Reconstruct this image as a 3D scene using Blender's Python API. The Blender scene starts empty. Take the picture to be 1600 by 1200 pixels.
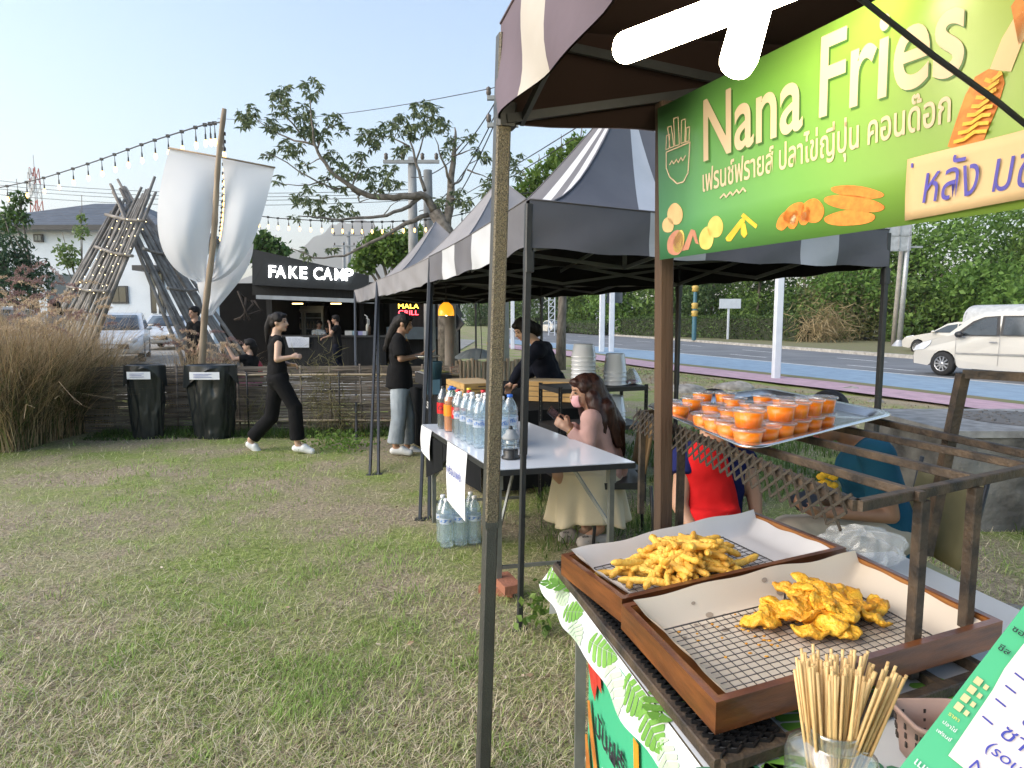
import bpy, bmesh, math, random
import numpy as np
from mathutils import Vector, Matrix, Euler, Quaternion
random.seed(7); RNG = np.random.default_rng(11)
C = bpy.context.scene.collection
SC = bpy.context.scene
R = math.radians

# ------------------------------------------------------------------ camera, sky, sun, exposure
F, HZ, EYE = 1000.0, 500.0, 1.55
PITCH = math.atan((600 - HZ) / F)
cd = bpy.data.cameras.new('camera'); cam = bpy.data.objects.new('camera', cd); C.objects.link(cam)
cam.location = (0, 0, EYE); cam.rotation_euler = (math.pi / 2 - PITCH, 0, 0)
cd.sensor_width = 36; cd.lens = 36 * F / 1600; cd.clip_start = 0.05; cd.clip_end = 9000
SC.camera = cam
wd = bpy.data.worlds.new('World'); SC.world = wd; wd.use_nodes = True
wn = wd.node_tree.nodes; wl = wd.node_tree.links
bg = wn['Background']; sky = wn.new('ShaderNodeTexSky'); sky.sky_type = 'NISHITA'; sky.sun_disc = False
SUN_EL, SUN_AZ = R(30), R(252)
sky.sun_elevation = SUN_EL; sky.sun_rotation = SUN_AZ
sky.air_density = 1.45; sky.dust_density = 1.6; sky.ozone_density = 2.0; sky.altitude = 300
wl.new(sky.outputs[0], bg.inputs[0]); bg.inputs[1].default_value = 0.15
sl = bpy.data.lights.new('sun', 'SUN'); sl.energy = 2.3; sl.angle = R(60); sl.color = (1.0, 0.90, 0.80)
so = bpy.data.objects.new('sun', sl); C.objects.link(so); so.location = (0, 0, 40)
sv = Vector((math.sin(SUN_AZ) * math.cos(SUN_EL), math.cos(SUN_AZ) * math.cos(SUN_EL), math.sin(SUN_EL)))
so.rotation_euler = sv.to_track_quat('Z', 'Y').to_euler()
SC.view_settings.view_transform = 'Standard'; SC.view_settings.look = 'None'
SC.view_settings.exposure = 1.10; SC.view_settings.gamma = 1
SC.cycles.use_denoising = True
SC.cycles.max_bounces = 7; SC.cycles.transparent_max_bounces = 24
SC.cycles.caustics_reflective = False; SC.cycles.caustics_refractive = False
SC.cycles.sample_clamp_indirect = 4

# ------------------------------------------------------------------ pixel -> world
_cp, _sp = math.cos(PITCH), math.sin(PITCH)
def ray(u, v):
    x = (u - 800) / F; y = (600 - v) / F
    return Vector((x, _cp + y * _sp, -_sp + y * _cp))
def at(u, v, Y):
    r = ray(u, v); return Vector((0, 0, EYE)) + r * (Y / r.y)
def on(u, v, z=0.0):
    r = ray(u, v); return Vector((0, 0, EYE)) + r * ((z - EYE) / r.z)
def V(*a): return Vector(a)

# ------------------------------------------------------------------ objects
OFF = {}
def off(o): return OFF.get(o.name, Vector((0, 0, 0)))
def tag(o, label=None, cat=None, group=None, kind=None):
    if label: o['label'] = label
    if cat: o['category'] = cat
    if group: o['group'] = group
    if kind: o['kind'] = kind
    return o
def thing(name, label, cat, loc=(0, 0, 0), group=None):
    o = bpy.data.objects.new(name, None); C.objects.link(o); o.location = loc
    o.empty_display_size = 0.1
    OFF[o.name] = Vector(loc)
    return tag(o, label, cat, group)
def link(name, me, parent=None, mats=()):
    o = bpy.data.objects.new(name, me); C.objects.link(o)
    for m in mats: me.materials.append(m)
    if parent is not None: o.parent = parent; OFF[o.name] = off(parent)
    return o
def copy_tree(o, parent=None):
    c = o.copy(); C.objects.link(c); c.parent = parent
    for ch in list(o.children): copy_tree(ch, c)
    return c

class MB:
    """collects shapes in world coordinates, links them as one mesh object"""
    def __init__(s): s.v = []; s.f = []; s.m = []; s.sm = []; s.mi = 0; s.smooth = False
    def add(s, vs, fs, sm=None):
        b = len(s.v); s.v += [tuple(p) for p in vs]
        for f in fs: s.f.append([i + b for i in f]); s.m.append(s.mi); s.sm.append(s.smooth if sm is None else sm)
        return s
    def box(s, c, size, rz=0, mat=None):
        hx, hy, hz = [q / 2 for q in size]
        M = mat if mat is not None else Matrix.Rotation(rz, 3, 'Z')
        c = Vector(c)
        vs = [c + M @ Vector((x, y, z)) for z in (-hz, hz) for x, y in ((-hx, -hy), (hx, -hy), (hx, hy), (-hx, hy))]
        return s.add(vs, [(3, 2, 1, 0), (4, 5, 6, 7), (0, 1, 5, 4), (1, 2, 6, 5), (2, 3, 7, 6), (3, 0, 4, 7)], False)
    def bar(s, a, b, w, h=None, up=(0, 0, 1), bev=0.0):
        a = Vector(a); b = Vector(b); h = w if h is None else h
        d = b - a
        if d.length < 1e-6: return s
        d.normalize(); up = Vector(up)
        if abs(d.dot(up)) > 0.98: up = Vector((0, 1, 0))
        x = d.cross(up).normalized(); y = x.cross(d)
        vs = []
        k = min(w, h) * bev
        prof = [(-w/2, -h/2), (w/2, -h/2), (w/2, h/2), (-w/2, h/2)] if k == 0 else \
            [(-w/2+k, -h/2), (w/2-k, -h/2), (w/2, -h/2+k), (w/2, h/2-k), (w/2-k, h/2), (-w/2+k, h/2), (-w/2, h/2-k), (-w/2, -h/2+k)]
        n = len(prof)
        for p in (a, b):
            for (i, j) in prof: vs.append(p + x * i + y * j)
        fs = [(i, (i + 1) % n, (i + 1) % n + n, i + n) for i in range(n)] + [tuple(range(n - 1, -1, -1)), tuple(range(n, 2 * n))]
        return s.add(vs, fs, False)
    def tube(s, pts, r, n=8, cap=True, sm=True):
        pts = [Vector(p) for p in pts]; rs = r if hasattr(r, '__len__') else [r] * len(pts)
        vs = []; ref = None
        for i, p in enumerate(pts):
            d = (pts[min(i + 1, len(pts) - 1)] - pts[max(i - 1, 0)])
            if d.length < 1e-9: d = Vector((0, 0, 1))
            d.normalize()
            if ref is None:
                ref = Vector((0, 0, 1)) if abs(d.z) < 0.9 else Vector((1, 0, 0))
            x = d.cross(ref).normalized(); y = d.cross(x).normalized(); ref = -y if False else ref
            for k in range(n):
                t = 2 * math.pi * k / n
                vs.append(p + (x * math.cos(t) + y * math.sin(t)) * rs[i])
        fs = []
        for i in range(len(pts) - 1):
            for k in range(n):
                a = i * n + k; b = i * n + (k + 1) % n
                fs.append((a, b, b + n, a + n))
        s.add(vs, fs, sm)
        if cap and n > 2:
            bb = len(s.v) - len(vs)
            s.f.append([bb + k for k in range(n)][::-1]); s.m.append(s.mi); s.sm.append(False)
            e = bb + (len(pts) - 1) * n
            s.f.append([e + k for k in range(n)]); s.m.append(s.mi); s.sm.append(False)
        return s
    def lathe(s, prof, c=(0, 0, 0), n=24, sm=True, mat=None, sx=1, sy=1):
        c = Vector(c); vs = []
        for (r, z) in prof:
            for k in range(n):
                t = 2 * math.pi * k / n
                q = Vector((r * math.cos(t) * sx, r * math.sin(t) * sy, z))
                vs.append(c + (mat @ q if mat is not None else q))
        fs = []
        for i in range(len(prof) - 1):
            for k in range(n):
                a = i * n + k; b = i * n + (k + 1) % n
                fs.append((a, b, b + n, a + n))
        return s.add(vs, fs, sm)
    def disc(s, c, r, n=20, nrm=(0, 0, 1), sx=1, sy=1):
        q = Vector((0, 0, 1)).rotation_difference(Vector(nrm))
        vs = [Vector(c) + q @ Vector((r * sx * math.cos(2 * math.pi * k / n), r * sy * math.sin(2 * math.pi * k / n), 0)) for k in range(n)]
        return s.add(vs, [tuple(range(n))], False)
    def ell(s, c, rad, n=14, mat=None):
        rx, ry, rz = rad if hasattr(rad, '__len__') else (rad,) * 3
        m = n // 2 + 1
        prof = [(max(1e-4, math.sin(math.pi * i / m)), -math.cos(math.pi * i / m)) for i in range(m + 1)]
        vs = []
        for (r, z) in prof:
            for k in range(n):
                t = 2 * math.pi * k / n
                q = Vector((r * math.cos(t) * rx, r * math.sin(t) * ry, z * rz))
                vs.append(Vector(c) + (mat @ q if mat is not None else q))
        fs = [(i * n + k, i * n + (k + 1) % n, (i + 1) * n + (k + 1) % n, (i + 1) * n + k) for i in range(m) for k in range(n)]
        return s.add(vs, fs, True)
    def quad(s, *p): return s.add(p, [tuple(range(len(p)))], False)
    def slab(s, pts, vec):
        """polygon pts extruded by vec"""
        pts = [Vector(p) for p in pts]; n = len(pts); vec = Vector(vec)
        vs = pts + [p + vec for p in pts]
        fs = [tuple(range(n - 1, -1, -1)), tuple(range(n, 2 * n))] + [(i, (i + 1) % n, (i + 1) % n + n, i + n) for i in range(n)]
        return s.add(vs, fs, False)
    def grid(s, fn, nu, nv, sm=True):
        vs = [fn(i / nu, j / nv) for j in range(nv + 1) for i in range(nu + 1)]
        fs = [(j * (nu + 1) + i, j * (nu + 1) + i + 1, (j + 1) * (nu + 1) + i + 1, (j + 1) * (nu + 1) + i) for j in range(nv) for i in range(nu)]
        return s.add(vs, fs, sm)
    def build(s, name, mats, parent=None, solid=0.0, **tg):
        mats = mats if isinstance(mats, (list, tuple)) else [mats]
        o_ = off(parent) if parent is not None else Vector((0, 0, 0))
        me = bpy.data.meshes.new(name)
        me.from_pydata([(p[0] - o_.x, p[1] - o_.y, p[2] - o_.z) for p in s.v], [], s.f)
        me.polygons.foreach_set('material_index', s.m); me.polygons.foreach_set('use_smooth', s.sm)
        me.validate(); me.update()
        bm = bmesh.new(); bm.from_mesh(me); bmesh.ops.recalc_face_normals(bm, faces=bm.faces); bm.to_mesh(me); bm.free()
        o = link(name, me, parent, mats)
        if solid:
            md = o.modifiers.new('solid', 'SOLIDIFY'); md.thickness = solid; md.offset = 0
        return tag(o, **tg) if tg else o

def np_mesh(name, verts, quads, mats, parent=None, tris=None, mi=None, smooth=False):
    me = bpy.data.meshes.new(name)
    verts = np.asarray(verts, np.float32).reshape(-1, 3)
    if parent is not None: verts = verts - np.array(off(parent), np.float32)
    loops = []; tot = []
    if quads is not None and len(quads): loops.append(np.asarray(quads, np.int32).ravel()); tot.append(np.full(len(quads), 4, np.int32))
    if tris is not None and len(tris): loops.append(np.asarray(tris, np.int32).ravel()); tot.append(np.full(len(tris), 3, np.int32))
    loops = np.concatenate(loops); tot = np.concatenate(tot)
    me.vertices.add(len(verts)); me.vertices.foreach_set('co', verts.ravel())
    me.loops.add(len(loops)); me.loops.foreach_set('vertex_index', loops)
    me.polygons.add(len(tot)); st = np.concatenate([[0], np.cumsum(tot)[:-1]]).astype(np.int32)
    me.polygons.foreach_set('loop_start', st)
    if mi is not None: me.polygons.foreach_set('material_index', np.asarray(mi, np.int32))
    me.polygons.foreach_set('use_smooth', np.full(len(tot), smooth))
    me.update(calc_edges=True); me.validate()
    return link(name, me, parent, mats if isinstance(mats, (list, tuple)) else [mats])

# ------------------------------------------------------------------ materials
MT = {}
def M(name, col, rough=0.6, metal=0.0, col2=None, scale=6.0, detail=4, bump=0.0, bscale=60.0, coat=0.0, emit=None, estr=0.0,
      stretch=(1, 1, 1), lo=0.35, hi=0.65, spec=0.5, alpha=1.0, trans=0.0, sheen=0.0, sss=0.0, objvar=None):
    if name in MT: return MT[name]
    m = bpy.data.materials.new(name); m.use_nodes = True; MT[name] = m
    n = m.node_tree.nodes; l = m.node_tree.links; b = n['Principled BSDF']
    b.inputs['Roughness'].default_value = rough; b.inputs['Metallic'].default_value = metal
    b.inputs['Specular IOR Level'].default_value = spec; b.inputs['Coat Weight'].default_value = coat
    b.inputs['Coat Roughness'].default_value = 0.15
    b.inputs['Alpha'].default_value = alpha; b.inputs['Transmission Weight'].default_value = trans
    if sheen: b.inputs['Sheen Weight'].default_value = sheen
    if sss:
        b.inputs['Subsurface Weight'].default_value = sss; b.inputs['Subsurface Scale'].default_value = 0.01
        b.inputs['Subsurface Radius'].default_value = (1.0, 0.4, 0.2)
    if col2 is None: col2 = tuple(c * 0.78 for c in col)
    tc = n.new('ShaderNodeTexCoord'); mp = n.new('ShaderNodeMapping'); mp.inputs['Scale'].default_value = stretch
    l.new(tc.outputs['Object'], mp.inputs[0])
    nz = n.new('ShaderNodeTexNoise'); nz.inputs['Scale'].default_value = scale; nz.inputs['Detail'].default_value = detail
    l.new(mp.outputs[0], nz.inputs['Vector'])
    rp = n.new('ShaderNodeValToRGB'); rp.color_ramp.elements[0].position = lo; rp.color_ramp.elements[1].position = hi
    rp.color_ramp.elements[0].color = (*col2, 1); rp.color_ramp.elements[1].color = (*col, 1)
    l.new(nz.outputs['Fac'], rp.inputs[0]); l.new(rp.outputs[0], b.inputs['Base Color'])
    if objvar is not None:  # each piece browned differently
        oi = n.new('ShaderNodeObjectInfo'); r2 = n.new('ShaderNodeValToRGB'); r2.color_ramp.elements[0].position = .35; r2.color_ramp.elements[1].position = 1.0
        r2.color_ramp.elements[0].color = (0, 0, 0, 1); r2.color_ramp.elements[1].color = (.5, .5, .5, 1)
        mxo = n.new('ShaderNodeMixRGB'); mxo.inputs[2].default_value = (*objvar, 1); l.new(oi.outputs['Random'], r2.inputs[0]); l.new(r2.outputs[0], mxo.inputs[0]); l.new(rp.outputs[0], mxo.inputs[1]); l.new(mxo.outputs[0], b.inputs['Base Color'])
    if bump:
        n2 = n.new('ShaderNodeTexNoise'); n2.inputs['Scale'].default_value = bscale; n2.inputs['Detail'].default_value = 3
        l.new(mp.outputs[0], n2.inputs['Vector'])
        bp = n.new('ShaderNodeBump'); bp.inputs['Strength'].default_value = bump; bp.inputs['Distance'].default_value = 0.01
        l.new(n2.outputs['Fac'], bp.inputs['Height']); l.new(bp.outputs[0], b.inputs['Normal'])
    if emit is not None:
        b.inputs['Emission Color'].default_value = (*emit, 1); b.inputs['Emission Strength'].default_value = estr
    return m
def clear_plastic(name, tint=(0.95, 0.97, 1.0), dif=0.15, gloss=0.10, dcol=(0.85, 0.9, 0.95), fac=0.55):
    """thin clear plastic: mostly see-through, some milky diffuse, some gloss"""
    if name in MT: return MT[name]
    m = bpy.data.materials.new(name); m.use_nodes = True; MT[name] = m
    n = m.node_tree.nodes; l = m.node_tree.links; n.remove(n['Principled BSDF']); out = n['Material Output']
    tr = n.new('ShaderNodeBsdfTransparent'); tr.inputs[0].default_value = (*tint, 1)
    di = n.new('ShaderNodeBsdfDiffuse'); di.inputs[0].default_value = (*dcol, 1)
    gl = n.new('ShaderNodeBsdfGlossy'); gl.inputs['Roughness'].default_value = 0.12
    fr = n.new('ShaderNodeLayerWeight'); fr.inputs[0].default_value = 0.35
    m1 = n.new('ShaderNodeMixShader'); m1.inputs[0].default_value = dif
    l.new(tr.outputs[0], m1.inputs[1]); l.new(di.outputs[0], m1.inputs[2])
    mm = n.new('ShaderNodeMath'); mm.operation = 'MULTIPLY_ADD'; mm.inputs[1].default_value = fac; mm.inputs[2].default_value = gloss
    l.new(fr.outputs['Facing'], mm.inputs[0])
    m2 = n.new('ShaderNodeMixShader'); l.new(mm.outputs[0], m2.inputs[0]); l.new(m1.outputs[0], m2.inputs[1]); l.new(gl.outputs[0], m2.inputs[2])
    l.new(m2.outputs[0], out.inputs[0]); return m
def leaf_mat(name, c1, c2, trans=0.35, rough=0.5):
    """leaf: each leaf its own tone between c1 and c2, a little light through it"""
    if name in MT: return MT[name]
    m = bpy.data.materials.new(name); m.use_nodes = True; MT[name] = m
    n = m.node_tree.nodes; l = m.node_tree.links; b = n['Principled BSDF']; out = n['Material Output']
    g = n.new('ShaderNodeNewGeometry'); rp = n.new('ShaderNodeValToRGB')
    rp.color_ramp.elements[0].color = (*c1, 1); rp.color_ramp.elements[1].color = (*c2, 1)
    l.new(g.outputs['Random Per Island'], rp.inputs[0]); l.new(rp.outputs[0], b.inputs['Base Color'])
    b.inputs['Roughness'].default_value = rough; b.inputs['Specular IOR Level'].default_value = 0.3
    tl = n.new('ShaderNodeBsdfTranslucent'); l.new(rp.outputs[0], tl.inputs[0])
    mx = n.new('ShaderNodeMixShader'); mx.inputs[0].default_value = trans
    l.new(b.outputs[0], mx.inputs[1]); l.new(tl.outputs[0], mx.inputs[2]); l.new(mx.outputs[0], out.inputs[0])
    return m
def emis(name, col, s):
    if name in MT: return MT[name]
    m = bpy.data.materials.new(name); m.use_nodes = True; MT[name] = m
    n = m.node_tree.nodes; b = n['Principled BSDF']; b.inputs['Base Color'].default_value = (*col, 1)
    b.inputs['Emission Color'].default_value = (*col, 1); b.inputs['Emission Strength'].default_value = s
    return m

# ------------------------------------------------------------------ writing
def text(name, s, origin, xdir, ydir, size, mat, parent=None, depth=0.001, bold=0.0, shear=0.0, align='LEFT', width=None, spacing=1.0):
    """lettering lying in the plane of xdir, ydir, converted to a mesh; size = letter body height"""
    cu = bpy.data.curves.new(name, 'FONT'); cu.body = s; cu.size = 1; cu.extrude = 0.0; cu.offset = bold; cu.shear = shear
    cu.align_x = align; cu.space_character = spacing; cu.resolution_u = 6 if s.isascii() else 3
    t = bpy.data.objects.new(name, cu); C.objects.link(t)
    dg = bpy.context.evaluated_depsgraph_get(); dg.update()
    me = bpy.data.meshes.new_from_object(t.evaluated_get(dg))
    bpy.data.objects.remove(t); bpy.data.curves.remove(cu)
    x = Vector(xdir).normalized(); y = Vector(ydir); y = (y - x * y.dot(x)).normalized(); z = x.cross(y)
    n = len(me.vertices); co = np.empty(n * 3, np.float32); me.vertices.foreach_get('co', co); co = co.reshape(-1, 3)
    if n == 0: return None
    sx = size
    if width is not None: sx = width / max(1e-6, co[:, 0].max() - co[:, 0].min())
    o_ = Vector(origin) - (off(parent) if parent is not None else Vector((0, 0, 0)))
    A = np.array([[*x], [*y], [*z]], np.float32)
    co[:, 0] *= sx; co[:, 1] *= size; co[:, 2] = depth
    w = co @ A + np.array(o_, np.float32)
    me.vertices.foreach_set('co', w.ravel().astype(np.float32)); me.update()
    me.materials.clear()
    return link(name, me, parent, [mat])

# ------------------------------------------------------------------ noise and foliage
def vnoise(x, y, seed=0):
    x = np.asarray(x, float); y = np.asarray(y, float)
    xi = np.floor(x).astype(int); yi = np.floor(y).astype(int); fx = x - xi; fy = y - yi
    def h(a, b):
        k = (a * 374761393 + b * 668265263 + seed * 1442695) & 0x7fffffff
        k = ((k ^ (k >> 13)) * 1274126177) & 0x7fffffff
        return ((k ^ (k >> 16)) & 0xffff) / 65535.0
    fx = fx * fx * (3 - 2 * fx); fy = fy * fy * (3 - 2 * fy)
    return (h(xi, yi) * (1 - fx) + h(xi + 1, yi) * fx) * (1 - fy) + (h(xi, yi + 1) * (1 - fx) + h(xi + 1, yi + 1) * fx) * fy
def fbm(x, y, seed=0, o=4):
    t = 0; a = 0.5
    for i in range(o): t = t + a * vnoise(np.asarray(x) * 2 ** i, np.asarray(y) * 2 ** i, seed + i); a *= 0.5
    return t / (1 - 0.5 ** o)
def rnd_dirs(n):
    d = RNG.normal(size=(n, 3)); return d / np.linalg.norm(d, axis=1, keepdims=True)
def leaves_np(cen, size, aspect=0.45, droop=0.0, dirs=None):
    """one pointed folded leaf (two quads sharing a midrib would double it; here a 4-vertex diamond) per centre"""
    n = len(cen); d = rnd_dirs(n) if dirs is None else dirs
    d = d.copy(); d[:, 2] -= droop; d /= np.linalg.norm(d, axis=1, keepdims=True)
    s = np.cross(d, rnd_dirs(n)); s /= np.linalg.norm(s, axis=1, keepdims=True) + 1e-9
    L = size * RNG.uniform(0.6, 1.3, (n, 1)); W = L * aspect * 0.5
    nm = np.cross(d, s)
    v = np.stack([cen, cen + d * L * 0.45 + s * W + nm * L * 0.06, cen + d * L, cen + d * L * 0.45 - s * W + nm * L * 0.06], 1)
    q = np.arange(n * 4).reshape(n, 4)
    return v.reshape(-1, 3), q
def crown_pts(blobs, n, shell=0.55, wob=0.35):
    """points through blob volumes, denser near the outside, in clumps"""
    vol = np.array([b[3] ** 2 for b in blobs]); k = RNG.choice(len(blobs), n, p=vol / vol.sum())
    B = np.array([b[:4] for b in blobs])[k]
    fl = np.array([b[4] if len(b) > 4 else 0.8 for b in blobs])[k]
    d = rnd_dirs(n); r = RNG.uniform(shell ** 3, 1, n) ** (1 / 3)
    r = r * (1 + wob * (fbm(d[:, 0] * 2.4 + k, d[:, 1] * 2.4 + d[:, 2] * 2.1, 3) - 0.5) * 2)
    p = d * (B[:, 3:4] * r[:, None]); p[:, 2] *= fl
    p += B[:, :3]
    cl = RNG.normal(size=(max(8, n // 22), 3))
    j = RNG.integers(0, len(cl), n)
    return p + cl[j] * 0.12 * B[:, 3:4] * 0.6
# ------------------------------------------------------------------ terrain and roads (the setting)
def sstep(a, b, x):
    t = np.clip((np.asarray(x, float) - a) / (b - a), 0, 1); return t * t * (3 - 2 * t)
def gz(x, y):
    """ground height: flat field, gentle rise to the far left car park, small bumps"""
    x = np.asarray(x, float); y = np.asarray(y, float)
    h = 0.32 * sstep(10, 24, y) * sstep(1, -6, x)
    b = (fbm(x * 1.1, y * 1.1, 5) - 0.5) * 0.05 + (fbm(x * 4.5, y * 4.5, 9) - 0.5) * 0.022
    return h + b * sstep(40, 12, y)
def Gz(x, y): return float(gz(x, y))

def ground_mat():
    m = bpy.data.materials.new('ground_earth_and_thatch'); m.use_nodes = True
    n = m.node_tree.nodes; l = m.node_tree.links; b = n['Principled BSDF']; b.inputs['Roughness'].default_value = 0.95
    b.inputs['Specular IOR Level'].default_value = 0.15
    tc = n.new('ShaderNodeTexCoord')
    def noise(s, d=5, r=0.6):
        k = n.new('ShaderNodeTexNoise'); k.inputs['Scale'].default_value = s; k.inputs['Detail'].default_value = d; k.inputs['Roughness'].default_value = r
        l.new(tc.outputs['Object'], k.inputs['Vector']); return k
    def ramp(src, a, ca, bpos, cb):
        r = n.new('ShaderNodeValToRGB'); r.color_ramp.elements[0].position = a; r.color_ramp.elements[1].position = bpos
        r.color_ramp.elements[0].color = (*ca, 1); r.color_ramp.elements[1].color = (*cb, 1); l.new(src.outputs['Fac'], r.inputs[0]); return r
    fine = ramp(noise(38, 6, 0.7), 0.3, (0.10, 0.08, 0.052), 0.72, (0.50, 0.42, 0.29))
    green = ramp(noise(30, 5), 0.3, (0.10, 0.14, 0.03), 0.7, (0.30, 0.35, 0.11))
    mask = ramp(noise(0.9, 5), 0.42, (0, 0, 0), 0.6, (1, 1, 1))
    mx = n.new('ShaderNodeMixRGB'); l.new(mask.outputs[0], mx.inputs[0]); l.new(fine.outputs[0], mx.inputs[1]); l.new(green.outputs[0], mx.inputs[2])
    l.new(mx.outputs[0], b.inputs['Base Color'])
    bp = n.new('ShaderNodeBump'); bp.inputs['Strength'].default_value = 0.8; bp.inputs['Distance'].default_value = 0.02
    l.new(noise(55, 5).outputs['Fac'], bp.inputs['Height']); l.new(bp.outputs[0], b.inputs['Normal'])
    return m
xs = np.concatenate([np.linspace(-2500, -60, 12), np.linspace(-45, -12, 12), np.linspace(-10, 10, 101), np.linspace(12, 60, 22), np.linspace(90, 2500, 12)])
ys = np.concatenate([np.linspace(-60, -2, 8), np.linspace(-1, 14, 90), np.linspace(15, 45, 31), np.linspace(60, 3600, 22)])
gx, gy = np.meshgrid(xs, ys); g = np.stack([gx, gy, gz(gx, gy)], -1).reshape(-1, 3)
nx, ny = len(xs), len(ys)
ii, jj = np.meshgrid(np.arange(nx - 1), np.arange(ny - 1)); a = (jj * nx + ii).ravel()
np_mesh('ground', g, np.stack([a, a + 1, a + nx + 1, a + nx], 1), ground_mat(), smooth=True)['kind'] = 'structure'

asphalt = M('asphalt', (0.165, 0.17, 0.178), 0.85, col2=(0.115, 0.12, 0.128), scale=0.6, bump=0.3, bscale=200)
paint_white = M('road_paint_white', (0.72, 0.72, 0.70), 0.7, col2=(0.45, 0.45, 0.44), scale=9)
cycle_blue = M('cycle_lane_blue', (0.22, 0.31, 0.40), 0.8, col2=(0.175, 0.25, 0.33), scale=3, bump=0.2, bscale=150)
pave_pink = M('pavement_pink', (0.43, 0.28, 0.33), 0.85, col2=(0.33, 0.22, 0.255), scale=4, bump=0.2, bscale=90)
verge_grass = M('verge_grass', (0.13, 0.15, 0.05), 0.95, col2=(0.17, 0.13, 0.075), scale=5, bump=0.6, bscale=60)
concrete = M('kerb_concrete', (0.42, 0.40, 0.36), 0.9, col2=(0.24, 0.225, 0.20), scale=5, bump=0.4, bscale=40)
def strip(name, mat_, near, far, z, kind='structure', ext=True):
    """ground sheet between two ground lines given as lists of points (same count)"""
    mb = MB(); n = len(near)
    vs = [V(p.x, p.y, z) for p in near] + [V(p.x, p.y, z) for p in far]
    mb.add(vs, [(i, i + 1, n + i + 1, n + i) for i in range(n - 1)], False)
    return mb.build(name, mat_, kind=kind)
def gline(pts, ext=8.0, ext2=0):
    P = [on(u, v, 0.0) for u, v in pts]
    d = (P[0] - P[1]).normalized(); P = [P[0] + d * ext] + P
    return P
L_pink0 = gline([(1600, 653), (1300, 612), (1060, 583), (880, 557), (690, 531)])
L_pink1 = gline([(1600, 637), (1300, 600), (1060, 573), (880, 549), (690, 527.5)])
L_blue0 = gline([(1600, 632), (1300, 596), (1060, 570), (880, 547), (690, 527)])
L_blue1 = gline([(1600, 606), (1300, 577.5), (1060, 554), (880, 538.5), (690, 522.5)])
L_kerb = gline([(1600, 578), (1440, 564), (1060, 533.5), (880, 519.5), (690, 509.5)])
# verge between stall field and road
strip('pavement', pave_pink, L_pink0, L_pink1, 0.055)
strip('grass_strip', verge_grass, L_pink1, L_blue0, 0.057)
strip('cycle_lane', cycle_blue, L_blue0, L_blue1, 0.054)
strip('road', asphalt, L_blue1, L_kerb, 0.052)
def offset_line(L, dx): # shift perpendicular to the road, to the right/far side
    out = []
    for i, p in enumerate(L):
        d = (L[min(i + 1, len(L) - 1)] - L[max(i - 1, 0)]).normalized(); out.append(p + V(d.y, -d.x, 0) * dx)
    return out
strip('edge_line', paint_white, offset_line(L_blue1, 0.0), offset_line(L_blue1, 0.14), 0.058)
# lane dashes between the two lanes
mb = MB()
def lerp_line(A, B, t): return [a.lerp(b, t) for a, b in zip(A, B)]
def along(L, s):
    for i in range(len(L) - 1):
        d = (L[i + 1] - L[i]).length
        if s <= d: return L[i].lerp(L[i + 1], s / d), (L[i + 1] - L[i]).normalized()
        s -= d
    return L[-1], (L[-1] - L[-2]).normalized()
for tt in (0.22, 0.60):
    Lm = lerp_line(L_blue1, L_kerb, tt)
    s = 3.0 + tt * 5
    while s < 110:
        p, d = along(Lm, s); q = V(d.y, -d.x, 0) * 0.065; e = p + d * 2.6
        mb.quad(*[V(k.x, k.y, 0.058) for k in (p - q, p + q, e + q, e - q)]); s += 7.0
mb.build('lane_marking', paint_white, kind='structure')
# far kerb + verge
mb = MB(); K2 = offset_line(L_kerb, 0.28)
for A, B in ((L_kerb, K2),):
    n = len(A)
    mb.add([V(p.x, p.y, 0.0) for p in A] + [V(p.x, p.y, 0.19) for p in A] + [V(p.x, p.y, 0.19) for p in B] + [V(p.x, p.y, 0.0) for p in B],
           [(k * n + i, k * n + i + 1, (k + 1) * n + i + 1, (k + 1) * n + i) for k in range(3) for i in range(n - 1)], False)
mb.build('kerb', concrete, kind='structure')
strip('road_verge', verge_grass, K2, offset_line(L_kerb, 40.0), 0.17)
# car park beyond the fence
parking = M('gravel_paving', (0.30, 0.285, 0.26), 0.9, col2=(0.21, 0.20, 0.18), scale=2.5, bump=0.5, bscale=60)
mb = MB()
xs2 = np.linspace(-30, -2.4, 24); ys2 = np.linspace(12, 44, 24)
mb.grid(lambda a_, b_: V(-30 + a_ * 27.6, 12 + b_ * 32, Gz(-30 + a_ * 27.6, 12 + b_ * 32) + 0.03), 24, 24)
mb.build('car_park', parking, kind='structure')
# hills
hillm = M('hill_forest', (0.055, 0.085, 0.06), 0.95, col2=(0.03, 0.055, 0.04), scale=0.012)
def hill_h(x):
    return 60 + 400 * np.exp(-((x + 800) / 470) ** 2) + 75 * fbm(x * 0.006, x * 0 + 3, 4, 5) + 26 * fbm(x * 0.03, x * 0 + 1, 8, 4) + 110 * np.exp(-((x + 2200) / 800) ** 2)
hx = np.linspace(-3200, 3200, 320); P = []
for k, (yy, s_) in enumerate(((3000, 0.0), (3150, 0.55), (3300, 0.85), (3450, 1.0), (3900, 0.6), (4600, 0.0))):
    P.append(np.stack([hx, np.full_like(hx, yy), hill_h(hx) * s_ * (1 - 0.1 * (fbm(hx * 0.02, hx * 0 + k, 6) - 0.5)) - 2], -1))
P = np.array(P).reshape(-1, 3); n = len(hx)
a = (np.arange(5)[:, None] * n + np.arange(n - 1)[None]).ravel()
np_mesh('hill', P, np.stack([a, a + 1, a + n + 1, a + n], 1), hillm, smooth=True)['kind'] = 'structure'

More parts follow.
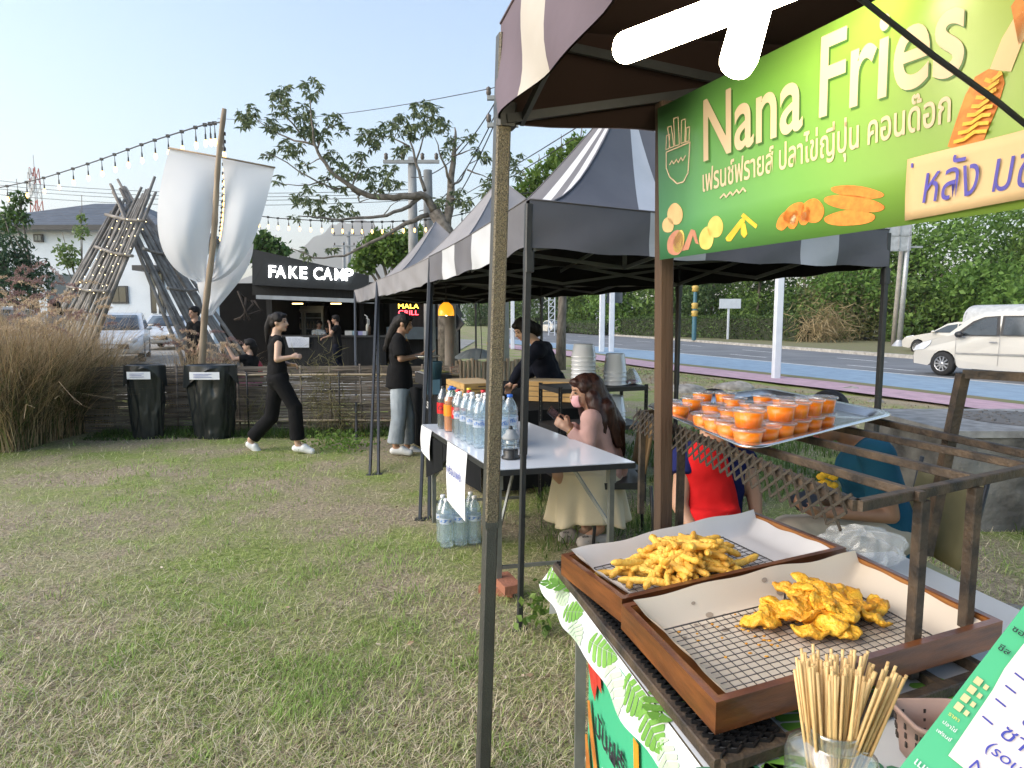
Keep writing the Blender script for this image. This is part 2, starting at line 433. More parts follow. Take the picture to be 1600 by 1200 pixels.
# ------------------------------------------------------------------ grass: countless blades, one object per look
def blades(n, xr, yr, keep, hgt, wid, lean, name, mats, power=2.0, zoff=0.0, curl=0.5):
    t = RNG.uniform(0, 1, int(n * 1.0)); y0, y1 = yr
    y = 1 / (1 / y0 + t * (1 / y1 - 1 / y0)) if power == 2 else y0 + t * (y1 - y0)
    x = RNG.uniform(xr[0], xr[1], len(y)) if xr is not None else RNG.uniform(-0.92, 0.92, len(y)) * y
    k = keep(x, y); x, y = x[k], y[k]; m = len(x)
    h = hgt(x, y) * RNG.uniform(0.45, 1.3, m)
    az = RNG.uniform(0, 2 * np.pi, m); ln = np.clip(RNG.normal(lean, 0.25, m), 0.05, 1.45)
    d = np.stack([np.cos(az) * np.sin(ln), np.sin(az) * np.sin(ln), np.cos(ln)], -1)
    s = np.stack([-np.sin(az), np.cos(az), np.zeros(m)], -1)
    w = (wid * RNG.uniform(0.6, 1.4, m) * np.maximum(1, y / 4.5))[:, None]
    b = np.stack([x, y, gz(x, y) + zoff], -1)
    mid = b + d * (h * 0.55)[:, None]
    d2 = d.copy(); d2[:, 2] -= curl; d2 /= np.linalg.norm(d2, axis=1, keepdims=True)
    tip = mid + d2 * (h * 0.5)[:, None]; tip[:, 2] = np.maximum(tip[:, 2], b[:, 2] + 0.004)
    v = np.stack([b - s * w * 0.5, b + s * w * 0.5, mid + s * w * 0.42, mid - s * w * 0.42, tip], 1).reshape(-1, 3)
    i = np.arange(m)[:, None] * 5
    o = np_mesh(name, v, i + np.array([[0, 1, 2, 3]]), mats, tris=i + np.array([[3, 2, 4]]))
    o['kind'] = 'stuff'; return o
def inside_field(x, y): return (y < 9.6) | (x > -1.6)
gmask = lambda x, y: fbm(x * 0.75 + 3, y * 0.75, 21)
def patch(x, y):
    t = 0
    for (u, v, r) in ((470, 775, 0.9), (440, 735, 0.8), (520, 870, 0.5), (640, 960, 0.45), (300, 860, 0.45), (150, 800, 0.5), (410, 935, 0.35), (500, 1080, 0.3), (250, 730, .7), (650, 860, .35), (930, 790, 0.5), (300, 690, .5), (620, 740, .3)):
        p = on(u, v); t = t + 0.30 * np.exp(-((x - p.x) ** 2 + (y - p.y) ** 2) / r ** 2)
    p = on(590, 770); t = t - 0.34 * np.exp(-(((x - p.x) / 1.2) ** 2 + ((y - p.y) / 1.2) ** 2))
    return t
green = leaf_mat('grass_green', (0.21, 0.28, 0.07), (0.50, 0.56, 0.22), 0.4)
lush = leaf_mat('grass_lush', (0.17, 0.28, 0.05), (0.40, 0.55, 0.16), 0.45)
straw = leaf_mat('grass_straw', (0.44, 0.365, 0.22), (0.80, 0.71, 0.50), 0.15)
brown = leaf_mat('grass_brown', (0.16, 0.115, 0.075), (0.42, 0.33, 0.22), 0.1)
road_keep = lambda x, y: (x * 0.94 + y * 0.35) < 10.2
fk = lambda x, y: inside_field(x, y) & road_keep(x, y) & (x > -9)
blades(112000, None, (1.25, 12.0), lambda x, y: fk(x, y) & (gmask(x, y) + patch(x, y) + RNG.normal(0, .08, len(x)) > 0.37), lambda x, y: 0.040 + 0.05 * np.clip(patch(x, y), 0, .3), 0.0034, 0.8, 'grass', green)
blades(90000, None, (1.4, 11.0), lambda x, y: fk(x, y) & (patch(x, y) + 0.35 * gmask(x, y) + 0.75 * (fbm(x * 5.5, y * 5.5, 61, 2) - .5) + RNG.normal(0, .03, len(x)) > 0.40), lambda x, y: 0.066 + 0 * x, 0.0042, 0.72, 'lush_grass', lush)
blades(76000, None, (1.25, 12.0), lambda x, y: fk(x, y) & (RNG.uniform(0, 1, len(x)) < 0.85 - 0.9 * np.clip(patch(x, y), -.2, 1)), lambda x, y: 0.07 + 0 * x, 0.0021, 1.25, 'dry_grass_litter', straw, zoff=0.006, curl=0.15)
blades(60000, None, (1.25, 12.0), lambda x, y: fk(x, y) & (RNG.uniform(0, 1, len(x)) < 0.8 - 1.2 * patch(x, y)), lambda x, y: 0.05 + 0 * x, 0.0032, 1.3, 'brown_grass_litter', brown, zoff=0.003, curl=0.15)
# taller growth along the foot of the fence and under the tents
ff = lambda x, y: (np.abs(y - (8.75 + 0.08 * (x + 3))) < 0.42)
blades(9000, (-5.6, -0.9), (8.2, 9.2), ff, lambda x, y: 0.04 + 0.30 * np.clip(fbm(x * 1.6, y * 2, 71) - .3, 0, 1), 0.006, 0.55, 'fence_grass', leaf_mat('grass_fence', (0.03, 0.06, 0.012), (0.10, 0.17, 0.035), .4), power=1)
blades(16000, (0.2, 4.5), (3.4, 9.0), lambda x, y: (fbm(x, y, 44) > 0.47) & road_keep(x, y), lambda x, y: 0.11 + 0 * x, 0.007, 0.45, 'verge_tall_grass', leaf_mat('grass_shade', (0.05, 0.09, 0.02), (0.15, 0.23, 0.055), .4), power=1)
blades(26000, (2.0, 13.0), (5.0, 22.0), lambda x, y: (x * 0.94 + y * 0.35 > 7.5) & (x * 0.94 + y * 0.35 < 11.0), lambda x, y: 0.07 + 0 * x, 0.006, 1.2, 'verge_dry_straw', leaf_mat('straw_verge', (0.16, 0.11, 0.06), (0.36, 0.28, 0.17), .15), power=1, curl=0.1)
# ------------------------------------------------------------------ left background
bark = M('bark', (0.19, 0.16, 0.125), 0.9, col2=(0.085, 0.07, 0.055), scale=14, bump=0.7, bscale=30, stretch=(1, 1, 0.3))
def tree(name, label, base, trunk_h, trunk_r, blobs, n, size, mat_, aspect=0.5, droop=0.3, group=None, branches=True, shell=0.5):
    base = Vector(base); t = thing(name, label, 'tree', base, group)
    mb = MB(); mb.smooth = True
    lean = V(random.uniform(-.08, .08), random.uniform(-.08, .08), 0) * trunk_h
    top = base + V(0, 0, trunk_h) + lean
    mb.tube([base - V(0, 0, 0.1), base + V(0, 0, trunk_h * .3) + lean * .2, top], [trunk_r * 1.25, trunk_r, trunk_r * .7], 8)
    if branches:
        for b in blobs:
            c = Vector(b[:3]); m_ = top.lerp(c, 0.5) + V(0, 0, -0.08 * b[3])
            mb.tube([top.lerp(base, 0.1), m_, c, c + (c - top) * 0.25 + V(0, 0, b[3] * .4)], [trunk_r * .6, trunk_r * .4, trunk_r * .2, 0.01], 6)
    mb.build('trunk', bark, t)
    v, q = leaves_np(crown_pts(blobs, n, shell), size, aspect, droop)
    np_mesh('crown', v, q, mat_, t); return t

lf_dark = leaf_mat('leaf_dark', (0.022, 0.045, 0.016), (0.06, 0.105, 0.03), 0.3)
lf_mid = leaf_mat('leaf_mid', (0.035, 0.075, 0.018), (0.10, 0.18, 0.045), 0.35)
lf_bright = leaf_mat('leaf_bright', (0.06, 0.12, 0.02), (0.17, 0.26, 0.055), 0.4)
lf_sparse = leaf_mat('leaf_sparse', (0.05, 0.075, 0.04), (0.17, 0.21, 0.09), 0.3)

# --- white house with hip roof
wallw = M('house_wall_white', (0.66, 0.70, 0.74), 0.8, col2=(0.60, 0.64, 0.68), scale=1.2)
roofm = M('roof_tile_grey', (0.085, 0.10, 0.125), 0.6, col2=(0.06, 0.072, 0.09), scale=2, spec=0.3)
def tiles(m):
    n = m.node_tree.nodes; l = m.node_tree.links; tc = n.new('ShaderNodeTexCoord'); w = n.new('ShaderNodeTexWave')
    w.wave_type = 'BANDS'; w.bands_direction = 'Z'; w.inputs['Scale'].default_value = 1.9; w.inputs['Distortion'].default_value = 0.2
    l.new(tc.outputs['Object'], w.inputs[0]); bp = n.new('ShaderNodeBump'); bp.inputs['Strength'].default_value = 0.9; bp.inputs['Distance'].default_value = 0.08
    l.new(w.outputs['Fac'], bp.inputs['Height']); l.new(bp.outputs[0], n['Principled BSDF'].inputs['Normal'])
tiles(roofm)
glass_dark = M('window_glass_dark', (0.03, 0.045, 0.055), 0.08, spec=0.8, col2=(0.02, 0.03, 0.04), scale=1)
frame_dark = M('frame_dark', (0.03, 0.03, 0.032), 0.5)
HY = 36.0
H0 = Gz(-22, HY)
hs = thing('house', 'white two storey house with dark grey hip roof behind the car park', 'house', (-22, HY, H0))
xl, xr = at(-60, 400, HY).x, at(252, 400, HY).x
ze = at(0, 354, HY).z; zr = at(0, 316, HY + 3.5).z; zb = H0
D = 8.0
mb = MB(); mb.box(((xl + xr) / 2, HY + D / 2, (zb + ze) / 2), (xr - xl, D, ze - zb)); mb.build('wall', wallw, hs)
mb = MB(); o_ = 0.7
e = [V(xl - o_, HY - o_, ze), V(xr + o_, HY - o_, ze), V(xr + o_, HY + D + o_, ze), V(xl - o_, HY + D + o_, ze)]
r0, r1 = V(at(128, 0, HY + D/2).x, HY + D / 2, zr), V(at(196, 0, HY + D/2).x, HY + D / 2, zr)
mb.add([*e, r0, r1], [(0, 1, 5, 4), (1, 2, 5), (2, 3, 4, 5), (3, 0, 4)], False)
mb.build('roof', roofm, hs)
mb = MB()
for i in range(4):
    a, b = e[i], e[(i + 1) % 4]; mb.bar(a - V(0, 0, .14), b - V(0, 0, .14), 0.12, 0.26)
mb.build('eaves', frame_dark, hs)
# front wing, with window, door and flat hood
xa, xb = at(120, 400, HY - 3).x, at(330, 400, HY - 3).x; zt = at(0, 398, HY - 3).z
mb = MB(); mb.box(((xa + xb) / 2, HY - 1.6, (zb + zt) / 2), (xb - xa, 3.1, zt - zb)); mb.build('front_wing', wallw, hs)
yw = HY - 3.16
def pane(u0, v0, u1, v1, name, mat_, y=yw, fr=0.07):
    a, b = at(u0, v0, y), at(u1, v1, y); mb = MB(); mb.box(((a.x + b.x) / 2, y - .02, (a.z + b.z) / 2), (abs(b.x - a.x) + 2 * fr, 0.08, abs(a.z - b.z) + 2 * fr))
    p = mb.build(name, frame_dark, hs); mb = MB()
    w_ = abs(b.x - a.x) / 2 - 0.03
    for s_ in (-1, 1): mb.box(((a.x + b.x) / 2 + s_ * (w_ / 2 + .015), y - .065, (a.z + b.z) / 2), (w_, 0.02, abs(a.z - b.z)))
    mb.build('pane', mat_, p)
pane(175, 449, 199, 472, 'window', glass_dark); pane(236, 428, 257, 487, 'door', glass_dark); pane(55, 368, 66, 376, 'window', glass_dark, HY - .06)
mb = MB(); a, b = at(226, 421, yw), at(262, 426, yw); mb.box(((a.x + b.x) / 2, yw - .55, a.z), (b.x - a.x, 1.1, 0.25)); mb.build('door_hood', frame_dark, hs)
mb = MB(); mb.box(((at(20, 0, yw).x + xa) / 2, HY - 1.2, (zb + at(0, 427, yw).z) / 2), (xa - at(20, 0, yw).x - .01, 2.2, at(0, 427, yw).z - zb)); mb.build('garage_door', M('garage_dark', (0.05, 0.075, 0.09), 0.6), hs)
mb = MB(); mb.box((at(222, 0, yw).x, yw - .06, (zb + zt) / 2), (0.1, 0.1, zt - zb)); mb.build('drain_pipe', M('pipe_white', (0.7, 0.72, 0.74), 0.5), hs)

# --- telecom mast
tm = thing('telecom_mast', 'thin red and white lattice telecom mast on the far left skyline', 'mast', on(63, 505))
tm.location = V(at(63, 400, 150).x, 150, 0); OFF[tm.name] = Vector(tm.location)
zt_, b_ = at(63, 262, 150).z, tm.location
red = M('mast_red', (0.42, 0.11, 0.09), 0.6); wht = M('mast_white', (0.62, 0.62, 0.64), 0.6)
for k in range(10):
    mb = MB(); z0, z1 = zt_ * k / 10, zt_ * (k + 1) / 10; w0, w1 = 1.5 - .09 * k, 1.5 - .09 * (k + 1)
    for sx, sy in ((-1, -1), (1, -1), (1, 1), (-1, 1)):
        mb.bar(b_ + V(sx * w0, sy * w0, z0), b_ + V(sx * w1, sy * w1, z1), 0.16)
        mb.bar(b_ + V(sx * w0, sy * w0, z0), b_ + V(-sx * w1, sy * w1, z1), 0.1)
    mb.build('lattice_section', red if k % 2 else wht, tm)
mb = MB(); mb.bar(b_ + V(0, 0, zt_), b_ + V(0, 0, at(63, 242, 150).z), 0.14)
for k in range(6): mb.box(b_ + V(random.uniform(-1, 1), -.9, zt_ - 1 - k * .9), (.5, .3, 1.4))
mb.build('aerials', wht, tm)

# --- trees at far left and behind
def pb(u, v, Y, rpx, fl=0.8): p = at(u, v, Y); return (p.x, p.y, p.z, rpx * Y / F, fl)
tree('bushy_tree', 'dark green feathery tree at the far left in front of the house', (at(30, 0, 20).x, 20, Gz(-16, 20)), 1.3, 0.12,
     [pb(10, 420, 20, 42), pb(50, 425, 20.4, 30), pb(20, 385, 20, 26), pb(5, 450, 19.6, 40), pb(55, 450, 20, 24), pb(-40, 420, 20, 50), pb(-30, 370, 20.5, 30)], 5200, 0.17, leaf_mat('leaf_feather', (0.02, 0.05, 0.025), (0.07, 0.13, 0.06), .3), 0.35)
tree('slender_tree', 'light loose tree rising behind the feathery tree at far left', (at(28, 0, 26).x, 26, Gz(-20, 26)), 3.6, 0.08,
     [pb(30, 310, 26, 14), pb(18, 330, 26, 14), pb(36, 340, 26, 11), pb(10, 350, 26, 16)], 700, 0.22, lf_mid, 0.4, shell=0.2)
tree('sapling', 'thin young sapling with few light leaves in front of the white house wall', (at(108, 0, 22).x, 22, Gz(-15, 22)), 1.9, 0.04,
     [pb(126, 360, 22, 12), pb(104, 390, 22, 17), pb(128, 340, 22, 6), pb(112, 410, 22, 14), pb(98, 405, 22, 10)], 420, 0.17, leaf_mat('leaf_sapling', (0.09, 0.15, 0.04), (0.22, 0.30, 0.10), .4), 0.5, shell=0.1)
tree('broadleaf_tree', 'green tree seen behind the dark roof left of the lit letters', (at(418, 0, 30).x, 30, 0.2), 2.8, 0.15,
     [pb(412, 378, 30, 20), pb(432, 390, 30, 18), pb(400, 395, 30, 20)], 1100, 0.3, lf_mid, 0.5)
tree('broadleaf_tree', 'bright yellow green tree behind the shop roof beside the tents', (at(615, 0, 24).x, 24, 0.1), 1.9, 0.16,
     [pb(612, 388, 24, 34), pb(575, 400, 24, 22), pb(650, 378, 24, 28), pb(590, 378, 24, 20), pb(640, 405, 24, 30), pb(570, 412, 24, 18)], 4200, 0.22, lf_bright, 0.55)

# --- the big sparse tree behind the shop: leaning limbs with drooping leaf rosettes
BY = 15.5
def cp(x, y, Y=BY): return at(340 + x * .3, 100 + y * .3, Y)
tb = V(cp(1190, 860).x, BY, 0.0)
bt = thing('spreading_tree', 'sparse spreading tree with drooping leaf clusters over the black shop', 'tree', tb)
mb = MB()
def limb(pts, r0, r1, dy=0.0):
    P = [cp(x, y, BY + dy * i / max(1, len(pts) - 1)) for i, (x, y) in enumerate(pts)]
    Q = []
    for i in range(len(P) - 1):
        for k in range(3):
            q = P[i].lerp(P[i + 1], k / 3); Q.append(q + V(random.uniform(-.02, .02), 0, random.uniform(-.02, .02)) if k else q)
    Q.append(P[-1]); mb.tube(Q, list(np.linspace(r0, r1, len(Q)) * .74), 7); return P
p0 = cp(1190, 870); mb.tube([tb - V(0, 0, .1), p0, cp(1130, 770)], [0.24, 0.20, 0.16], 10)
limb([(1130, 770), (1095, 700), (1060, 680), (920, 697), (800, 690), (700, 640), (600, 570), (540, 490), (500, 410), (490, 300), (485, 190)], 0.14, 0.015, -1.0)
limb([(1190, 870), (1212, 700), (1215, 600), (1230, 480), (1240, 390), (1235, 330)], 0.17, 0.02, .5)
limb([(1060, 690), (1000, 740), (880, 790), (640, 812), (500, 800), (420, 790)], 0.075, 0.012, -1.6)
limb([(1100, 785), (980, 830), (900, 880), (760, 950), (660, 1000), (500, 1010), (380, 960)], 0.08, 0.012, -.8)
limb([(1080, 660), (1050, 560), (1020, 450), (1000, 370), (960, 300)], 0.06, 0.012, .8)
limb([(1035, 500), (1090, 330), (1095, 220)], 0.03, 0.01, .8)
limb([(740, 685), (690, 640), (600, 650), (480, 590), (300, 480), (225, 470)], 0.045, 0.008, -1.2)
limb([(590, 600), (480, 630), (300, 632)], 0.03, 0.008, -.5)
limb([(500, 420), (400, 400), (280, 340), (150, 250)], 0.04, 0.008, .8)
limb([(460, 400), (350, 270), (320, 150)], 0.035, 0.008, -.5); limb([(520, 440), (560, 340), (640, 310)], 0.03, 0.008, .5)
limb([(540, 490), (480, 520), (420, 545)], .02, .006, 1); limb([(1000, 430), (900, 380), (740, 365)], 0.03, 0.008, .6)
limb([(1215, 620), (1170, 500), (1130, 380)], 0.05, 0.01, -.6); limb([(1235, 460), (1310, 370)], 0.03, 0.01); limb([(1225, 480), (1350, 440)], .03, .008)
limb([(1215, 640), (1270, 600), (1310, 520), (1400, 480)], .04, .008, 1); limb([(1300, 550), (1420, 600)], .03, .008)
limb([(700, 640), (760, 500)], .03, .008); limb([(800, 690), (860, 640), (910, 560)], .03, .008); limb([(730, 690), (740, 720), (800, 700)], .03, .01)
limb([(860, 795), (900, 740), (960, 700)], .02, .006); limb([(780, 955), (760, 880), (750, 830)], .02, .006); limb([(1215, 700), (1280, 720)], .03, .01)
mb.build('trunk', M('bark_grey', (0.22, 0.19, 0.16), 0.9, col2=(0.10, 0.085, 0.07), scale=10, bump=0.6, bscale=25), bt)
CL = [(170,260,70),(130,300,40),(320,170,62),(320,230,50),(345,130,35),(490,110,55),(500,160,35),(440,250,60),(430,310,60),(300,340,50),(270,310,40),(390,440,60),(280,460,30),(600,280,52),(650,340,34),(530,370,60),(480,330,50),(600,480,45),(450,530,40),(640,540,60),(740,490,50),(770,570,60),(840,630,60),(910,610,50),(900,530,30),(720,570,40),(800,390,70),(760,360,40),(880,340,60),(960,300,60),(1060,230,65),(1110,210,45),(1130,300,60),(1010,350,60),(950,440,50),(1060,330,50),(1180,310,36),(1230,390,48),(1310,365,45),(1200,460,38),(1350,440,36),(1160,730,48),(1280,720,50),(1260,670,36),(430,700,46),(400,680,30),(500,740,50),(560,770,45),(640,740,56),(700,770,36),(400,800,20),(1400,480,36),(1420,600,48),(1400,650,40),(1460,560,40),(330,600,28),(300,600,20),(470,640,34),(560,600,34),(470,980,38),(600,975,30),(1540,480,50),(1560,560,40),(540,700,30),(640,640,30),(860,560,40),(350,420,40),(240,470,20)]
cen = []; dirs = []
for (x, y, r) in CL:
    nr = max(3, int(r * r / 150))
    for _ in range(nr):
        a_ = random.uniform(0, 6.28); rr = r * math.sqrt(random.random())
        c = cp(x + rr * math.cos(a_), y + rr * math.sin(a_) * .8, BY + random.uniform(-.9, .9))
        for k in range(random.randint(6, 9)):
            t = random.uniform(0, 6.28); cen.append(c); dirs.append((math.cos(t), math.sin(t), random.uniform(-1.7, 0.3)))
cen = np.array(cen); dirs = np.array(dirs); dirs /= np.linalg.norm(dirs, axis=1, keepdims=True)
v, q = leaves_np(cen, 0.155, 0.27, 0.25, dirs); np_mesh('crown', v, q, lf_sparse, bt)
tree('broadleaf_tree', 'yellow green treetop seen between the front canopy and the next tent roof', (at(880, 0, 20).x, 20, 0), 4.2, 0.14,
     [pb(878, 250, 20, 24), pb(850, 275, 20, 26), pb(905, 232, 20, 24), pb(830, 295, 20, 24), pb(930, 240, 20, 24)], 1500, 0.24, lf_bright, 0.4)

# --- utility poles and wires
pole_c = M('pole_concrete', (0.30, 0.31, 0.31), 0.85, col2=(0.22, 0.22, 0.22), scale=3)
insul = M('insulator', (0.10, 0.08, 0.07), 0.4)
def upole(u, vtop, Y, label, arms=((10,),), w=0.26, armw=1.6):
    p = at(u, 400, Y); t = thing('utility_pole', label, 'utility pole', (p.x, Y, 0), 'concrete utility poles along the back')
    zt = at(u, vtop, Y).z; mb = MB(); mb.tube([V(p.x, Y, -.2), V(p.x, Y, zt)], [w * .7, w * .45], 8); mb.build('pole', pole_c, t)
    for dv in arms:
        z = zt - dv[0] * Y / F; mb = MB(); mb.bar(V(p.x - armw / 2, Y - .14, z), V(p.x + armw / 2, Y - .14, z), 0.09); mb.build('crossarm', pole_c, t)
        for k in (-.45, -.15, .2, .45): mb = MB(); mb.lathe([(0.03, 0), (0.06, .05), (0.05, .12), (0.06, .16), (0.01, .2)], V(p.x + k * armw, Y - .14, z + .05), 8); mb.build('insulator', insul, t)
    return V(p.x, Y, zt)
u1 = upole(646, 246, 19, 'concrete utility pole standing behind the spreading tree limb', ((8,),))
u2 = upole(670, 266, 16.5, 'shorter utility pole nearest the tree trunk', (), 0.24)
u3 = upole(545, 362, 48, 'far utility pole with two crossarms against the hill', ((6,), (22,)), .3, 2.2)
u4 = upole(537, 378, 60, 'farthest bare utility pole against the hill', (), .3)
u5 = upole(786, 150, 15.0, 'utility pole top showing just left of the front canopy', ((6,), (45,)), .22, .7)
wire_m = M('cable_black', (0.018, 0.018, 0.02), 0.5)
def wire(label, a, b, sag, r=0.012, name='power_line', group='power lines between the utility poles'):
    P = [a.lerp(b, i / 16) - V(0, 0, sag * 4 * (i / 16) * (1 - i / 16)) for i in range(17)]
    mb = MB(); mb.tube(P, r, 5); return tag(mb.build(name, wire_m), label, 'cable', group)
wire('highest thin power line crossing the open sky to the canopy', at(340, 185, 30), at(792, 133, 14), .3, .010)
wire('upper of the steep power lines climbing to the pole beside the canopy', u1 + V(0, -.2, -.6), at(778, 152, 15), .5, .014)
wire('middle one of the steep power lines climbing to the pole beside the canopy', at(655, 330, 19), at(780, 165, 15), .5, .014)
wire('lower steep power line climbing to the pole beside the canopy', at(640, 395, 19), at(782, 172, 15), .5, .014)
for k, (w_, v0, v1) in enumerate((('top', 281, 296), ('second', 288, 301), ('third', 294, 306), ('lowest', 303, 313))):
    wire(w_ + ' of the four level power lines running behind the house roof to the tree', at(-40, v0 - 3, 60), at(646, v1, 45), .7, .022)
for k, (v0, v1) in enumerate(((385, 215), (372, 200))):
    wire(('lower' if k == 0 else 'upper') + ' power line slanting behind the tree towards the tents', at(560, v0, 40), at(900, v1 , 14), .4, .012)

# ------------------------------------------------------------------ string lights
bulb_on = emis('bulb_warm', (1.0, 0.55, 0.16), 2.6)
socket = M('bulb_socket', (0.02, 0.02, 0.02), 0.5)
def string_lights(label, ctrl, n, r=0.012, bs=0.040, drop=0.26, t0=0.02, t1=0.98):
    bs *= .72
    t = thing('string_light', label, 'string light', ctrl[0], 'festoon string lights')
    P = []
    for i in range(41):
        s = i / 40 * (len(ctrl) - 1); k = min(int(s), len(ctrl) - 2); P.append(ctrl[k].lerp(ctrl[k + 1], s - k))
    for _ in range(4): P = [P[0]] + [(P[i - 1] + P[i] * 2 + P[i + 1]) / 4 for i in range(1, 40)] + [P[-1]]
    mb = MB(); mb.tube(P, r, 5); mb.build('cable', wire_m, t)
    proto_b = proto_s = None
    for i in range(n):
        s = (t0 + (t1 - t0) * i / (n - 1)) * 40; k = min(int(s), 39); p = P[k].lerp(P[k + 1], s - k)
        c = p - V(0, 0, drop)
        if proto_b is None:
            base = c
            mb = MB(); mb.lathe([(0.004, .05), (bs * .55, .03), (bs, -.02), (bs * .8, -.05), (bs * .3, -.075), (.001, -.08)], c, 10); proto_b = mb.build('bulb', bulb_on, t)
            mb = MB(); mb.lathe([(.005, drop), (.008, .13), (bs * .5, .11), (bs * .55, .03)], c, 6); mb.bar(p - V(.03, 0, 0), p + V(.03, 0, 0), .03, .05); proto_s = mb.build('socket', socket, t)
        else:
            for o in (proto_b, proto_s):
                d = o.copy(); C.objects.link(d); d.parent = t; d.location = c - base
    return t
string_lights('long string of warm bulbs from the left edge up to the bamboo mast', [at(-60, 305, 15), at(60, 281, 14.2), at(150, 252, 13.2), at(232, 222, 12), at(318, 195, 10.4), at(345, 191, 9.75)], 19, t1=.93)
string_lights('string of warm bulbs hanging between the white cloth and the tents under the tree limb', [at(355, 330, 17), at(430, 341, 17), at(520, 346, 16.8), at(600, 347, 16.4), at(690, 342, 16)], 21, drop=.22)
string_lights('string of warm bulbs running straight away behind the slit of the white cloth', [at(349, 205, 9.9), at(350, 250, 11), at(349, 300, 14), at(346, 335, 18), at(343, 362, 24)], 16, drop=.3)
string_lights('short dim string of bulbs leading from the tent peaks into the tree', [at(690, 342, 16), at(740, 330, 16), at(790, 305, 15.4), at(840, 300, 15)], 6, drop=.22)

# ------------------------------------------------------------------ bamboo mast with cloth sail, stick frames
bamboo = M('bamboo_weathered', (0.33, 0.25, 0.17), 0.6, col2=(0.20, 0.145, 0.095), scale=7, bump=0.2, bscale=40, stretch=(1, 1, .25))
MY = 9.7
mb = MB(); a, b = at(304, 600, MY), at(350, 170, MY - .1); a.z = 0
P = [a.lerp(b, i / 26) + V(.015 * math.sin(i * .5), 0, 0) for i in range(27)]
mb.tube(P, [0.052 - .02 * i / 26 + (0.006 if i % 2 else 0) for i in range(27)], 9)
tag(mb.build('bamboo_pole', bamboo), 'tall leaning bamboo mast carrying the white cloth sail', 'pole')
cloth_w = M('cloth_white', (0.70, 0.71, 0.73), 0.85, col2=(0.64, 0.655, 0.68), scale=2, trans=0.0)
def two_sided(m, tcol, k):
    n = m.node_tree.nodes; l = m.node_tree.links; b = n['Principled BSDF']; out = n['Material Output']
    tl = n.new('ShaderNodeBsdfTranslucent'); tl.inputs[0].default_value = (*tcol, 1); mx = n.new('ShaderNodeMixShader'); mx.inputs[0].default_value = k
    l.new(b.outputs[0], mx.inputs[1]); l.new(tl.outputs[0], mx.inputs[2]); l.new(mx.outputs[0], out.inputs[0])
two_sided(cloth_w, (0.7, 0.72, 0.75), 0.35)
sail = thing('cloth_sail', 'large white cloth hung like a sail on the bamboo mast', 'cloth', (at(345, 300, MY).x, MY, 2))
def bez(pts, t):
    pts = [Vector((*p, 0)) for p in pts]
    while len(pts) > 1: pts = [pts[i].lerp(pts[i + 1], t) for i in range(len(pts) - 1)]
    return pts[0]
def cloth(left, right, n, Y0, belly, name, seed):
    def fn(i, j):
        l_, r_ = bez(left, j), bez(right, j); p = l_.lerp(r_, i)
        y = Y0 - belly * math.sin(math.pi * min(1, j * 1.05)) * math.sin(math.pi * (0.15 + .7 * i)) + 0.03 * math.sin(7 * i + 5 * j * j + seed) * j + .012 * math.sin(19 * i + seed) * j * j
        return at(p.x, p.y, y)
    mb = MB(); mb.grid(fn, 26, 34); return mb.build(name, cloth_w, sail)
cloth([(265, 231), (236, 330), (232, 412), (308, 441)], [(345, 246), (336, 320), (322, 390), (322, 441)], 1, MY + .12, .35, 'cloth_panel', 0)
cloth([(347, 246), (356, 330), (346, 400), (322, 436)], [(429, 262), (408, 350), (390, 430), (330, 441)], 1, MY + .12, .30, 'cloth_panel', 2)
cloth([(308, 432), (306, 446), (316, 470), (320, 494)], [(396, 380), (396, 430), (350, 462), (333, 492)], 1, MY + .45, .12, 'cloth_tail', 4)
mb = MB(); mb.tube([at(264, 231, MY + .1), at(347, 246, MY + .02), at(430, 262, MY + .1)], .014, 6); mb.build('spar', bamboo, sail)

stick = M('stick_grey', (0.24, 0.225, 0.21), 0.85, col2=(0.125, 0.112, 0.10), scale=5, bump=0.3, bscale=40)
def stick_panel(label, b0, b1, t0, t1, n, Y0, Y1, cross):
    t = thing('stick_lean_to', label, 'lean-to', on(b0[0], 500, .3) if False else at(b0[0], 480, Y0), 'leaning panels of lashed sticks')
    mb = MB()
    for i in range(n):
        k = i / (n - 1)
        ub, vb = b0[0] + (b1[0] - b0[0]) * k, b0[1] + (b1[1] - b0[1]) * k
        ut, vt = t0[0] + (t1[0] - t0[0]) * k, t0[1] + (t1[1] - t0[1]) * k
        j = random.uniform(-6, 6); y = Y0 + (Y1 - Y0) * k
        a = at(ub, vb, y); a = at(ub + random.uniform(-3, 3), vb, y); b = at(ut + random.uniform(-3, 3), vt + j * 2, y + .4)
        a = a + (a - b) * ((a.z - Gz(a.x, a.y)) / max(.1, (b.z - a.z)))
        c = b + (a - b) * random.uniform(-.02, .04)
        mb.tube([a, a.lerp(c, .5) + V(random.uniform(-.04, .04), 0, 0), c], [.045, .04, .026], 6)
    mb.build('stick', stick, t)
    for (ua, va, ub, vb) in cross: mb = MB(); mb.tube([at(ua, va, Y0 - .1), at((ua + ub) / 2, (va + vb) / 2 + 3, (Y0 + Y1) / 2 - .1), at(ub, vb, Y1 - .1)], .035, 6); mb.build('cross_stick', stick, t)
    return t
sa = stick_panel('left lean-to of grey sticks with tiny fairy lights tilting to the right', (84, 490), (165, 490), (176, 328), (244, 292), 19, 14.2, 13.2, [(148, 385, 207, 400), (105, 447, 170, 455), (165, 335, 228, 345)])
stick_panel('right lean-to of grey sticks tilting to the left behind the white cloth', (255, 480), (330, 485), (168, 284), (216, 312), 16, 13.6, 14.6, [(224, 388, 262, 396), (262, 450, 312, 452)])
fl = thing('fairy_lights', 'strings of tiny warm lights over the left stick lean-to', 'fairy lights', at(150, 420, 13.2))
pb_ = None
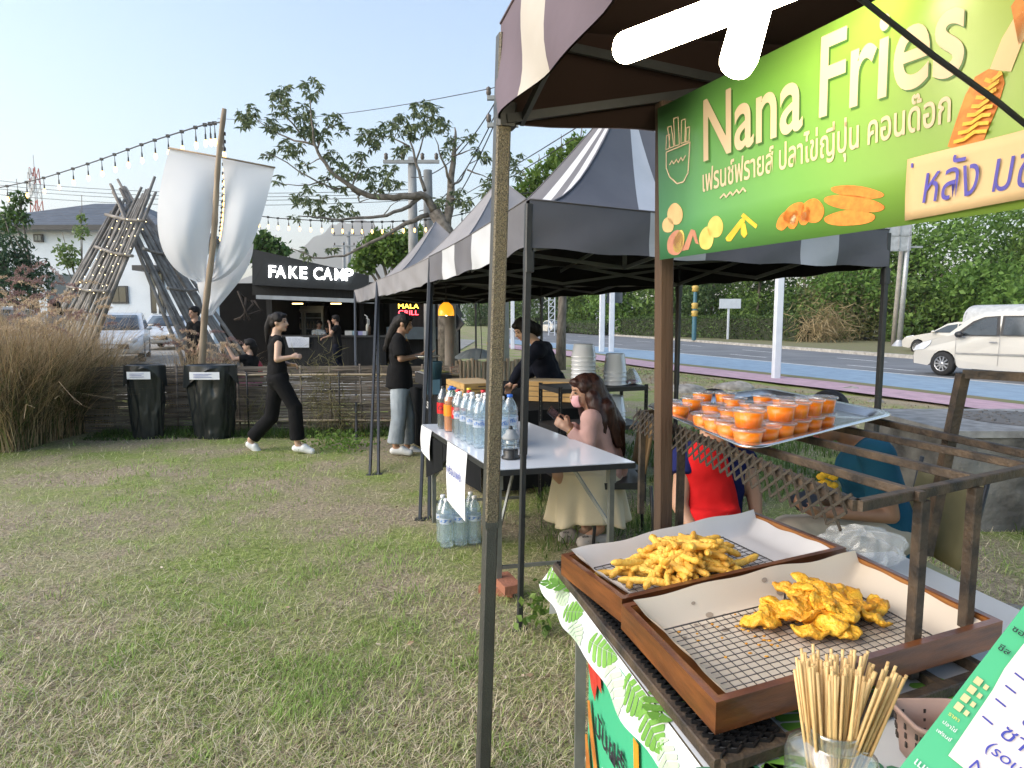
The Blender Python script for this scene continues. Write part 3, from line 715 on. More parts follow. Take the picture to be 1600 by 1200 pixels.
for s in range(5):
    P = []
    for i in range(10):
        k = i / 9; u = 185 + s * 11 - 78 * k + random.uniform(-3, 3); v = 345 + 125 * k + random.uniform(-5, 5)
        P.append(at(u, v, 13.4 - s * .12))
    mb = MB(); mb.tube(P, .004, 4); mb.build('wire', wire_m, fl)
    for p in P[:9]:
        if pb_ is None: mb = MB(); mb.ell(p, .008, 6); pb_ = mb.build('bulb', emis('fairy_warm', (1, .8, .4), 4), fl); p_0 = p
        else: d = pb_.copy(); C.objects.link(d); d.parent = fl; d.location = p - p_0

# ------------------------------------------------------------------ fountain grass clumps
gold = leaf_mat('reed_gold', (0.28, 0.19, 0.10), (0.60, 0.46, 0.28), 0.2)
gold2 = leaf_mat('reed_dark', (0.05, 0.04, 0.022), (0.16, 0.135, 0.06), 0.2)
plume_m = leaf_mat('plume', (0.50, 0.37, 0.24), (0.74, 0.60, 0.43), 0.35)
plume_d = leaf_mat('plume_purple', (0.22, 0.13, 0.13), (0.40, 0.27, 0.23), 0.3)
def reeds(label, x0, x1, y0, y1, n, h, np_, seed, tilt=0.45):
    t = thing('fountain_grass', label, 'ornamental grass', ((x0 + x1) / 2, (y0 + y1) / 2, Gz((x0 + x1) / 2, (y0 + y1) / 2)))
    def stalks(m, hh, w, matn, name, lean):
        x = RNG.uniform(x0, x1, m); y = RNG.uniform(y0, y1, m); b = np.stack([x, y, gz(x, y) + 0 * x], -1)
        az = RNG.uniform(0, 6.283, m); ln = np.abs(RNG.normal(lean, .22, m)); L = hh * RNG.uniform(.55, 1.15, m)
        ln = ln * RNG.uniform(.4, 1.9, m); d = np.stack([np.cos(az), np.sin(az), 0 * az], -1); up = np.array([0, 0, 1.0])
        s = np.stack([-np.sin(az), np.cos(az), 0 * az], -1) * (w * RNG.uniform(.6, 1.3, m))[:, None]
        rows = []
        K = 5
        for k in range(K):
            f = k / (K - 1); hor = (np.sin(ln) * L * f ** 1.9 * 1.25)[:, None]; ver = (L * (f - .32 * ln * f ** 2.6))[:, None]
            c = b + d * hor + up * ver; ww = (1 - .75 * f); rows += [c - s * ww, c + s * ww]
        v = np.stack(rows, 1).reshape(-1, 3); i = np.arange(m)[:, None] * (2 * K)
        q = np.concatenate([i + np.array([[2 * k, 2 * k + 1, 2 * k + 3, 2 * k + 2]]) for k in range(K - 1)])
        np_mesh(name, v, q, matn, t)
    stalks(n, h, .0042, gold, 'stalk', tilt); stalks(n // 4, h * .7, .0085, gold, 'leaf_blade', tilt * 1.7); stalks(n // 2, h * .8, .005, gold2, 'leaf_blade', tilt * 1.1); stalks(n // 2, h * .72, .006, leaf_mat('reed_green', (.05, .075, .02), (.17, .20, .07), .3), 'leaf_blade', tilt * 1.2)
    for mi_, (mat_, cnt) in enumerate(((plume_m, int(np_ * .6)), (plume_d, int(np_ * .4)))):
        cen = []; dr = []
        for _ in range(cnt):
            x, y = RNG.uniform(x0, x1), RNG.uniform(y0, y1); az = RNG.uniform(-.6, .6) + (0 if RNG.uniform() < .75 else math.pi); L = RNG.uniform(.17, .30)
            p = V(x + math.cos(az) * .15, y, Gz(x, y) + h * RNG.uniform(.78, 1.22)); e = RNG.uniform(-.1, 1.2); bend = RNG.uniform(.6, 1.6)
            for k in range(90):
                f = k / 90; q = p + V(math.cos(az) * (L * (f * math.cos(e) + .25 * bend * f * f)), math.sin(az) * L * f * .5, L * (f * math.sin(e) - .3 * bend * f * f))
                cen.append(q); w_ = rnd_dirs(1)[0] * .85; dr.append(w_ + np.array([.5 * math.cos(az), 0, .15]))
        dr = np.array(dr); dr /= np.linalg.norm(dr, axis=1, keepdims=True)
        v, q = leaves_np(np.array(cen), .045, .24, 0, dr); np_mesh('plume', v, q, mat_, t)
    return t
reeds('huge clump of dry golden fountain grass with plumes at the left end of the fence', -7.9, -5.85, 7.4, 9.4, 8500, 1.72, 80, 1)
reeds('dry fountain grass with arching plumes growing behind the left end of the fence', -8.6, -6.45, 9.3, 10.4, 3000, 1.6, 60, 2)
reeds('dry fountain grass clump behind the fence at the foot of the bamboo mast', -5.6, -4.85, 10.3, 10.9, 1300, 1.15, 26, 3)

# ------------------------------------------------------------------ woven fence, bins
weave = M('woven_bamboo', (0.23, 0.19, 0.155), 0.85, col2=(0.05, 0.04, 0.032), scale=7, bump=0.3, bscale=60, stretch=(.22, 1, 3), lo=.3, hi=.68)
rail = M('bamboo_rail', (0.42, 0.34, 0.23), 0.6, col2=(0.30, 0.23, 0.15), scale=5)
fA, fB = V(-6.3, 8.66, 0), V(-0.75, 9.0, 0)
fd = (fB - fA).normalized(); fn_ = V(fd.y, -fd.x, 0); FL = (fB - fA).length
fence = thing('woven_fence', 'low fence of woven dark bamboo strips between field and car park', 'fence', fA)
mb = MB(); nrow = 44
pos = [i * .42 for i in range(int(FL / .42) + 2)]
for r_ in range(nrow):
    z = .03 + r_ * .0202; s = random.uniform(-.3, 0)
    while s < FL:
        L = random.uniform(.7, 1.9); e = min(FL, s + L); s0 = max(0, s); tilt = random.uniform(-.012, .012)
        if random.random() < .95:
            pts = []; m_ = max(2, int((e - s0) / .14))
            for k in range(m_ + 1):
                q = s0 + (e - s0) * k / m_; w_ = math.sin(math.pi * (q / .42 + r_)) * .016
                pts.append(fA + fd * q + fn_ * (w_ + random.uniform(-.003, .003)) + V(0, 0, z + tilt * k / m_ + random.uniform(-.003, .003) + (.05 * (q / FL) if False else 0)))
            h_ = random.uniform(.007, .0125)
            vs = []
            for p in pts: vs += [p - V(0, 0, h_) + fn_ * .004, p + V(0, 0, h_) + fn_ * .004]
            mb.add(vs, [(2 * k, 2 * k + 2, 2 * k + 3, 2 * k + 1) for k in range(m_)], True)
        s = e - random.uniform(-.03, .1)
mb.build('weave', weave, fence)
mb = MB()
for q in pos:
    p = fA + fd * min(q, FL) ; mb.tube([p - V(0, 0, .1), p + V(random.uniform(-.02, .02), 0, .93 + random.uniform(-.03, .03))], .014, 6)
mb.build('stake', weave, fence)
for zz, q0, q1 in ((.80, 2.1, FL), (.16, 1.9, FL)):
    mb = MB(); P = [fA + fd * (q0 + (q1 - q0) * k / 12) + fn_ * .035 + V(0, 0, zz + random.uniform(-.012, .012) - .02 * k / 12) for k in range(13)]
    mb.tube(P, .0155, 7); mb.build('rail', rail, fence)
for q in (2.65, 3.9):
    mb = MB(); p = fA + fd * q + fn_ * .05; mb.tube([p - V(0, 0, .1), p + V(0, 0, .84)], .012, 6); mb.build('post', frame_dark, fence)
# creeper grass hanging on the fence
cen = []; 
for (u, v0, n_) in ((505, 590, 200), (520, 640, 260), (490, 640, 180), (550, 660, 180), (470, 590, 50), (410, 640, 120), (390, 650, 90), (620, 600, 60)):
    for _ in range(n_):
        p = at(u + random.gauss(0, 14), v0 + random.gauss(0, 26), 8.66 + random.uniform(-.05, .08)); cen.append(p)
dr = rnd_dirs(len(cen)); dr[:, 2] *= 1.4; dr[:, 1] *= .3; dr /= np.linalg.norm(dr, axis=1, keepdims=True)
v, q = leaves_np(np.array(cen), .17, .045, .1, dr)
o = np_mesh('creeping_grass', v, q, leaf_mat('creeper', (.09, .085, .035), (.26, .23, .11), .3)); o['kind'] = 'stuff'

bagm = M('bin_bag_black', (0.010, 0.014, 0.016), 0.34, col2=(0.006, 0.009, 0.011), scale=4, spec=0.45, bump=.25, bscale=3.5)
paper = M('paper_white', (0.72, 0.73, 0.76), 0.7, col2=(0.64, 0.65, 0.69), scale=8)
ink = M('ink_blue', (0.03, 0.06, 0.35), 0.6)
inkk = M('ink_dark', (0.02, 0.02, 0.03), 0.6)
def bin_(label, u0, u1, vt, vb, seed, sxt=1.0):
    Y = 8.33; p0, p1 = at(u0, vb, Y), at(u1, vb, Y); cx = (p0.x + p1.x) / 2; w = (p1.x - p0.x) / 2; h = at(0, vt, Y).z
    t = thing('rubbish_bin', label, 'bin', (cx, Y, 0))
    rn = random.Random(seed); ph = [rn.uniform(0, 6) for _ in range(12)]
    def fn(i, j):
        a_ = 2 * math.pi * i; z = h * j
        rr = w * (0.86 + .22 * j ** .7 - .10 * (1 - j) ** 2)
        ca_, sa_ = math.cos(a_) * 1.6, math.sin(a_) * 1.6
        q1 = float(fbm(np.array([ca_ * 1.6 + 2 * sa_ + 1.4 * j + seed]), np.array([j * 2.6 + sa_ * 1.6 - ca_]), seed)[0]) - .5; q2 = float(fbm(np.array([ca_ * 1.7 + seed + .8 * j]), np.array([sa_ * 1.7 - j * 1.3]), seed + 4)[0]) - .5
        rr *= 1 + .24 * q1 + .42 * q2 * (1 - .25 * j) - .07 * abs(q1 * 2) ** .5
        n_ = .0
        return V(cx + math.cos(a_) * (rr + n_), Y + math.sin(a_) * (rr + n_) * .62, max(.0, z))
    mb = MB(); mb.grid(fn, 96, 60, sm=True)
    mb.grid(lambda i, j: V(cx + math.cos(2 * math.pi * i) * w * (1.02 - .3 * j), Y + math.sin(2 * math.pi * i) * w * .62 * (1.02 - .3 * j), h + .015 * math.sin(math.pi * j) - .10 * max(0, j - .4)), 48, 5)
    bg_ = mb.build('bag', bagm, t)
    # folded over collar
    mb = MB()
    def fc(i, j):
        a_ = math.pi + math.pi * i; k = w * (1.08 + .06 * j + .03 * math.sin(9 * a_ + ph[5]) * j)
        return V(cx + math.cos(a_) * k, Y + math.sin(a_) * k * .63, h * (1.0 - .30 * j * (.55 + .45 * math.sin(2.2 * a_ + ph[6])) ) + .006)
    mb.grid(fc, 40, 8, sm=False); mb.build('bag_collar', bagm, t)
    pw = w * .62; mb = MB(); yf = Y - w * .75
    mb.grid(lambda i, j: V(cx - pw + 2 * pw * i + w * .1, yf - .015 - .01 * math.sin(3 * i), h * .93 - .095 * (1 - j)), 6, 2)
    pp = mb.build('paper_label', paper, t)
    mb = MB()
    for k in range(3): mb.bar(V(cx - pw * .7 + w * .1, yf - .03, h * .90 - .02 * k), V(cx + pw * (.5 - .2 * (k % 2)) + w * .1, yf - .03, h * .90 - .02 * k + .004), .004)
    mb.build('writing', ink, pp)
    return t
bin_('narrower black bagged bin left, paper label on its rim, against the woven fence', 204, 262, 571, 684, 3)
bin_('wider black bagged bin with label, nearest the walking woman by the fence', 298, 371, 571, 686, 8)
# ------------------------------------------------------------------ black shop with lit letters
KY = 16.6
black_wood = M('shop_black_boards', (0.011, 0.013, 0.015), 0.75, spec=.2, col2=(0.006, 0.007, 0.008), scale=6, stretch=(4, 1, .3))
def boards(m, dx, dz, strength=.8, sc=6.0):
    n = m.node_tree.nodes; l = m.node_tree.links; tc = n.new('ShaderNodeTexCoord'); mp = n.new('ShaderNodeMapping'); mp.inputs['Rotation'].default_value = (0, dx, dz)
    w = n.new('ShaderNodeTexWave'); w.wave_type = 'BANDS'; w.bands_direction = 'X'; w.wave_profile = 'SAW'; w.inputs['Scale'].default_value = sc; w.inputs['Distortion'].default_value = 0
    l.new(tc.outputs['Object'], mp.inputs[0]); l.new(mp.outputs[0], w.inputs[0]); bp = n.new('ShaderNodeBump'); bp.inputs['Strength'].default_value = strength; bp.inputs['Distance'].default_value = .02
    l.new(w.outputs['Fac'], bp.inputs['Height']); l.new(bp.outputs[0], n['Principled BSDF'].inputs['Normal'])
boards(black_wood, 0, 0)
sign_black = M('sign_black_metal', (0.013, 0.017, 0.021), 0.6, spec=.3, col2=(0.009, 0.012, 0.015), scale=3); boards(sign_black, R(-28), 0, 1.0, 1.0)
steel_grey = M('beam_grey', (0.34, 0.36, 0.38), 0.5); inner_dark = M('shop_inside', (0.009, 0.009, 0.009), 0.9, spec=.1)
shop = thing('food_shop', 'black timber shop with slanting sign board and lit white letters', 'shop', (at(480, 0, KY).x, KY, Gz(-5, KY)))
gk = Gz(-5, KY) - .05
kxl, kxr = at(394, 0, KY).x, at(699, 0, KY).x
def zat(v, Y=KY): return at(0, v, Y).z
# sign board
mb = MB(); pts = [at(394, 389, KY), at(575, 430, KY), at(575, 453, KY), at(394, 445, KY)]
mb.slab(pts, V(0, .12, 0)); mb.build('sign_board', sign_black, shop)
mb = MB(); mb.slab([at(394, 446, KY + .1), at(575, 454, KY + .1), at(575, 466, KY + .1), at(394, 461, KY + .1)], V(0, .06, 0)); mb.build('fascia', black_wood, shop)
mb = MB(); mb.bar(at(401, 464, KY - .05), at(585, 471, KY - .05), .08, .1); mb.build('beam', steel_grey, shop)
xd = (at(552, 430, KY) - at(416, 423, KY)); 
for ch_, u0_, u1_ in (('F', 418, 429), ('A', 431, 447), ('K', 450, 464), ('E', 466.5, 478), ('C', 489, 503), ('A', 505, 519.5), ('M', 521, 535.5), ('P', 538, 550)):
    text('letter', ch_, at(u0_, 432.5 + (u0_ - 417) * .045, KY - .06), xd, (0, 0, 1), 0.42, emis('letter_white', (1, 1, 1), 4.0), shop, bold=.004 if ch_ == 'M' else .018, width=(u1_ - u0_) * KY / F)
# walls: back, left bay, right booth
mb = MB(); mb.box(((kxl + kxr) / 2, KY + 3.1, (zat(430) + gk) / 2), (kxr - kxl, .15, zat(430) - gk)); mb.build('back_wall', inner_dark, shop)
mb = MB(); xL = at(300, 0, KY).x; mb.box(((xL + kxl) / 2, KY + .8, (zat(440) + gk) / 2), (kxl - xL, .15, zat(440) - gk)); mb.build('side_wall', inner_dark, shop)
mb = MB(); mb.box((kxl + .08, KY + 1.6, (zat(440) + gk) / 2), (.15, 2.9, zat(440) - gk)); mb.build('side_wall', black_wood, shop)
mb = MB(); xb = at(548, 0, KY).x; mb.box((xb, KY + 1.7, (zat(455) + gk) / 2), (.12, 2.6, zat(455) - gk)); mb.build('partition', inner_dark, shop)
mb = MB(); mb.slab([V(kxl - .1, KY - .1, zat(446)), V(kxr + .1, KY - .1, zat(462)), V(kxr + .1, KY + 3.3, zat(462)), V(kxl - .1, KY + 3.3, zat(446))], V(0, 0, .06)); mb.build('roof', sign_black, shop)
# counter
zc = zat(527); mb = MB(); x0, x1 = at(398, 0, KY).x, at(592, 0, KY).x
mb.box(((x0 + x1) / 2, KY + .05, (zc + gk) / 2), (x1 - x0, .1, zc - gk)); mb.build('counter_front', black_wood, shop)
mb = MB(); mb.box(((x0 + x1) / 2, KY + .28, zc + .025), (x1 - x0 + .06, .62, .05)); mb.build('counter_top', M('counter_dark', (0.035, 0.035, 0.037), 0.35), shop)
# right booth: boarded wall with blue-grey ledge
mb = MB(); xr0 = at(594, 0, KY).x; mb.box(((xr0 + kxr) / 2, KY + .5, (zat(455) + gk) / 2), (kxr - xr0, .12, zat(455) - gk)); mb.build('booth_wall', black_wood, shop)
mb = MB(); mb.box(((xr0 + kxr) / 2, KY + .2, (zat(511) + zat(530)) / 2), (kxr - xr0, .4, zat(511) - zat(530))); mb.build('booth_counter', M('counter_blue_grey', (0.05, 0.07, 0.085), .6), shop)
mb = MB(); mb.tube([V(kxr + .05, KY + .3, gk), V(kxr + .05, KY + .3, zat(448))], .13, 8); mb.build('corner_post', M('post_timber_grey', (.20, .175, .15), .9, bump=.4), shop)
mb = MB(); mb.bar(at(718, 484, KY), at(706, 505, KY - .3), .05, .35); mb.bar(at(700, 485, KY), at(720, 512, KY - .2), .05, .3); mb.build('flap', frame_dark, shop)
# ceiling lamps
for u in (465, 525): mb = MB(); p = at(u, 474.5, KY + .8); mb.box(p, (.26, .1, .03)); mb.build('ceiling_lamp', emis('lamp_yellow', (1, .66, .25), 3.5), shop)
# MALA GRILL neon
NY = KY - .1
neon = thing('neon_sign', 'small neon sign, yellow word over red word, on the black booth wall', 'neon sign', at(638, 480, NY))
mb = MB()
for u in (624, 653): mb.bar(at(u, 468, NY), at(u, 452, NY), .015)
mb.build('hanger', frame_dark, neon)
text('word', 'MALA', at(621.5, 482, NY), (1, 0, 0), (0, 0, 1), .17, emis('neon_yellow', (1, .62, .05), 4), neon, bold=0, width=at(655, 0, NY).x - at(621.5, 0, NY).x)
text('word', 'GRILL', at(622, 492, NY), (1, 0, 0), (0, 0, 1), .17, emis('neon_red', (1, .05, .07), 4), neon, bold=.006, width=at(655, 0, NY).x - at(622, 0, NY).x)
text('word', 'AT', at(634, 474, NY), (1, 0, 0), (0, 0, 1), .10, emis('neon_red', (1, .05, .07), 4), neon, bold=.02)
# fridge
fy = KY + 2.3
fr = thing('display_fridge', 'two door glass display fridge at the back inside the shop', 'fridge', V(at(476, 0, fy).x, fy, gk))
a, b = at(443, 478, fy), at(505, 478, fy); zt = a.z
mb = MB(); mb.box(((a.x + b.x) / 2, fy + .3, (zt + gk) / 2), (b.x - a.x, .5, zt - gk)); mb.build('cabinet', M('fridge_steel', (.30, .30, .29), .35, .6), fr)
for k in (0, 1):
    w = (b.x - a.x) / 2; cx = a.x + w * (k + .5)
    mb = MB()
    for (c, s) in (((cx, fy, zt - .12), (w - .02, .06, .07)), ((cx, fy, gk + .3), (w - .02, .06, .1)), ((cx - w / 2 + .035, fy, (zt + gk) / 2), (.05, .061, zt - gk - .3)), ((cx + w / 2 - .035, fy, (zt + gk) / 2), (.05, .061, zt - gk - .3))): mb.box(c, s)
    d = mb.build('door', M('fridge_frame', (.36, .35, .33), .35, .5), fr)
    mb = MB(); mb.box((cx, fy + .02, (zt + gk) / 2), (w - .1, .01, zt - gk - .4)); mb.build('pane', M('fridge_glass', (.055, .065, .065), .1, col2=(.02, .022, .025), scale=5), d)
    mb = MB()
    for j in range(5): mb.box((cx, fy + .0, zt - .35 - j * .32), (w - .12, .03, .02))
    mb.build('shelf', steel_grey, d)
    mb = MB()
    for j in range(4):
        for q in range(5): mb.lathe([(.035, 0), (.035, .14), (.012, .18), (.012, .22)], (cx - w / 2 + .12 + q * (w - .24) / 4, fy - .005, zt - .67 - j * .32), 6)
    mb.build('bottle_row', M('bottles_brown', (.16, .10, .06), .3, col2=(.05, .07, .06), scale=20), d)
def paper_sheet(label, p00, p10, p11, p01, lines=6, bow=.01, ink_=ink, cat='paper'):
    p00, p10, p11, p01 = map(Vector, (p00, p10, p11, p01)); nrm = (p10 - p00).cross(p01 - p00).normalized()
    if nrm.y > 0: nrm = -nrm
    t = thing('paper_notice', label, cat, p00)
    fn = lambda i, j: p00.lerp(p10, i).lerp(p01.lerp(p11, i), j) + nrm * (bow * math.sin(math.pi * j) + .25 * bow * math.sin(5 * i))
    mb = MB(); mb.grid(fn, 8, 8); mb.build('sheet', paper, t)
    mb = MB()
    for k in range(lines):
        j = .85 - .7 * k / max(1, lines - 1); i = .12
        while i < .85:
            L = random.uniform(.05, .14); e = min(.88, i + L)
            mb.bar(fn(i, j) + nrm * .002, fn(e, j + random.uniform(-.02, .02)) + nrm * .002, .0025 * max(1, (p01 - p00).length / .3), .001, up=nrm); i = e + .04
    mb.build('writing', ink_, t); return t
paper_sheet('white menu sheets taped on the black counter front of the shop', at(451, 543, KY - .03), at(483, 543, KY - .03), at(483, 526, KY - .03), at(446, 526, KY - .03), 7)
# small goods on the counter
mbx = [('small white box of straws on the shop counter', 546, 12, .10, (.55, .55, .52), .55), ('pale blue packet on the shop counter', 554.5, 7, .10, (.30, .45, .52), .16), ('lilac packet on the shop counter', 564, 7, .09, (.36, .34, .55), .14), ('plain white packet at the end of the shop counter', 570.5, 6, .09, (.62, .62, .64), .12)]
for lab, u, wpx, h, col, w in mbx:
    p = at(u, 524, KY + .2); mb = MB(); w = wpx * KY / F
    mb.box((p.x, p.y, zc + .05 + h / 2 + .003), (w, .14, h)); mb.box((p.x, p.y, zc + .053 + h + .006), (w * .97, .13, .012))
    tag(mb.build('packet', M('packet_' + str(u), col, .6)), lab, 'packet')
for lab, u, h, col, capc in (('dark sauce bottle with white pump at the end of the shop counter', 577, .34, (.12, .07, .04), (.75, .75, .72)), ('pale syrup bottle with white pump beside the dark bottle', 574.5, .40, (.62, .58, .48), (.78, .78, .76))):
    p = at(u, 520, KY + .22); z = zc + .053
    t = thing('pump_bottle', lab, 'bottle', (p.x, p.y, z))
    mb = MB(); mb.lathe([(.001, 0), (.045, 0), (.045, h * .6), (.03, h * .72), (.016, h * .76), (.016, h * .8)], (p.x, p.y, z), 12); mb.build('bottle', M('syrup' + str(u), col, .25), t)
    mb = MB(); mb.tube([(p.x, p.y, z + h * .8), (p.x, p.y, z + h * 1.2), (p.x - .07, p.y, z + h * 1.32)], .014, 6); mb.build('pump', M('pump_white', (.7, .7, .68), .4), t)
# loose timber, bench and pots in the dark corner left of the shop
mb = MB(); 
for k in range(4): mb.tube([at(385 + 4 * k, 470, KY - .3), at(372 + 12 * k, 455 + 10 * k, KY - .4), at(390 - 8 * k, 500, KY - .5)], .03, 5)
tag(mb.build('driftwood', M('driftwood', (.045, .033, .025), .9)), 'dark gnarled driftwood branch fixed on the wall left of the shop opening', 'driftwood')

# ------------------------------------------------------------------ pop-up canopies
tent_dark = M('canopy_charcoal', (0.112, 0.110, 0.122), 0.75, col2=(0.092, 0.090, 0.102), scale=2.5, bump=.5, bscale=5)
tent_grey = M('canopy_grey', (0.22, 0.215, 0.225), 0.75, col2=(0.185, 0.18, 0.19), scale=2.5, bump=.5, bscale=5)
tent_lite = M('canopy_pale', (0.46, 0.47, 0.50), 0.75, col2=(0.40, 0.41, 0.43), scale=2.5, bump=.5, bscale=5)
tent_cream = M('canopy_cream', (0.46, 0.42, 0.37), 0.75, col2=(0.40, 0.36, 0.315), scale=2.5, bump=.5, bscale=5)
tent_plum = M('canopy_plum', (0.125, 0.09, 0.11), 0.7, col2=(0.10, 0.072, 0.088), scale=2.5, bump=.5, bscale=5)
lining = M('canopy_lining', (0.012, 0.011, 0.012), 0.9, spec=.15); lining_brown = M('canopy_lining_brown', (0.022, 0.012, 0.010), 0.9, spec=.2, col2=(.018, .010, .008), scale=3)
tube_black = M('tube_black', (0.035, 0.038, 0.042), 0.42, col2=(0.028, 0.03, 0.033), scale=20, metal=.3)
tube_grey = M('tube_steel_grey', (0.16, 0.165, 0.17), 0.45, metal=.4)
def tent(label, A, B, Cc, D, ztop, zeave, zapex, mats, sideAB, sideAC, sideBD=None, sideCD=None, legs=((1, 1, 1, 1)), lin=lining, legmat=None, leans=(None,) * 4, wob=.012, skip=(), legw=.034):
    """A near-left, B near-right, C far-left, D far-right (x, y); stripes: list of (t0, t1) pale bands along each side"""
    cs = [Vector((p[0], p[1], 0)) for p in (A, B, Cc, D)]; ctr = sum(cs, Vector()) / 4
    t = thing('canopy_tent', label, 'canopy', (ctr.x, ctr.y, 0), 'canopies in a row along the field')
    apex = V(ctr.x, ctr.y, zapex)
    def up(p, z): return V(p.x, p.y, z)
    sides = ((0, 1, sideAB), (0, 2, sideAC), (1, 3, sideBD or sideAC), (2, 3, sideCD or sideAB))
    mb = MB(); ml = MB(); N = 40
    for si, (i, j, st) in enumerate(sides):
        a, b = cs[i], cs[j]; out = ((a + b) / 2 - ctr).normalized()
        def pale(k): return any(t0 <= (k + .5) / N < t1 for t0, t1 in st)
        def roof(s, f, dz=0):
            e = up(a.lerp(b, s), zeave); p = e.lerp(apex, f)
            sag = -.30 * (zapex - zeave) * math.sin(math.pi * f ** .8) * (0.65 + .35 * math.sin(math.pi * s))
            return p + V(0, 0, sag - .016 * math.sin(math.pi * s) * (1 - f) - dz) 
        def val(s, f, inn=0):
            p = up(a.lerp(b, s), 0); sag = .016 * math.sin(math.pi * s)
            z = zeave + (ztop - zeave) * f - sag * (1 + .3 * f) + (.006 * math.sin(31 * s + si) * f)
            w = (wob * math.sin(13 * s + 2 * si) + wob * .7 * math.sin(29 * s + 5 * f + si)) * f
            return p + out * (.012 + w - inn) + V(0, 0, z)
        cols = lambda k: 1 if pale(k) else 0
        for k in range(N):
            mb.mi = cols(k); s0, s1 = k / N, (k + 1) / N
            mb.smooth = True
            mb.grid(lambda u, v: roof(s0 + (s1 - s0) * u, v), 1, 12)
            if si not in skip: mb.grid(lambda u, v: val(s0 + (s1 - s0) * u, v), 1, 8)
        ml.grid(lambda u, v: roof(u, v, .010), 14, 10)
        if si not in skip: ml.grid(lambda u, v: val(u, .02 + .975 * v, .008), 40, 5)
    for m_ in (mb, ml):   # weld
        pass
    o = mb.build('canopy', list(mats), t); bm = bmesh.new(); bm.from_mesh(o.data); bmesh.ops.remove_doubles(bm, verts=bm.verts, dist=.0004); bmesh.ops.recalc_face_normals(bm, faces=bm.faces); bm.to_mesh(o.data); bm.free()
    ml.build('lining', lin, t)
    mp_b = MB()
    for si, (i, j, st) in enumerate(sides):
        a, b = cs[i], cs[j]; out = ((a + b) / 2 - ctr).normalized()
        if si not in skip: mp_b.tube([up(a.lerp(b, k / 16), zeave - .016 * math.sin(math.pi * k / 16) + .002) + out * .013 for k in range(17)], .004, 5)
    for c_ in cs: mp_b.tube([up(c_, zeave + .003).lerp(apex, f) + V(0, 0, -.30 * (zapex - zeave) * math.sin(math.pi * f ** .8) * .65 + .003) for f in [k / 12 for k in range(13)]], .005, 5)
    mp_b.build('seam_piping', mats[0], t)
    lm = legmat or tube_black
    for k in range(4):
        if not legs[k]: continue
        p = cs[k]; q = leans[k] if leans[k] is not None else p
        b = up(q, Gz(q.x, q.y) - .01); tp = up(p, zeave - .02); md = b.lerp(tp, .45)
        mb = MB(); mb.bar(md - (tp - b) * .02, tp, legw, legw, up=(cs[2] - cs[0]), bev=.15); mb.bar(b, md, legw * .8, legw * .8, up=(cs[2] - cs[0]), bev=.15); mb.box(b + V(0, 0, .008), (.075, .075, .012))
        mb.bar(tp - V(0, 0, .32), tp - V(0, 0, .22), legw * 1.35, legw * 1.35, up=(cs[2] - cs[0]), bev=.15)
        mb.build('leg', lm, t)
    for si, (i, j, st) in enumerate(sides):
        a, b = cs[i], cs[j]; h0, h1 = ztop + .0, zeave - .05
        n_ = 2; mb = MB()
        for k in range(n_):
            p, q = a.lerp(b, k / n_), a.lerp(b, (k + 1) / n_); inw = (ctr - (a + b) / 2).normalized() * .03
            mb.bar(up(p, h0) + inw, up(q, h1) + inw, .013, .026); mb.bar(up(p, h1) + inw * 1.7, up(q, h0) + inw * 1.7, .013, .026)
        mb.build('truss', tube_black if lin is lining_brown else tube_grey, t)
    mb = MB(); mb.bar(up(ctr, ztop + .05), up(ctr, zapex - .03), .03)
    for i, j, st in sides:
        m_ = (cs[i] + cs[j]) / 2; mb.bar(up(m_, ztop + .12), up(ctr, ztop + .3), .013, .026); mb.bar(up(m_, zeave - .06), up(ctr, ztop + .05), .013, .026)
    mb.build('centre_truss', tube_black if lin is lining_brown else tube_grey, t)
    return t
ZT, ZE, ZA = 1.91, 2.16, 2.95
def P2(p): return (p.x, p.y)
A2b = on(812, 980); A2 = at(826, 388, A2b.y); ZT = A2.z
C2b = on(656, 812); C2 = on(673, 441, ZT); E2b = on(578, 742); E2 = on(590, 463, ZT); F2 = on(558, 469, ZT)
B2 = on(1384, 416, ZT); D2 = on(1062, 446, ZT)
st = (C2 - A2); D3 = V(*(D2 + (E2 - C2) * 1.0)); D4 = D3 + (E2 - C2)
F2 = E2 + V((E2 - C2).x * .9, (E2 - C2).y * .9, 0)
ZE = at(826, 312, A2.y).z; ZA = ZE + 1.12
tent('striped black and pale canopy over the white drinks table', P2(A2), P2(B2), P2(C2), P2(D2), ZT, ZE, ZA, (tent_dark, tent_lite), [(.28, .43), (.69, .83)], [(.12, .40), (.60, .78)], leans=(A2b, None, C2b, None), sideCD=[(.2, .3)])
tent('second canopy in the row, plain grey on its left face, over the grill stall', P2(C2 + V(.0, .05, 0)), P2(D2 + V(0, .05, 0)), P2(E2), P2(D3), ZT, ZE, ZA, (tent_grey, tent_lite), [], [], leans=(C2b + V(.07, .02, 0), None, E2b, None))
tent('farthest canopy in the row, plain grey, nearest the black shop', P2(E2 + V(0, .05, 0)), P2(D3 + V(0, .05, 0)), P2(F2), P2(D4), ZT, ZE, ZA, (tent_grey, tent_lite), [], [], leans=(E2b + V(.08, .03, 0), None, on(557, 690), None))

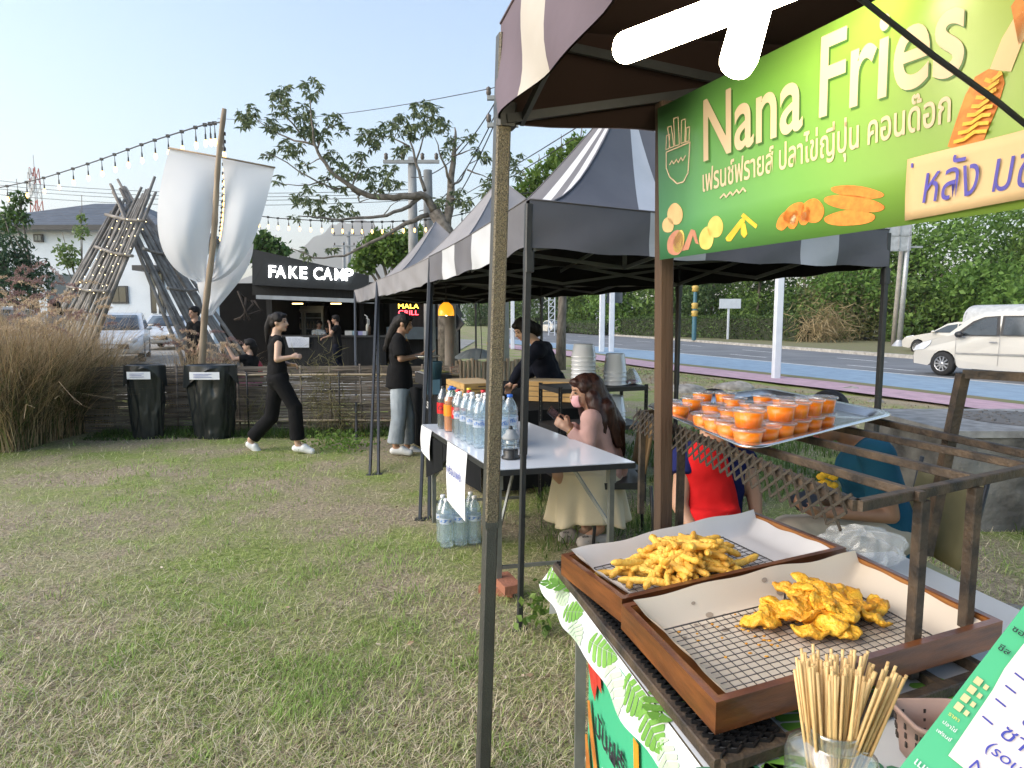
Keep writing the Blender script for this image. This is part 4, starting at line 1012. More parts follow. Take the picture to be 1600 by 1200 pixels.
# front canopy: only its far left corner post and left flap are near the camera
P1 = on(789, 205, 2.125); d1 = (P1 - on(950, 2, 2.135)); d1.z = 0; d1.normalize(); p1 = V(.995, .10, 0)
zt1 = at(785, 190, P1.y).z; ze1 = at(785, 38, P1.y).z
Cn, Dn = P1, P1 + p1 * 2.9; An, Bn = P1 - d1 * 2.0, P1 + p1 * 2.9 - d1 * 2.0
hammer = M('hammered_lamplit', (0.19, 0.16, 0.105), 0.5, col2=(0.055, 0.047, 0.037), scale=300, detail=2, bump=.6, bscale=190, lo=.40, hi=.56, metal=.2)  # hammered speckle is real; gold tone is lamplight put into the colour
legdk = M('leg_graphite', (0.085, 0.085, 0.08), .45, metal=.4, bump=.3, bscale=190)
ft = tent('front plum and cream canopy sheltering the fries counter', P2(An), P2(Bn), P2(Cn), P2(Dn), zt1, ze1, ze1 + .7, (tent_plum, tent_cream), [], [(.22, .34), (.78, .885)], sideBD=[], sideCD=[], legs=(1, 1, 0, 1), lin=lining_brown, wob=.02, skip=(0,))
fb = on(757, 1200, 0.2); fb = P1 + V(-.035, -.01, 0); fb = V(at(754, 1240, P1.y).x, P1.y, -.02); 
mb = MB(); tp = V(P1.x, P1.y, zt1 + .25); md = fb.lerp(tp, .38)
mb.bar(md, tp, 0.046, 0.046, up=(.95, .30, 0), bev=.12); lg = mb.build('leg', [hammer, legdk], ft)
for p_ in lg.data.polygons:
    if p_.normal.x < -.55: p_.material_index = 1  # left face takes the dark tone: its shade is put into the colour
mb = MB(); mb.bar(fb, md, 0.043, 0.043, up=(.95, .30, 0), bev=.12); mb.bar(md - V(0, 0, .02), md + V(0, 0, .005), .046, .046, up=(.95, .30, 0)); mb.build('leg_extension', legdk, ft)
mb = MB(); e_ = V(-.78, .62, 0) * .0225
mb.bar(md + V(0, 0, .01) + e_, tp + e_, .003, .041, up=(.78, -.62, 0)) if False else None
mb.bar(tp - V(0, 0, .27), tp - V(0, 0, .2), .06, .06, up=(.95, .30, 0), bev=.12); mb.build('bracket', tube_black, ft)

# ------------------------------------------------------------------ pendant lamp over the grill
LY = 8.4; pl = at(697, 484, LY)
lamp = thing('pendant_lamp', 'glowing orange glass pendant lamp hanging beside the grill woman', 'lamp', pl)
mb = MB(); sh = .105; mb.lathe([(sh, -.075), (sh * 1.0, -.06), (sh * .98, -.01), (sh * .8, .05), (sh * .45, .085), (.03, .098)], pl, 24); mb.build('lamp_shade', M('amber_glass', (.9, .42, .03), .2, emit=(1, .40, .02), estr=.55), lamp)
mb = MB(); mb.ell(pl - V(0, 0, .03), (.035, .035, .05), 10); mb.build('bulb', emis('bulb_hot', (1, .85, .5), 14), lamp)
mb = MB(); mb.lathe([(.035, .095), (.03, .13), (.01, .14)], pl, 12); mb.tube([pl + V(0, 0, .13), V(pl.x, pl.y, ZT + .2)], .006, 5); mb.build('cord', wire_m, lamp)

# ------------------------------------------------------------------ grill stall under the second canopy
tcloth_black = M('table_cloth_black', (0.010, 0.011, 0.013), 0.9, spec=.15, col2=(0.007, 0.008, 0.009), scale=4)
gt0 = thing('grill_table', 'stall table covered to the ground with plain black cloth', 'table', on(760, 640, 0))
g00, g10 = on(640, 602, .74), on(752, 648, .74)     # left edge far and near
gdir = V(.93, .38, 0)
g01, g11 = g00 + gdir * 1.5, g10 + gdir * 1.35
mb = MB(); mb.slab([V(p.x, p.y, .72) for p in (g10, g11, g01, g00)], V(0, 0, .03)); mb.build('tabletop', tcloth_black, gt0)
mb = MB()
def skirt(a, b, ph):
    n_ = (b - a).cross(V(0, 0, 1)).normalized()
    mb.grid(lambda i, j: a.lerp(b, i) + n_ * (.012 + .012 * math.sin(24 * i + ph) * j) + V(0, 0, .75 - a.z - .70 * j), 40, 6)
for a, b, p_ in ((g00, g10, 0), (g10, g11, 2), (g11, g01, 4)): skirt(a, b, p_)
cl_ = mb.build('cloth_skirt', tcloth_black, gt0)
nr = (g10 - g00).cross(V(0, 0, 1)).normalized()
text('lettering', 'KSPA', g00.lerp(g10, .33) + nr * .03 + V(0, 0, -.16), g10 - g00, (0, 0, 1), .11, M('print_white', (.7, .7, .7), .6), gt0, bold=.01)
wood_crate = M('crate_pine', (0.50, 0.32, 0.12), 0.55, col2=(0.36, 0.21, 0.07), scale=5, stretch=(1, 5, 9), bump=.1)
ply = M('ply_lid', (0.50, 0.39, 0.25), 0.6, col2=(0.40, 0.30, 0.18), scale=3, stretch=(1, 6, 1))
def tray_box(c, L, W, h, rz, label, lid=True):
    t = thing('wooden_box', label, 'wooden box', c, 'flat wooden boxes stacked on the grill stall')
    Mx = Matrix.Rotation(rz, 3, 'Z'); c = Vector(c); th = .014
    def bx(mb, x, y, z, sx, sy, sz): mb.box(c + Mx @ V(x, y, z), (sx, sy, sz), mat=Mx)
    for (x, y, sx, sy) in ((0, W / 2 - th / 2, L, th), (0, -W / 2 + th / 2, L, th), (L / 2 - th / 2, 0, th, W - 2 * th), (-L / 2 + th / 2, 0, th, W - 2 * th)):
        mb = MB(); bx(mb, x, y, h / 2, sx, sy, h - .004); mb.build('side', wood_crate, t)
    mb = MB(); bx(mb, 0, 0, .006, L - .03, W - .03, .008); mb.build('bottom', ply, t)
    if lid: mb = MB(); bx(mb, 0, 0, h - .004, L - .03, W - .03, .009); mb.build('lid', ply, t)
    mb = MB()
    for s in (-1, 1): mb.tube([c + Mx @ V(s * L / 2, -.04, h * .5), c + Mx @ V(s * (L / 2 + .012), -.03, h * .5), c + Mx @ V(s * (L / 2 + .012), .03, h * .5), c + Mx @ V(s * L / 2, .04, h * .5)], .004, 6)
    mb.build('handle', tube_black, t)
rzg = math.atan2((g00 - g10).y, (g00 - g10).x)
sc_ = on(708, 640, .756) ; sc_ = g10 + (g00 - g10) * .37 + gdir * .24
for k, w in enumerate(('lowest', 'middle', 'topmost')):
    tray_box((sc_.x + .004 * k, sc_.y, .756 + k * .062), .60, .36, .058, rzg + .01 * (k - 1), w + ' flat wooden box of the left stack beside the cola bottles')
s2 = g10 + (g00 - g10) * .22 + gdir * .98
for k, w in enumerate(('lowest', 'second lowest', 'second highest', 'topmost')):
    tray_box((s2.x, s2.y + .004 * k, .756 + k * .05), .56, .36, .046, rzg + .9 + .012 * (k - 1), w + ' flat wooden box of the right stack beside the seated woman')
# charcoal grill with wire rack and bowl, left end
gp = g00 + gdir * .3 + V(0, -.0, 0)
gr = thing('charcoal_grill', 'long black charcoal grill with food under the woman\'s hands', 'grill', (gp.x, gp.y, .755))
Mg = Matrix.Rotation(rzg, 3, 'Z')
mb = MB(); mb.box((gp.x, gp.y, .755 + .06), (.5, .34, .12), mat=Mg); mb.build('body', frame_dark, gr)
mb = MB()
for k in range(14): a = Mg @ V(-.25 + k * .038, -.17, 0); b = Mg @ V(-.25 + k * .038, .17, 0); mb.tube([gp + a + V(0, 0, .14), gp + b + V(0, 0, .14)], .004, 5)
gp = V(gp.x, gp.y, .755)
mb = MB()
for k in range(14): mb.tube([gp + Mg @ V(-.25 + k * .038, -.17, .135), gp + Mg @ V(-.25 + k * .038, .17, .135)], .004, 5)
mb.build('grate', tube_grey, gr)
food = M('skewer_green', (.16, .22, .07), .6, col2=(.30, .22, .10), scale=30)
for k in range(7):
    mb = MB(); a = gp + Mg @ V(-.2 + k * .06, -.19, .15); b = gp + Mg @ V(-.19 + k * .06, .12, .152); mb.tube([a.lerp(b, q / 6) for q in range(7)], [.003, .004, .013, .011, .014, .012, .006], 6)
    tag(mb.build('food_skewer', food), 'green vegetable skewer laid on the charcoal grill', 'skewer', 'skewers on the charcoal grill')
bp_ = at(668, 556, 6.9)
mb = MB(); mb.lathe([(.001, -.03), (.09, -.028), (.14, .0), (.135, .002), (.085, -.02), (.001, -.022)], bp_, 20); t = mb.build('steel_plate', M('steel', (.5, .5, .5), .3, .9)); tag(t, 'steel plate of food held up by the woman in jeans', 'plate')
tub = at(677, 572, 6.9); mb = MB(); mb.lathe([(.001, -.14), (.085, -.14), (.10, .04), (.105, .05), (.1, .05), (.08, -.12)], tub, 18); mb.box((tub.x, tub.y, (tub.z - .14 + .755) / 2), (.16, .16, tub.z - .14 - .755)); tag(mb.build('blue_tub', M('tub_blue', (.03, .09, .14), .5)), 'dark blue round tub on a block behind the grill', 'tub')
wb = on(655, 585, .80); mb = MB(); mb.box((wb.x + .05, wb.y + .2, .80), (.34, .2, .045), rz=rzg); mb.box((wb.x + .05, wb.y + .2, .83), (.32, .18, .015), rz=rzg); tag(mb.build('foam_box', M('foam_white', (.72, .72, .72), .7)), 'white foam lid lying at the grill end beside the wooden boxes', 'foam box')

# ------------------------------------------------------------------ white folding table with drinks
tw = [on(660, 663, .75), on(774, 734, .75), on(992, 722, .75), on(822, 654, .75)]
dT = (tw[1] - tw[0]); tw[3] = tw[2] - dT * .98
gloss_white = M('table_white_gloss', (0.60, 0.64, 0.70), 0.10, col2=(0.56, 0.60, 0.66), scale=2, spec=.6)
tab = thing('folding_table', 'white topped folding table with black edge and drinks on it', 'table', (sum((p.x for p in tw)) / 4, sum((p.y for p in tw)) / 4, 0))
mb = MB(); mb.slab([p + V(0, 0, -.004) for p in tw], V(0, 0, .004)); mb.build('tabletop', gloss_white, tab)
mb = MB()
for k in range(4): mb.bar(tw[k] + V(0, 0, -.020), tw[(k + 1) % 4] + V(0, 0, -.020), .012, .030)
mb.build('edge_band', tube_black, tab)
mb = MB(); mb.slab([p + V(0, 0, -.034) for p in tw], V(0, 0, .028)); mb.build('underside', M('chipboard', (.38, .29, .17), .8, scale=30), tab)
u_, v_ = (tw[2] - tw[1]), dT.copy()
def tp_(s, t_, z=.71): return tw[0] + dT * t_ + (tw[3] - tw[0]).lerp(tw[2] - tw[1], t_) * s + V(0, 0, z - .75)
legm = M('leg_zinc', (.24, .25, .24), .45, metal=.5, col2=(.14, .15, .14))
for s, t_ in ((.07, .06), (.93, .06), (.07, .93), (.90, .93)):
    p = tp_(s, t_); b = V(p.x, p.y, Gz(p.x, p.y) + (.05 if (s < .5 and t_ > .5) else -.01)); mb = MB(); mb.bar(p, b, .030, .030, up=dT); mb.bar(p, p - V(0, 0, .1), .042, .042, up=dT); mb.build('leg', legm, tab)
for t_ in (.06, .93):
    a, b = tp_(.07, t_, .16), tp_(.91, t_, .16); mb = MB(); mb.bar(a, b, .018, .018); mb.build('stretcher', legm, tab)
    for s in (.3, .7): mb = MB(); mb.bar(tp_(s, t_ + (.14 if t_ < .5 else -.14), .71), tp_(.07 if s < .5 else .9, t_, .35), .012, .02); mb.build('brace', legm, tab)
for k, (u, lab) in enumerate(((0.02, 'upper'), (-.0, 'lower'))):
    p = tp_(.07, .93); mb = MB(); mb.box((p.x + (.045 if k == 0 else -.005), p.y - .02 + .05 * k, .025 if k else .078), (.10, .20, .048), rz=.4 + .9 * k); tag(mb.build('brick', M('brick_red', (.30, .12, .07), .9, bump=.5)), ('upper' if k == 0 else 'lower') + ' red brick propping the near leg of the white table', 'brick')
# paper notices on the left edge
eo = (dT.cross(V(0, 0, 1))).normalized() * -.014
if eo.x > 0: eo = -eo
def edge_note(label, t0, t1, drop, sk, lines, txt=None):
    a, b = tp_(0, t0, .752) + eo, tp_(0, t1, .752) + eo
    return paper_sheet(label, a + V(0, 0, -drop) + eo * .4, b + V(0, 0, -drop - sk) + eo * 1.2, b, a, lines, .008)
edge_note('small paper notice hanging from the far end of the table edge', .02, .20, .20, .02, 4)
n2_ = edge_note('long white paper notice with blue writing hanging from the table edge', .46, .72, .40, .02, 0)
a = tp_(0, .49, .56) + eo * 2.6; text('lettering', 'พร้อมเพย์', a, dT, (0, 0, 1), .075, ink, n2_, bold=.008, width=dT.length * .19)
mb = MB(); mb.slab([tp_(0, .07, .70) + eo * .3, tp_(0, .36, .70) + eo * .3, tp_(0, .36, .52) + eo * .3, tp_(0, .07, .36) + eo * .3], -eo * .2); bcl = tag(mb.build('black_banner', tcloth_black), 'short black cloth hanging under the table edge between the two notices', 'cloth')

pet = clear_plastic('pet_clear', (0.90, 0.95, 0.98), .10, .05, (.75, .84, .90)); water = clear_plastic('pet_water', (0.86, 0.93, 0.97), .16, .05, (.70, .82, .90))
milk = M('cap_white', (.74, .75, .77), .4); wlab = clear_plastic('label_film', (.9, .93, 1), .55, .05, (.70, .78, .92)); blue_p = M('label_blue', (.04, .16, .50), .5)
def bottle(label, pos, h, r, body, liquid, cap, lab=None, labz=(.35, .6), txt=None, tcol=None, group=None, ridges=True, fill=.83, rz=0.0):
    t = thing('bottle', label, 'bottle', (0, 0, 0), group)
    pr = []
    for k in range(25):
        z = h * .70 * k / 24; rr = r * (1 + (.03 * math.sin(k * 2.1) if ridges else 0)) * (1.0 if k else .86)
        pr.append((rr, z))
    sh = [(r * .98, h * .72), (r * .86, h * .78), (r * .60, h * .86), (r * .34, h * .93), (r * .30, h * .955)]
    mb = MB(); mb.lathe([(.001, .002)] + pr + sh, (0, 0, 0), 20); mb.build('body', body, t)
    if liquid is not None:
        ins = [(q * .94, z + .003) for q, z in pr + sh if z < h * fill]; mb = MB(); mb.lathe([(.001, .004)] + ins + [(.001, ins[-1][1] + .001)], (0, 0, 0), 20); mb.build('drink', liquid, t)
    mb = MB(); mb.lathe([(r * .36, h * .945), (r * .37, h * .95), (r * .37, h * .995), (r * .30, h), (.001, h)], (0, 0, 0), 14); mb.build('cap', cap, t)
    if lab is not None:
        mb = MB(); mb.lathe([(r * 1.035, h * labz[0]), (r * 1.035, h * labz[1])], (0, 0, 0), 24); lb = mb.build('label', lab, t)
        if txt:
            bpy.context.view_layer.update()
            tx = text('lettering', txt, (-r * .95, -r * 1.05, h * (labz[0] + .35 * (labz[1] - labz[0]))), (1, 0, 0), (0, 0, 1), h * (labz[1] - labz[0]) * .55, tcol, lb, bold=.02, width=r * 1.75, shear=.25)
            n_ = len(tx.data.vertices); co = np.empty(n_ * 3, np.float32); tx.data.vertices.foreach_get('co', co); co = co.reshape(-1, 3); a_ = co[:, 0] / r
            co[:, 0] = np.sin(a_) * r * 1.05; co[:, 1] = -np.cos(a_) * r * 1.05; tx.data.vertices.foreach_set('co', co.ravel())
    t.location = pos; t.rotation_euler = (0, 0, rz); return t
cola = M('cola_dark', (.012, .006, .004), .12, spec=.6); orange_l = M('orange_soda', (.75, .20, .015), .2); green_l = clear_plastic('green_pet', (.15, .55, .18), .35, .08, (.02, .35, .06)); red_l = M('red_soda', (.5, .02, .03), .2)
redlab = M('label_red', (.60, .012, .02), .35); blacklab = M('label_black', (.02, .02, .02), .4); greenlab = M('label_lime', (.22, .60, .04), .4); orlab = M('label_orange', (.85, .30, .02), .4)
capb, capbl, capr, capy, = M('cap_black', (.02, .02, .02), .4), M('cap_blue', (.03, .14, .55), .4), M('cap_red', (.62, .02, .03), .4), M('cap_yellow', (.80, .55, .02), .4)
wt_ = M('print_white', (.7, .7, .7), .6)
def onT(u, v): p = on(u, v, .751); return p
rzb = .06
def bput(label, s, t_, kind, **kw):
    p = tp_(s, t_, .7505)
    K = dict(cola=(pet, cola, capr, redlab, 'Coca-Cola', wt_), zero=(pet, cola, capb, redlab, 'Cola', M('print_black', (.01, .01, .01), .5)), green=(green_l, None, capbl, greenlab, None, None), blackb=(pet, cola, capbl, blacklab, 'Oo', wt_), orange=(pet, orange_l, capbl, orlab, None, None), red=(pet, red_l, capy, redlab, None, None), red2=(pet, red_l, capr, redlab, None, None))[kind]
    return bottle(label, p, .315, .046, K[0], K[1], K[2], K[3], (.36, .62), K[4], K[5], rz=rzb, ridges=False, group='soft drink bottles on the white table', **kw)
bput('black capped cola bottle with red label at the far left of the bottle row', .13, .13, 'zero')
bput('green soda bottle with blue cap behind the first cola bottle', .20, .14, 'green')
bput('black labelled soda bottle between the green soda and the orange soda', .19, .20, 'blackb')
bput('orange soda bottle with blue cap in the front drink row', .145, .215, 'orange')
bput('red capped cola bottle with big white script on its red label', .17, .295, 'cola')
bput('red soda bottle with yellow cap in the back drink row', .30, .24, 'red')
bput('red soda bottle with red cap in the back drink row', .36, .34, 'red2')
bput('red capped cola bottle beside the first water bottles', .245, .33, 'cola')
wl_ = [(.14, .375), (.22, .41), (.14, .455), (.22, .49), (.145, .535), (.225, .57), (.31, .45), (.31, .54), (.15, .615)]
WB = None
for k, (s, t_) in enumerate(wl_):
    p = tp_(s, t_, .7505)
    if WB is None: WB = bottle('tall clear water bottle with white cap in the long row on the white table', p, .315, .044, water, None, milk, wlab, (.42, .56), 'น้ำดื่ม', blue_p, group='water bottles in the row on the white table', rz=rzb); o = WB
    else: o = copy_tree(WB); o.location = p
for k, (s, t_, lab) in enumerate(((.29, .66, 'large clear water bottle standing just behind the grey lantern'), (.40, .60, 'blue capped clear water bottle half hidden behind the speckled post'))):
    p = tp_(s, t_, .7505); bottle(lab, p, .33, .052, water, None, milk if k == 0 else capbl, wlab, (.42, .58), 'น้ำดื่ม', blue_p, rz=rzb)
# lantern
lp = tp_(.30, .80, .751); lp = on(798, 716, .751)
lan = thing('camping_lantern', 'grey camping lantern with black base and wire cage on the white table', 'lantern', lp)
mb = MB(); mb.lathe([(.001, 0), (.052, 0), (.055, .012), (.042, .02), (.046, .045), (.040, .055), (.001, .055)], lp, 24); mb.build('base', blacklab, lan)
mb = MB(); mb.lathe([(.033, .055), (.038, .075), (.038, .095), (.033, .112)], lp, 20); mb.build('glass', pet, lan)
mb = MB(); mb.lathe([(.001, .113), (.050, .113), (.052, .120), (.046, .133), (.030, .150), (.028, .163), (.018, .170), (.001, .172)], lp, 24); mb.build('hood', M('lantern_grey', (.26, .28, .30), .5), lan)
mb = MB(); mb.lathe([(.012, .172), (.013, .184), (.008, .19), (.001, .19)], lp, 12); mb.build('knob', blacklab, lan)
mb = MB()
for k in range(4):
    a_ = k * math.pi / 2 + .4; c_, s_ = math.cos(a_), math.sin(a_); mb.tube([lp + V(c_ * .055, s_ * .055, .004), lp + V(c_ * .058, s_ * .058, .06), lp + V(c_ * .052, s_ * .052, .118)], .0018, 5)
for z, r_ in ((.006, .057), (.062, .058), (.088, .056)): mb.tube([lp + V(math.cos(t) * r_, math.sin(t) * r_, z) for t in np.linspace(0, 6.283, 21)], .0018, 5)
mb.tube([lp + V(-.052, 0, .12), lp + V(-.085, -.02, .07), lp + V(-.078, -.03, .05)], .003, 5); mb.build('cage', frame_dark, lan)
# pack of water bottles on the grass
pk = on(722, 852); WB2 = None
for r_ in range(2):
    for c_ in range(3):
        p = pk + gdir * (.10 * c_ - .11) + V(-.33, .94, 0) * (.10 * r_); p.z = Gz(p.x, p.y) + .005
        if WB2 is None: WB2 = bottle('clear water bottle in the shrink wrapped pack on the grass under the table', p, .335, .047, water, None, milk, wlab, (.50, .62), 'น้ำ', blue_p, group='pack of water bottles under the white table', rz=-.1)
        else: o = copy_tree(WB2); o.location = p

# ------------------------------------------------------------------ perforated black shelf with tubs, chair behind the seated woman
sf = [on(880, 603, 1.0), on(1012, 601, 1.0)]
q0 = on(984, 603, 1.0); q1 = on(1012, 599, 1.0)
sd = V(-.33, .94, 0); sp_ = V(.94, .33, 0)
c0 = on(1010, 604, 1.0); c1 = c0 - sp_ * .78; c2, c3 = c1 + sd * .42, c0 + sd * .42
shf = thing('metal_shelf', 'black perforated angle iron shelf stacked with clear tubs', 'shelf', V((c0.x + c1.x) / 2, (c0.y + c2.y) / 2, 0))
perf = M('angle_iron_black', (.022, .022, .024), .5, metal=.3)
for p in (c0, c1, c2, c3):
    mb = MB(); mb.bar(V(p.x, p.y, 0), V(p.x, p.y, 1.02), .034, .004, up=sd); mb.bar(V(p.x, p.y, 0) , V(p.x, p.y, 1.02), .004, .030, up=sd)
    mb.mi = 1
    for k in range(24): mb.disc(V(p.x, p.y, .06 + k * .04) - sd * .0045, .006, 8, tuple(-sd))
    mb.build('post', [perf, M('hole_pale', (.30, .34, .25), .8)], shf)
for z in (1.0, .68, .30):
    mb = MB(); mb.slab([V(p.x, p.y, z - .004) for p in (c1, c0, c3, c2)], V(0, 0, .008))
    for a, b in ((c1, c0), (c0, c3), (c3, c2), (c2, c1)): mb.bar(V(a.x, a.y, z - .012), V(b.x, b.y, z - .012), .03, .036)
    mb.build('shelf_board', perf, shf)
tubm = clear_plastic('tub_milky', (.90, .92, .95), .62, .06, (.84, .86, .90))
def tub_stack(label, p, n, r, h, step, inv=True, sy=1.0):
    t = thing('plastic_tub_stack', label, 'tubs', p)
    for k in range(n):
        z = p.z + k * step; mb = MB(); pr = [(r, 0), (r * 1.03, .006), (r * .97, .012), (r * .80, h * .93), (r * .74, h), (.001, h)]
        mb.lathe(pr, V(p.x, p.y, z), 26, sy=sy); mb.build('tub', tubm, t)
for u, n_, step, r_, h_, lab in ((918, 8, .034, .105, .11, 'tall stack of upturned clear tubs on the top shelf behind the long haired woman'), (962, 4, .035, .10, .16, 'shorter stack of upturned clear tubs on the top shelf end')):
    p = c1.lerp(c0, .38 if n_ == 8 else .76) + sd * .2; tub_stack(lab, V(p.x, p.y, 1.005), n_, r_, h_, step)
p = c1.lerp(c0, .72) + sd * .18; tub_stack('clear tubs stored on the middle shelf beside the seated woman', V(p.x, p.y, .686), 4, .115, .14, .03)
p = c1.lerp(c0, .97) + sd * .2; mb = MB(); mb.grid(lambda i, j: V(p.x, p.y, 1.006) + V(math.cos(6.283 * i) * .09 * (1 - j ** 1.5 * .85), math.sin(6.283 * i) * .07 * (1 - j ** 1.5 * .85), .13 * j + .01 * math.sin(19 * i)), 24, 6, sm=False)
bg2 = tag(mb.build('plastic_bag', clear_plastic('bag_clear', (.9, .92, .95), .22, .15, (.7, .72, .75))), 'small clear bag with pink contents on the shelf corner', 'bag')
mb = MB(); mb.ell(V(p.x, p.y, 1.025), (.06, .05, .02), 10); mb.build('contents', M('pink_food', (.5, .08, .14), .5), bg2)
# ------------------------------------------------------------------ fries counter (nearest stall)
def lerp4(q, s, t):  # q = far-left, near-left, near-right, far-right ; s to the right, t towards the viewer
    return q[0].lerp(q[3], s).lerp(q[1].lerp(q[2], s), t)
ZTB = .80
cloth_print = M('tablecloth_white', (.62, .63, .64), .55, col2=(.56, .57, .58), scale=3)
leafg = M('print_leaf_green', (.10, .26, .03), .55, col2=(.17, .36, .06), scale=9); leafd = M('print_leaf_deep', (.035, .14, .075), .55, col2=(.07, .22, .12), scale=9); leafp = M('print_leaf_pale', (.34, .46, .30), .55, col2=(.46, .55, .42), scale=9)
TQ = [on(864, 886, ZTB), on(1100, 1200, ZTB), None, on(1395, 862, ZTB)]
TQ[1] = TQ[0] + (TQ[1] - TQ[0]) * 1.45; rr_ = on(1600, 957, ZTB); TQ[2] = TQ[3] + (rr_ - TQ[3]).normalized() * (TQ[1] - TQ[0]).length
TQ[3] = TQ[3] + (TQ[3] - TQ[2]).normalized() * .0
ct = thing('serving_counter', 'fries counter table under a white cloth with green leaf print', 'table', (lerp4(TQ, .5, .5).x, lerp4(TQ, .5, .5).y, 0))
mb = MB(); mb.slab([p - V(0, 0, .03) for p in TQ], V(0, 0, .022)); mb.build('tabletop', M('chipboard', (.38, .29, .17), .8), ct)
for s, t_ in ((.06, .05), (.94, .05), (.06, .95), (.94, .95)):
    p = lerp4(TQ, s, t_); mb = MB(); mb.bar(V(p.x, p.y, -.02), V(p.x, p.y, ZTB - .03), .03); mb.build('leg', legm, ct)
dC = (TQ[1] - TQ[0]); LC = dC.length; dCn = dC.normalized(); outC = V(-dCn.y, dCn.x, 0); outC = outC if outC.x < 0 else -outC
mb = MB(); mb.grid(lambda s, t: lerp4(TQ, s, t) + V(0, 0, .001), 4, 6)
def drape(t, f):   # left overhang of the cloth; f down
    L = .062 + .025 * t + .006 * math.sin(17 * t) + .004 * math.sin(41 * t)
    return TQ[0] + dC * t + outC * (.004 + L * f * (.55 + .1 * math.sin(9 * t)) + .006 * math.sin(23 * t + 2 * f) * f) + V(0, 0, .001 - L * f * .85)
mb.smooth = True; mb.grid(lambda a, b: drape(a, b), 60, 5)
mb.grid(lambda a, b: lerp4(TQ, 1, a) + V(.02 * b + .004 * math.sin(30 * a) * b, .01 * b, .001 - .22 * b), 30, 4)
mb.grid(lambda a, b: lerp4(TQ, a, 0) + V(-.01 * b, .02 * b + .004 * math.sin(30 * a) * b, .001 - .16 * b), 30, 4)
def leaf_print(fn, c, L, rot, mi_, notch=5):
    """a split leaf printed on the cloth: fn maps cloth metres to space"""
    mb.mi = mi_; ca, sa = math.cos(rot), math.sin(rot)
    def q(x, y): return fn(c[0] + x * ca - y * sa, c[1] + x * sa + y * ca)
    for sd_ in (-1, 1):
        for k in range(notch):
            x0, x1 = L * (k + .06) / notch, L * (k + .86) / notch
            w = lambda x: sd_ * L * .36 * math.sin(math.pi * min(1, (x / L) ** .8)) ** .7
            P = [q(x0, sd_ * .004 * L)] + [q(x0 + (x1 - x0) * i / 4 + abs(w(x0)) * .35, w(x0 + (x1 - x0) * i / 4) * (1 if 0 < i < 4 else .86)) for i in range(5)] + [q(x1, sd_ * .004 * L)]
            mb.quad(*P)
    mb.mi = 0
def topfn(x, y): p = TQ[0] + dCn * x - outC * y; return V(p.x, p.y, ZTB + .0028)
def drapefn(x, y):
    t = max(0, min(1, x / LC)); f = max(0.02, min(.99, y / .085)); p = drape(t, f); return p + outC * .0016 + V(0, 0, .0012)
rn = random.Random(4)
for k in range(34):
    leaf_print(topfn, (rn.uniform(.1, LC - .05), rn.uniform(.02, .62)), rn.uniform(.12, .2), rn.uniform(0, 6.28), rn.choice((1, 1, 2, 2, 3)))
x = 0.0
while x < LC - .1:
    leaf_print(drapefn, (x, rn.uniform(.02, .06)), rn.uniform(.09, .14), rn.uniform(-.5, .5), rn.choice((1, 1, 1, 3)), 6); x += rn.uniform(.075, .12)
mb.build('tablecloth', [cloth_print, leafg, leafd, leafp], ct)
# printed green banner hanging under the overhang
bn0 = TQ[0] + dC * .27 + outC * .002; bn1 = TQ[1]
gb = thing('front_banner', 'green printed banner hanging on the side of the fries counter', 'banner', bn0 - V(0, 0, .4))
mb = MB(); mb.grid(lambda s, t: bn0.lerp(bn1, s) + outC * (.006 + .004 * math.sin(7 * s)) + V(0, 0, -.012 - .56 * t), 12, 6); mb.build('sheet', M('banner_green', (.055, .42, .22), .45, col2=(.05, .38, .20), scale=2), gb)
def bp2(x, z, o=.016): return bn0 + dCn * x + outC * o + V(0, 0, z)
def blob2(pts, mat_, name, par, o=.015):
    mb = MB(); mb.slab([bp2(x, z, o) for x, z in pts], outC * .001); return mb.build(name, mat_, par)
blob2([(.0, -.06), (.10, -.06), (.115, -.125), (.085, -.12), (.072, -.17), (.045, -.15), (.02, -.10), (0, -.09)], M('print_red', (.42, .02, .015), .4, col2=(.55, .06, .04), scale=20), 'picture', gb)
frm = M('print_fry', (.50, .20, .035), .5, col2=(.34, .11, .02), scale=25)
blob2([(.02, -.20), (.035, -.19), (.055, -.24), (.085, -.31), (.11, -.37), (.085, -.38), (.06, -.32), (.03, -.25)], frm, 'picture', gb); blob2([(.005, -.30), (.02, -.29), (.05, -.38), (.07, -.45), (.02, -.42)], frm, 'picture', gb)
text('lettering', 'มันฝรั่ง(สด', bp2(.075, -.245), dCn, (0, 0, 1), .075, inkk, gb, bold=.022)
text('lettering', 'French fries', bp2(.125, -.34), dCn, (0, 0, 1), .06, wt_, gb, bold=.01)
blob2([(.30, -.11), (.325, -.11), (.335, -.21), (.31, -.21)], M('print_orange', (.75, .28, .02), .5), 'picture', gb)

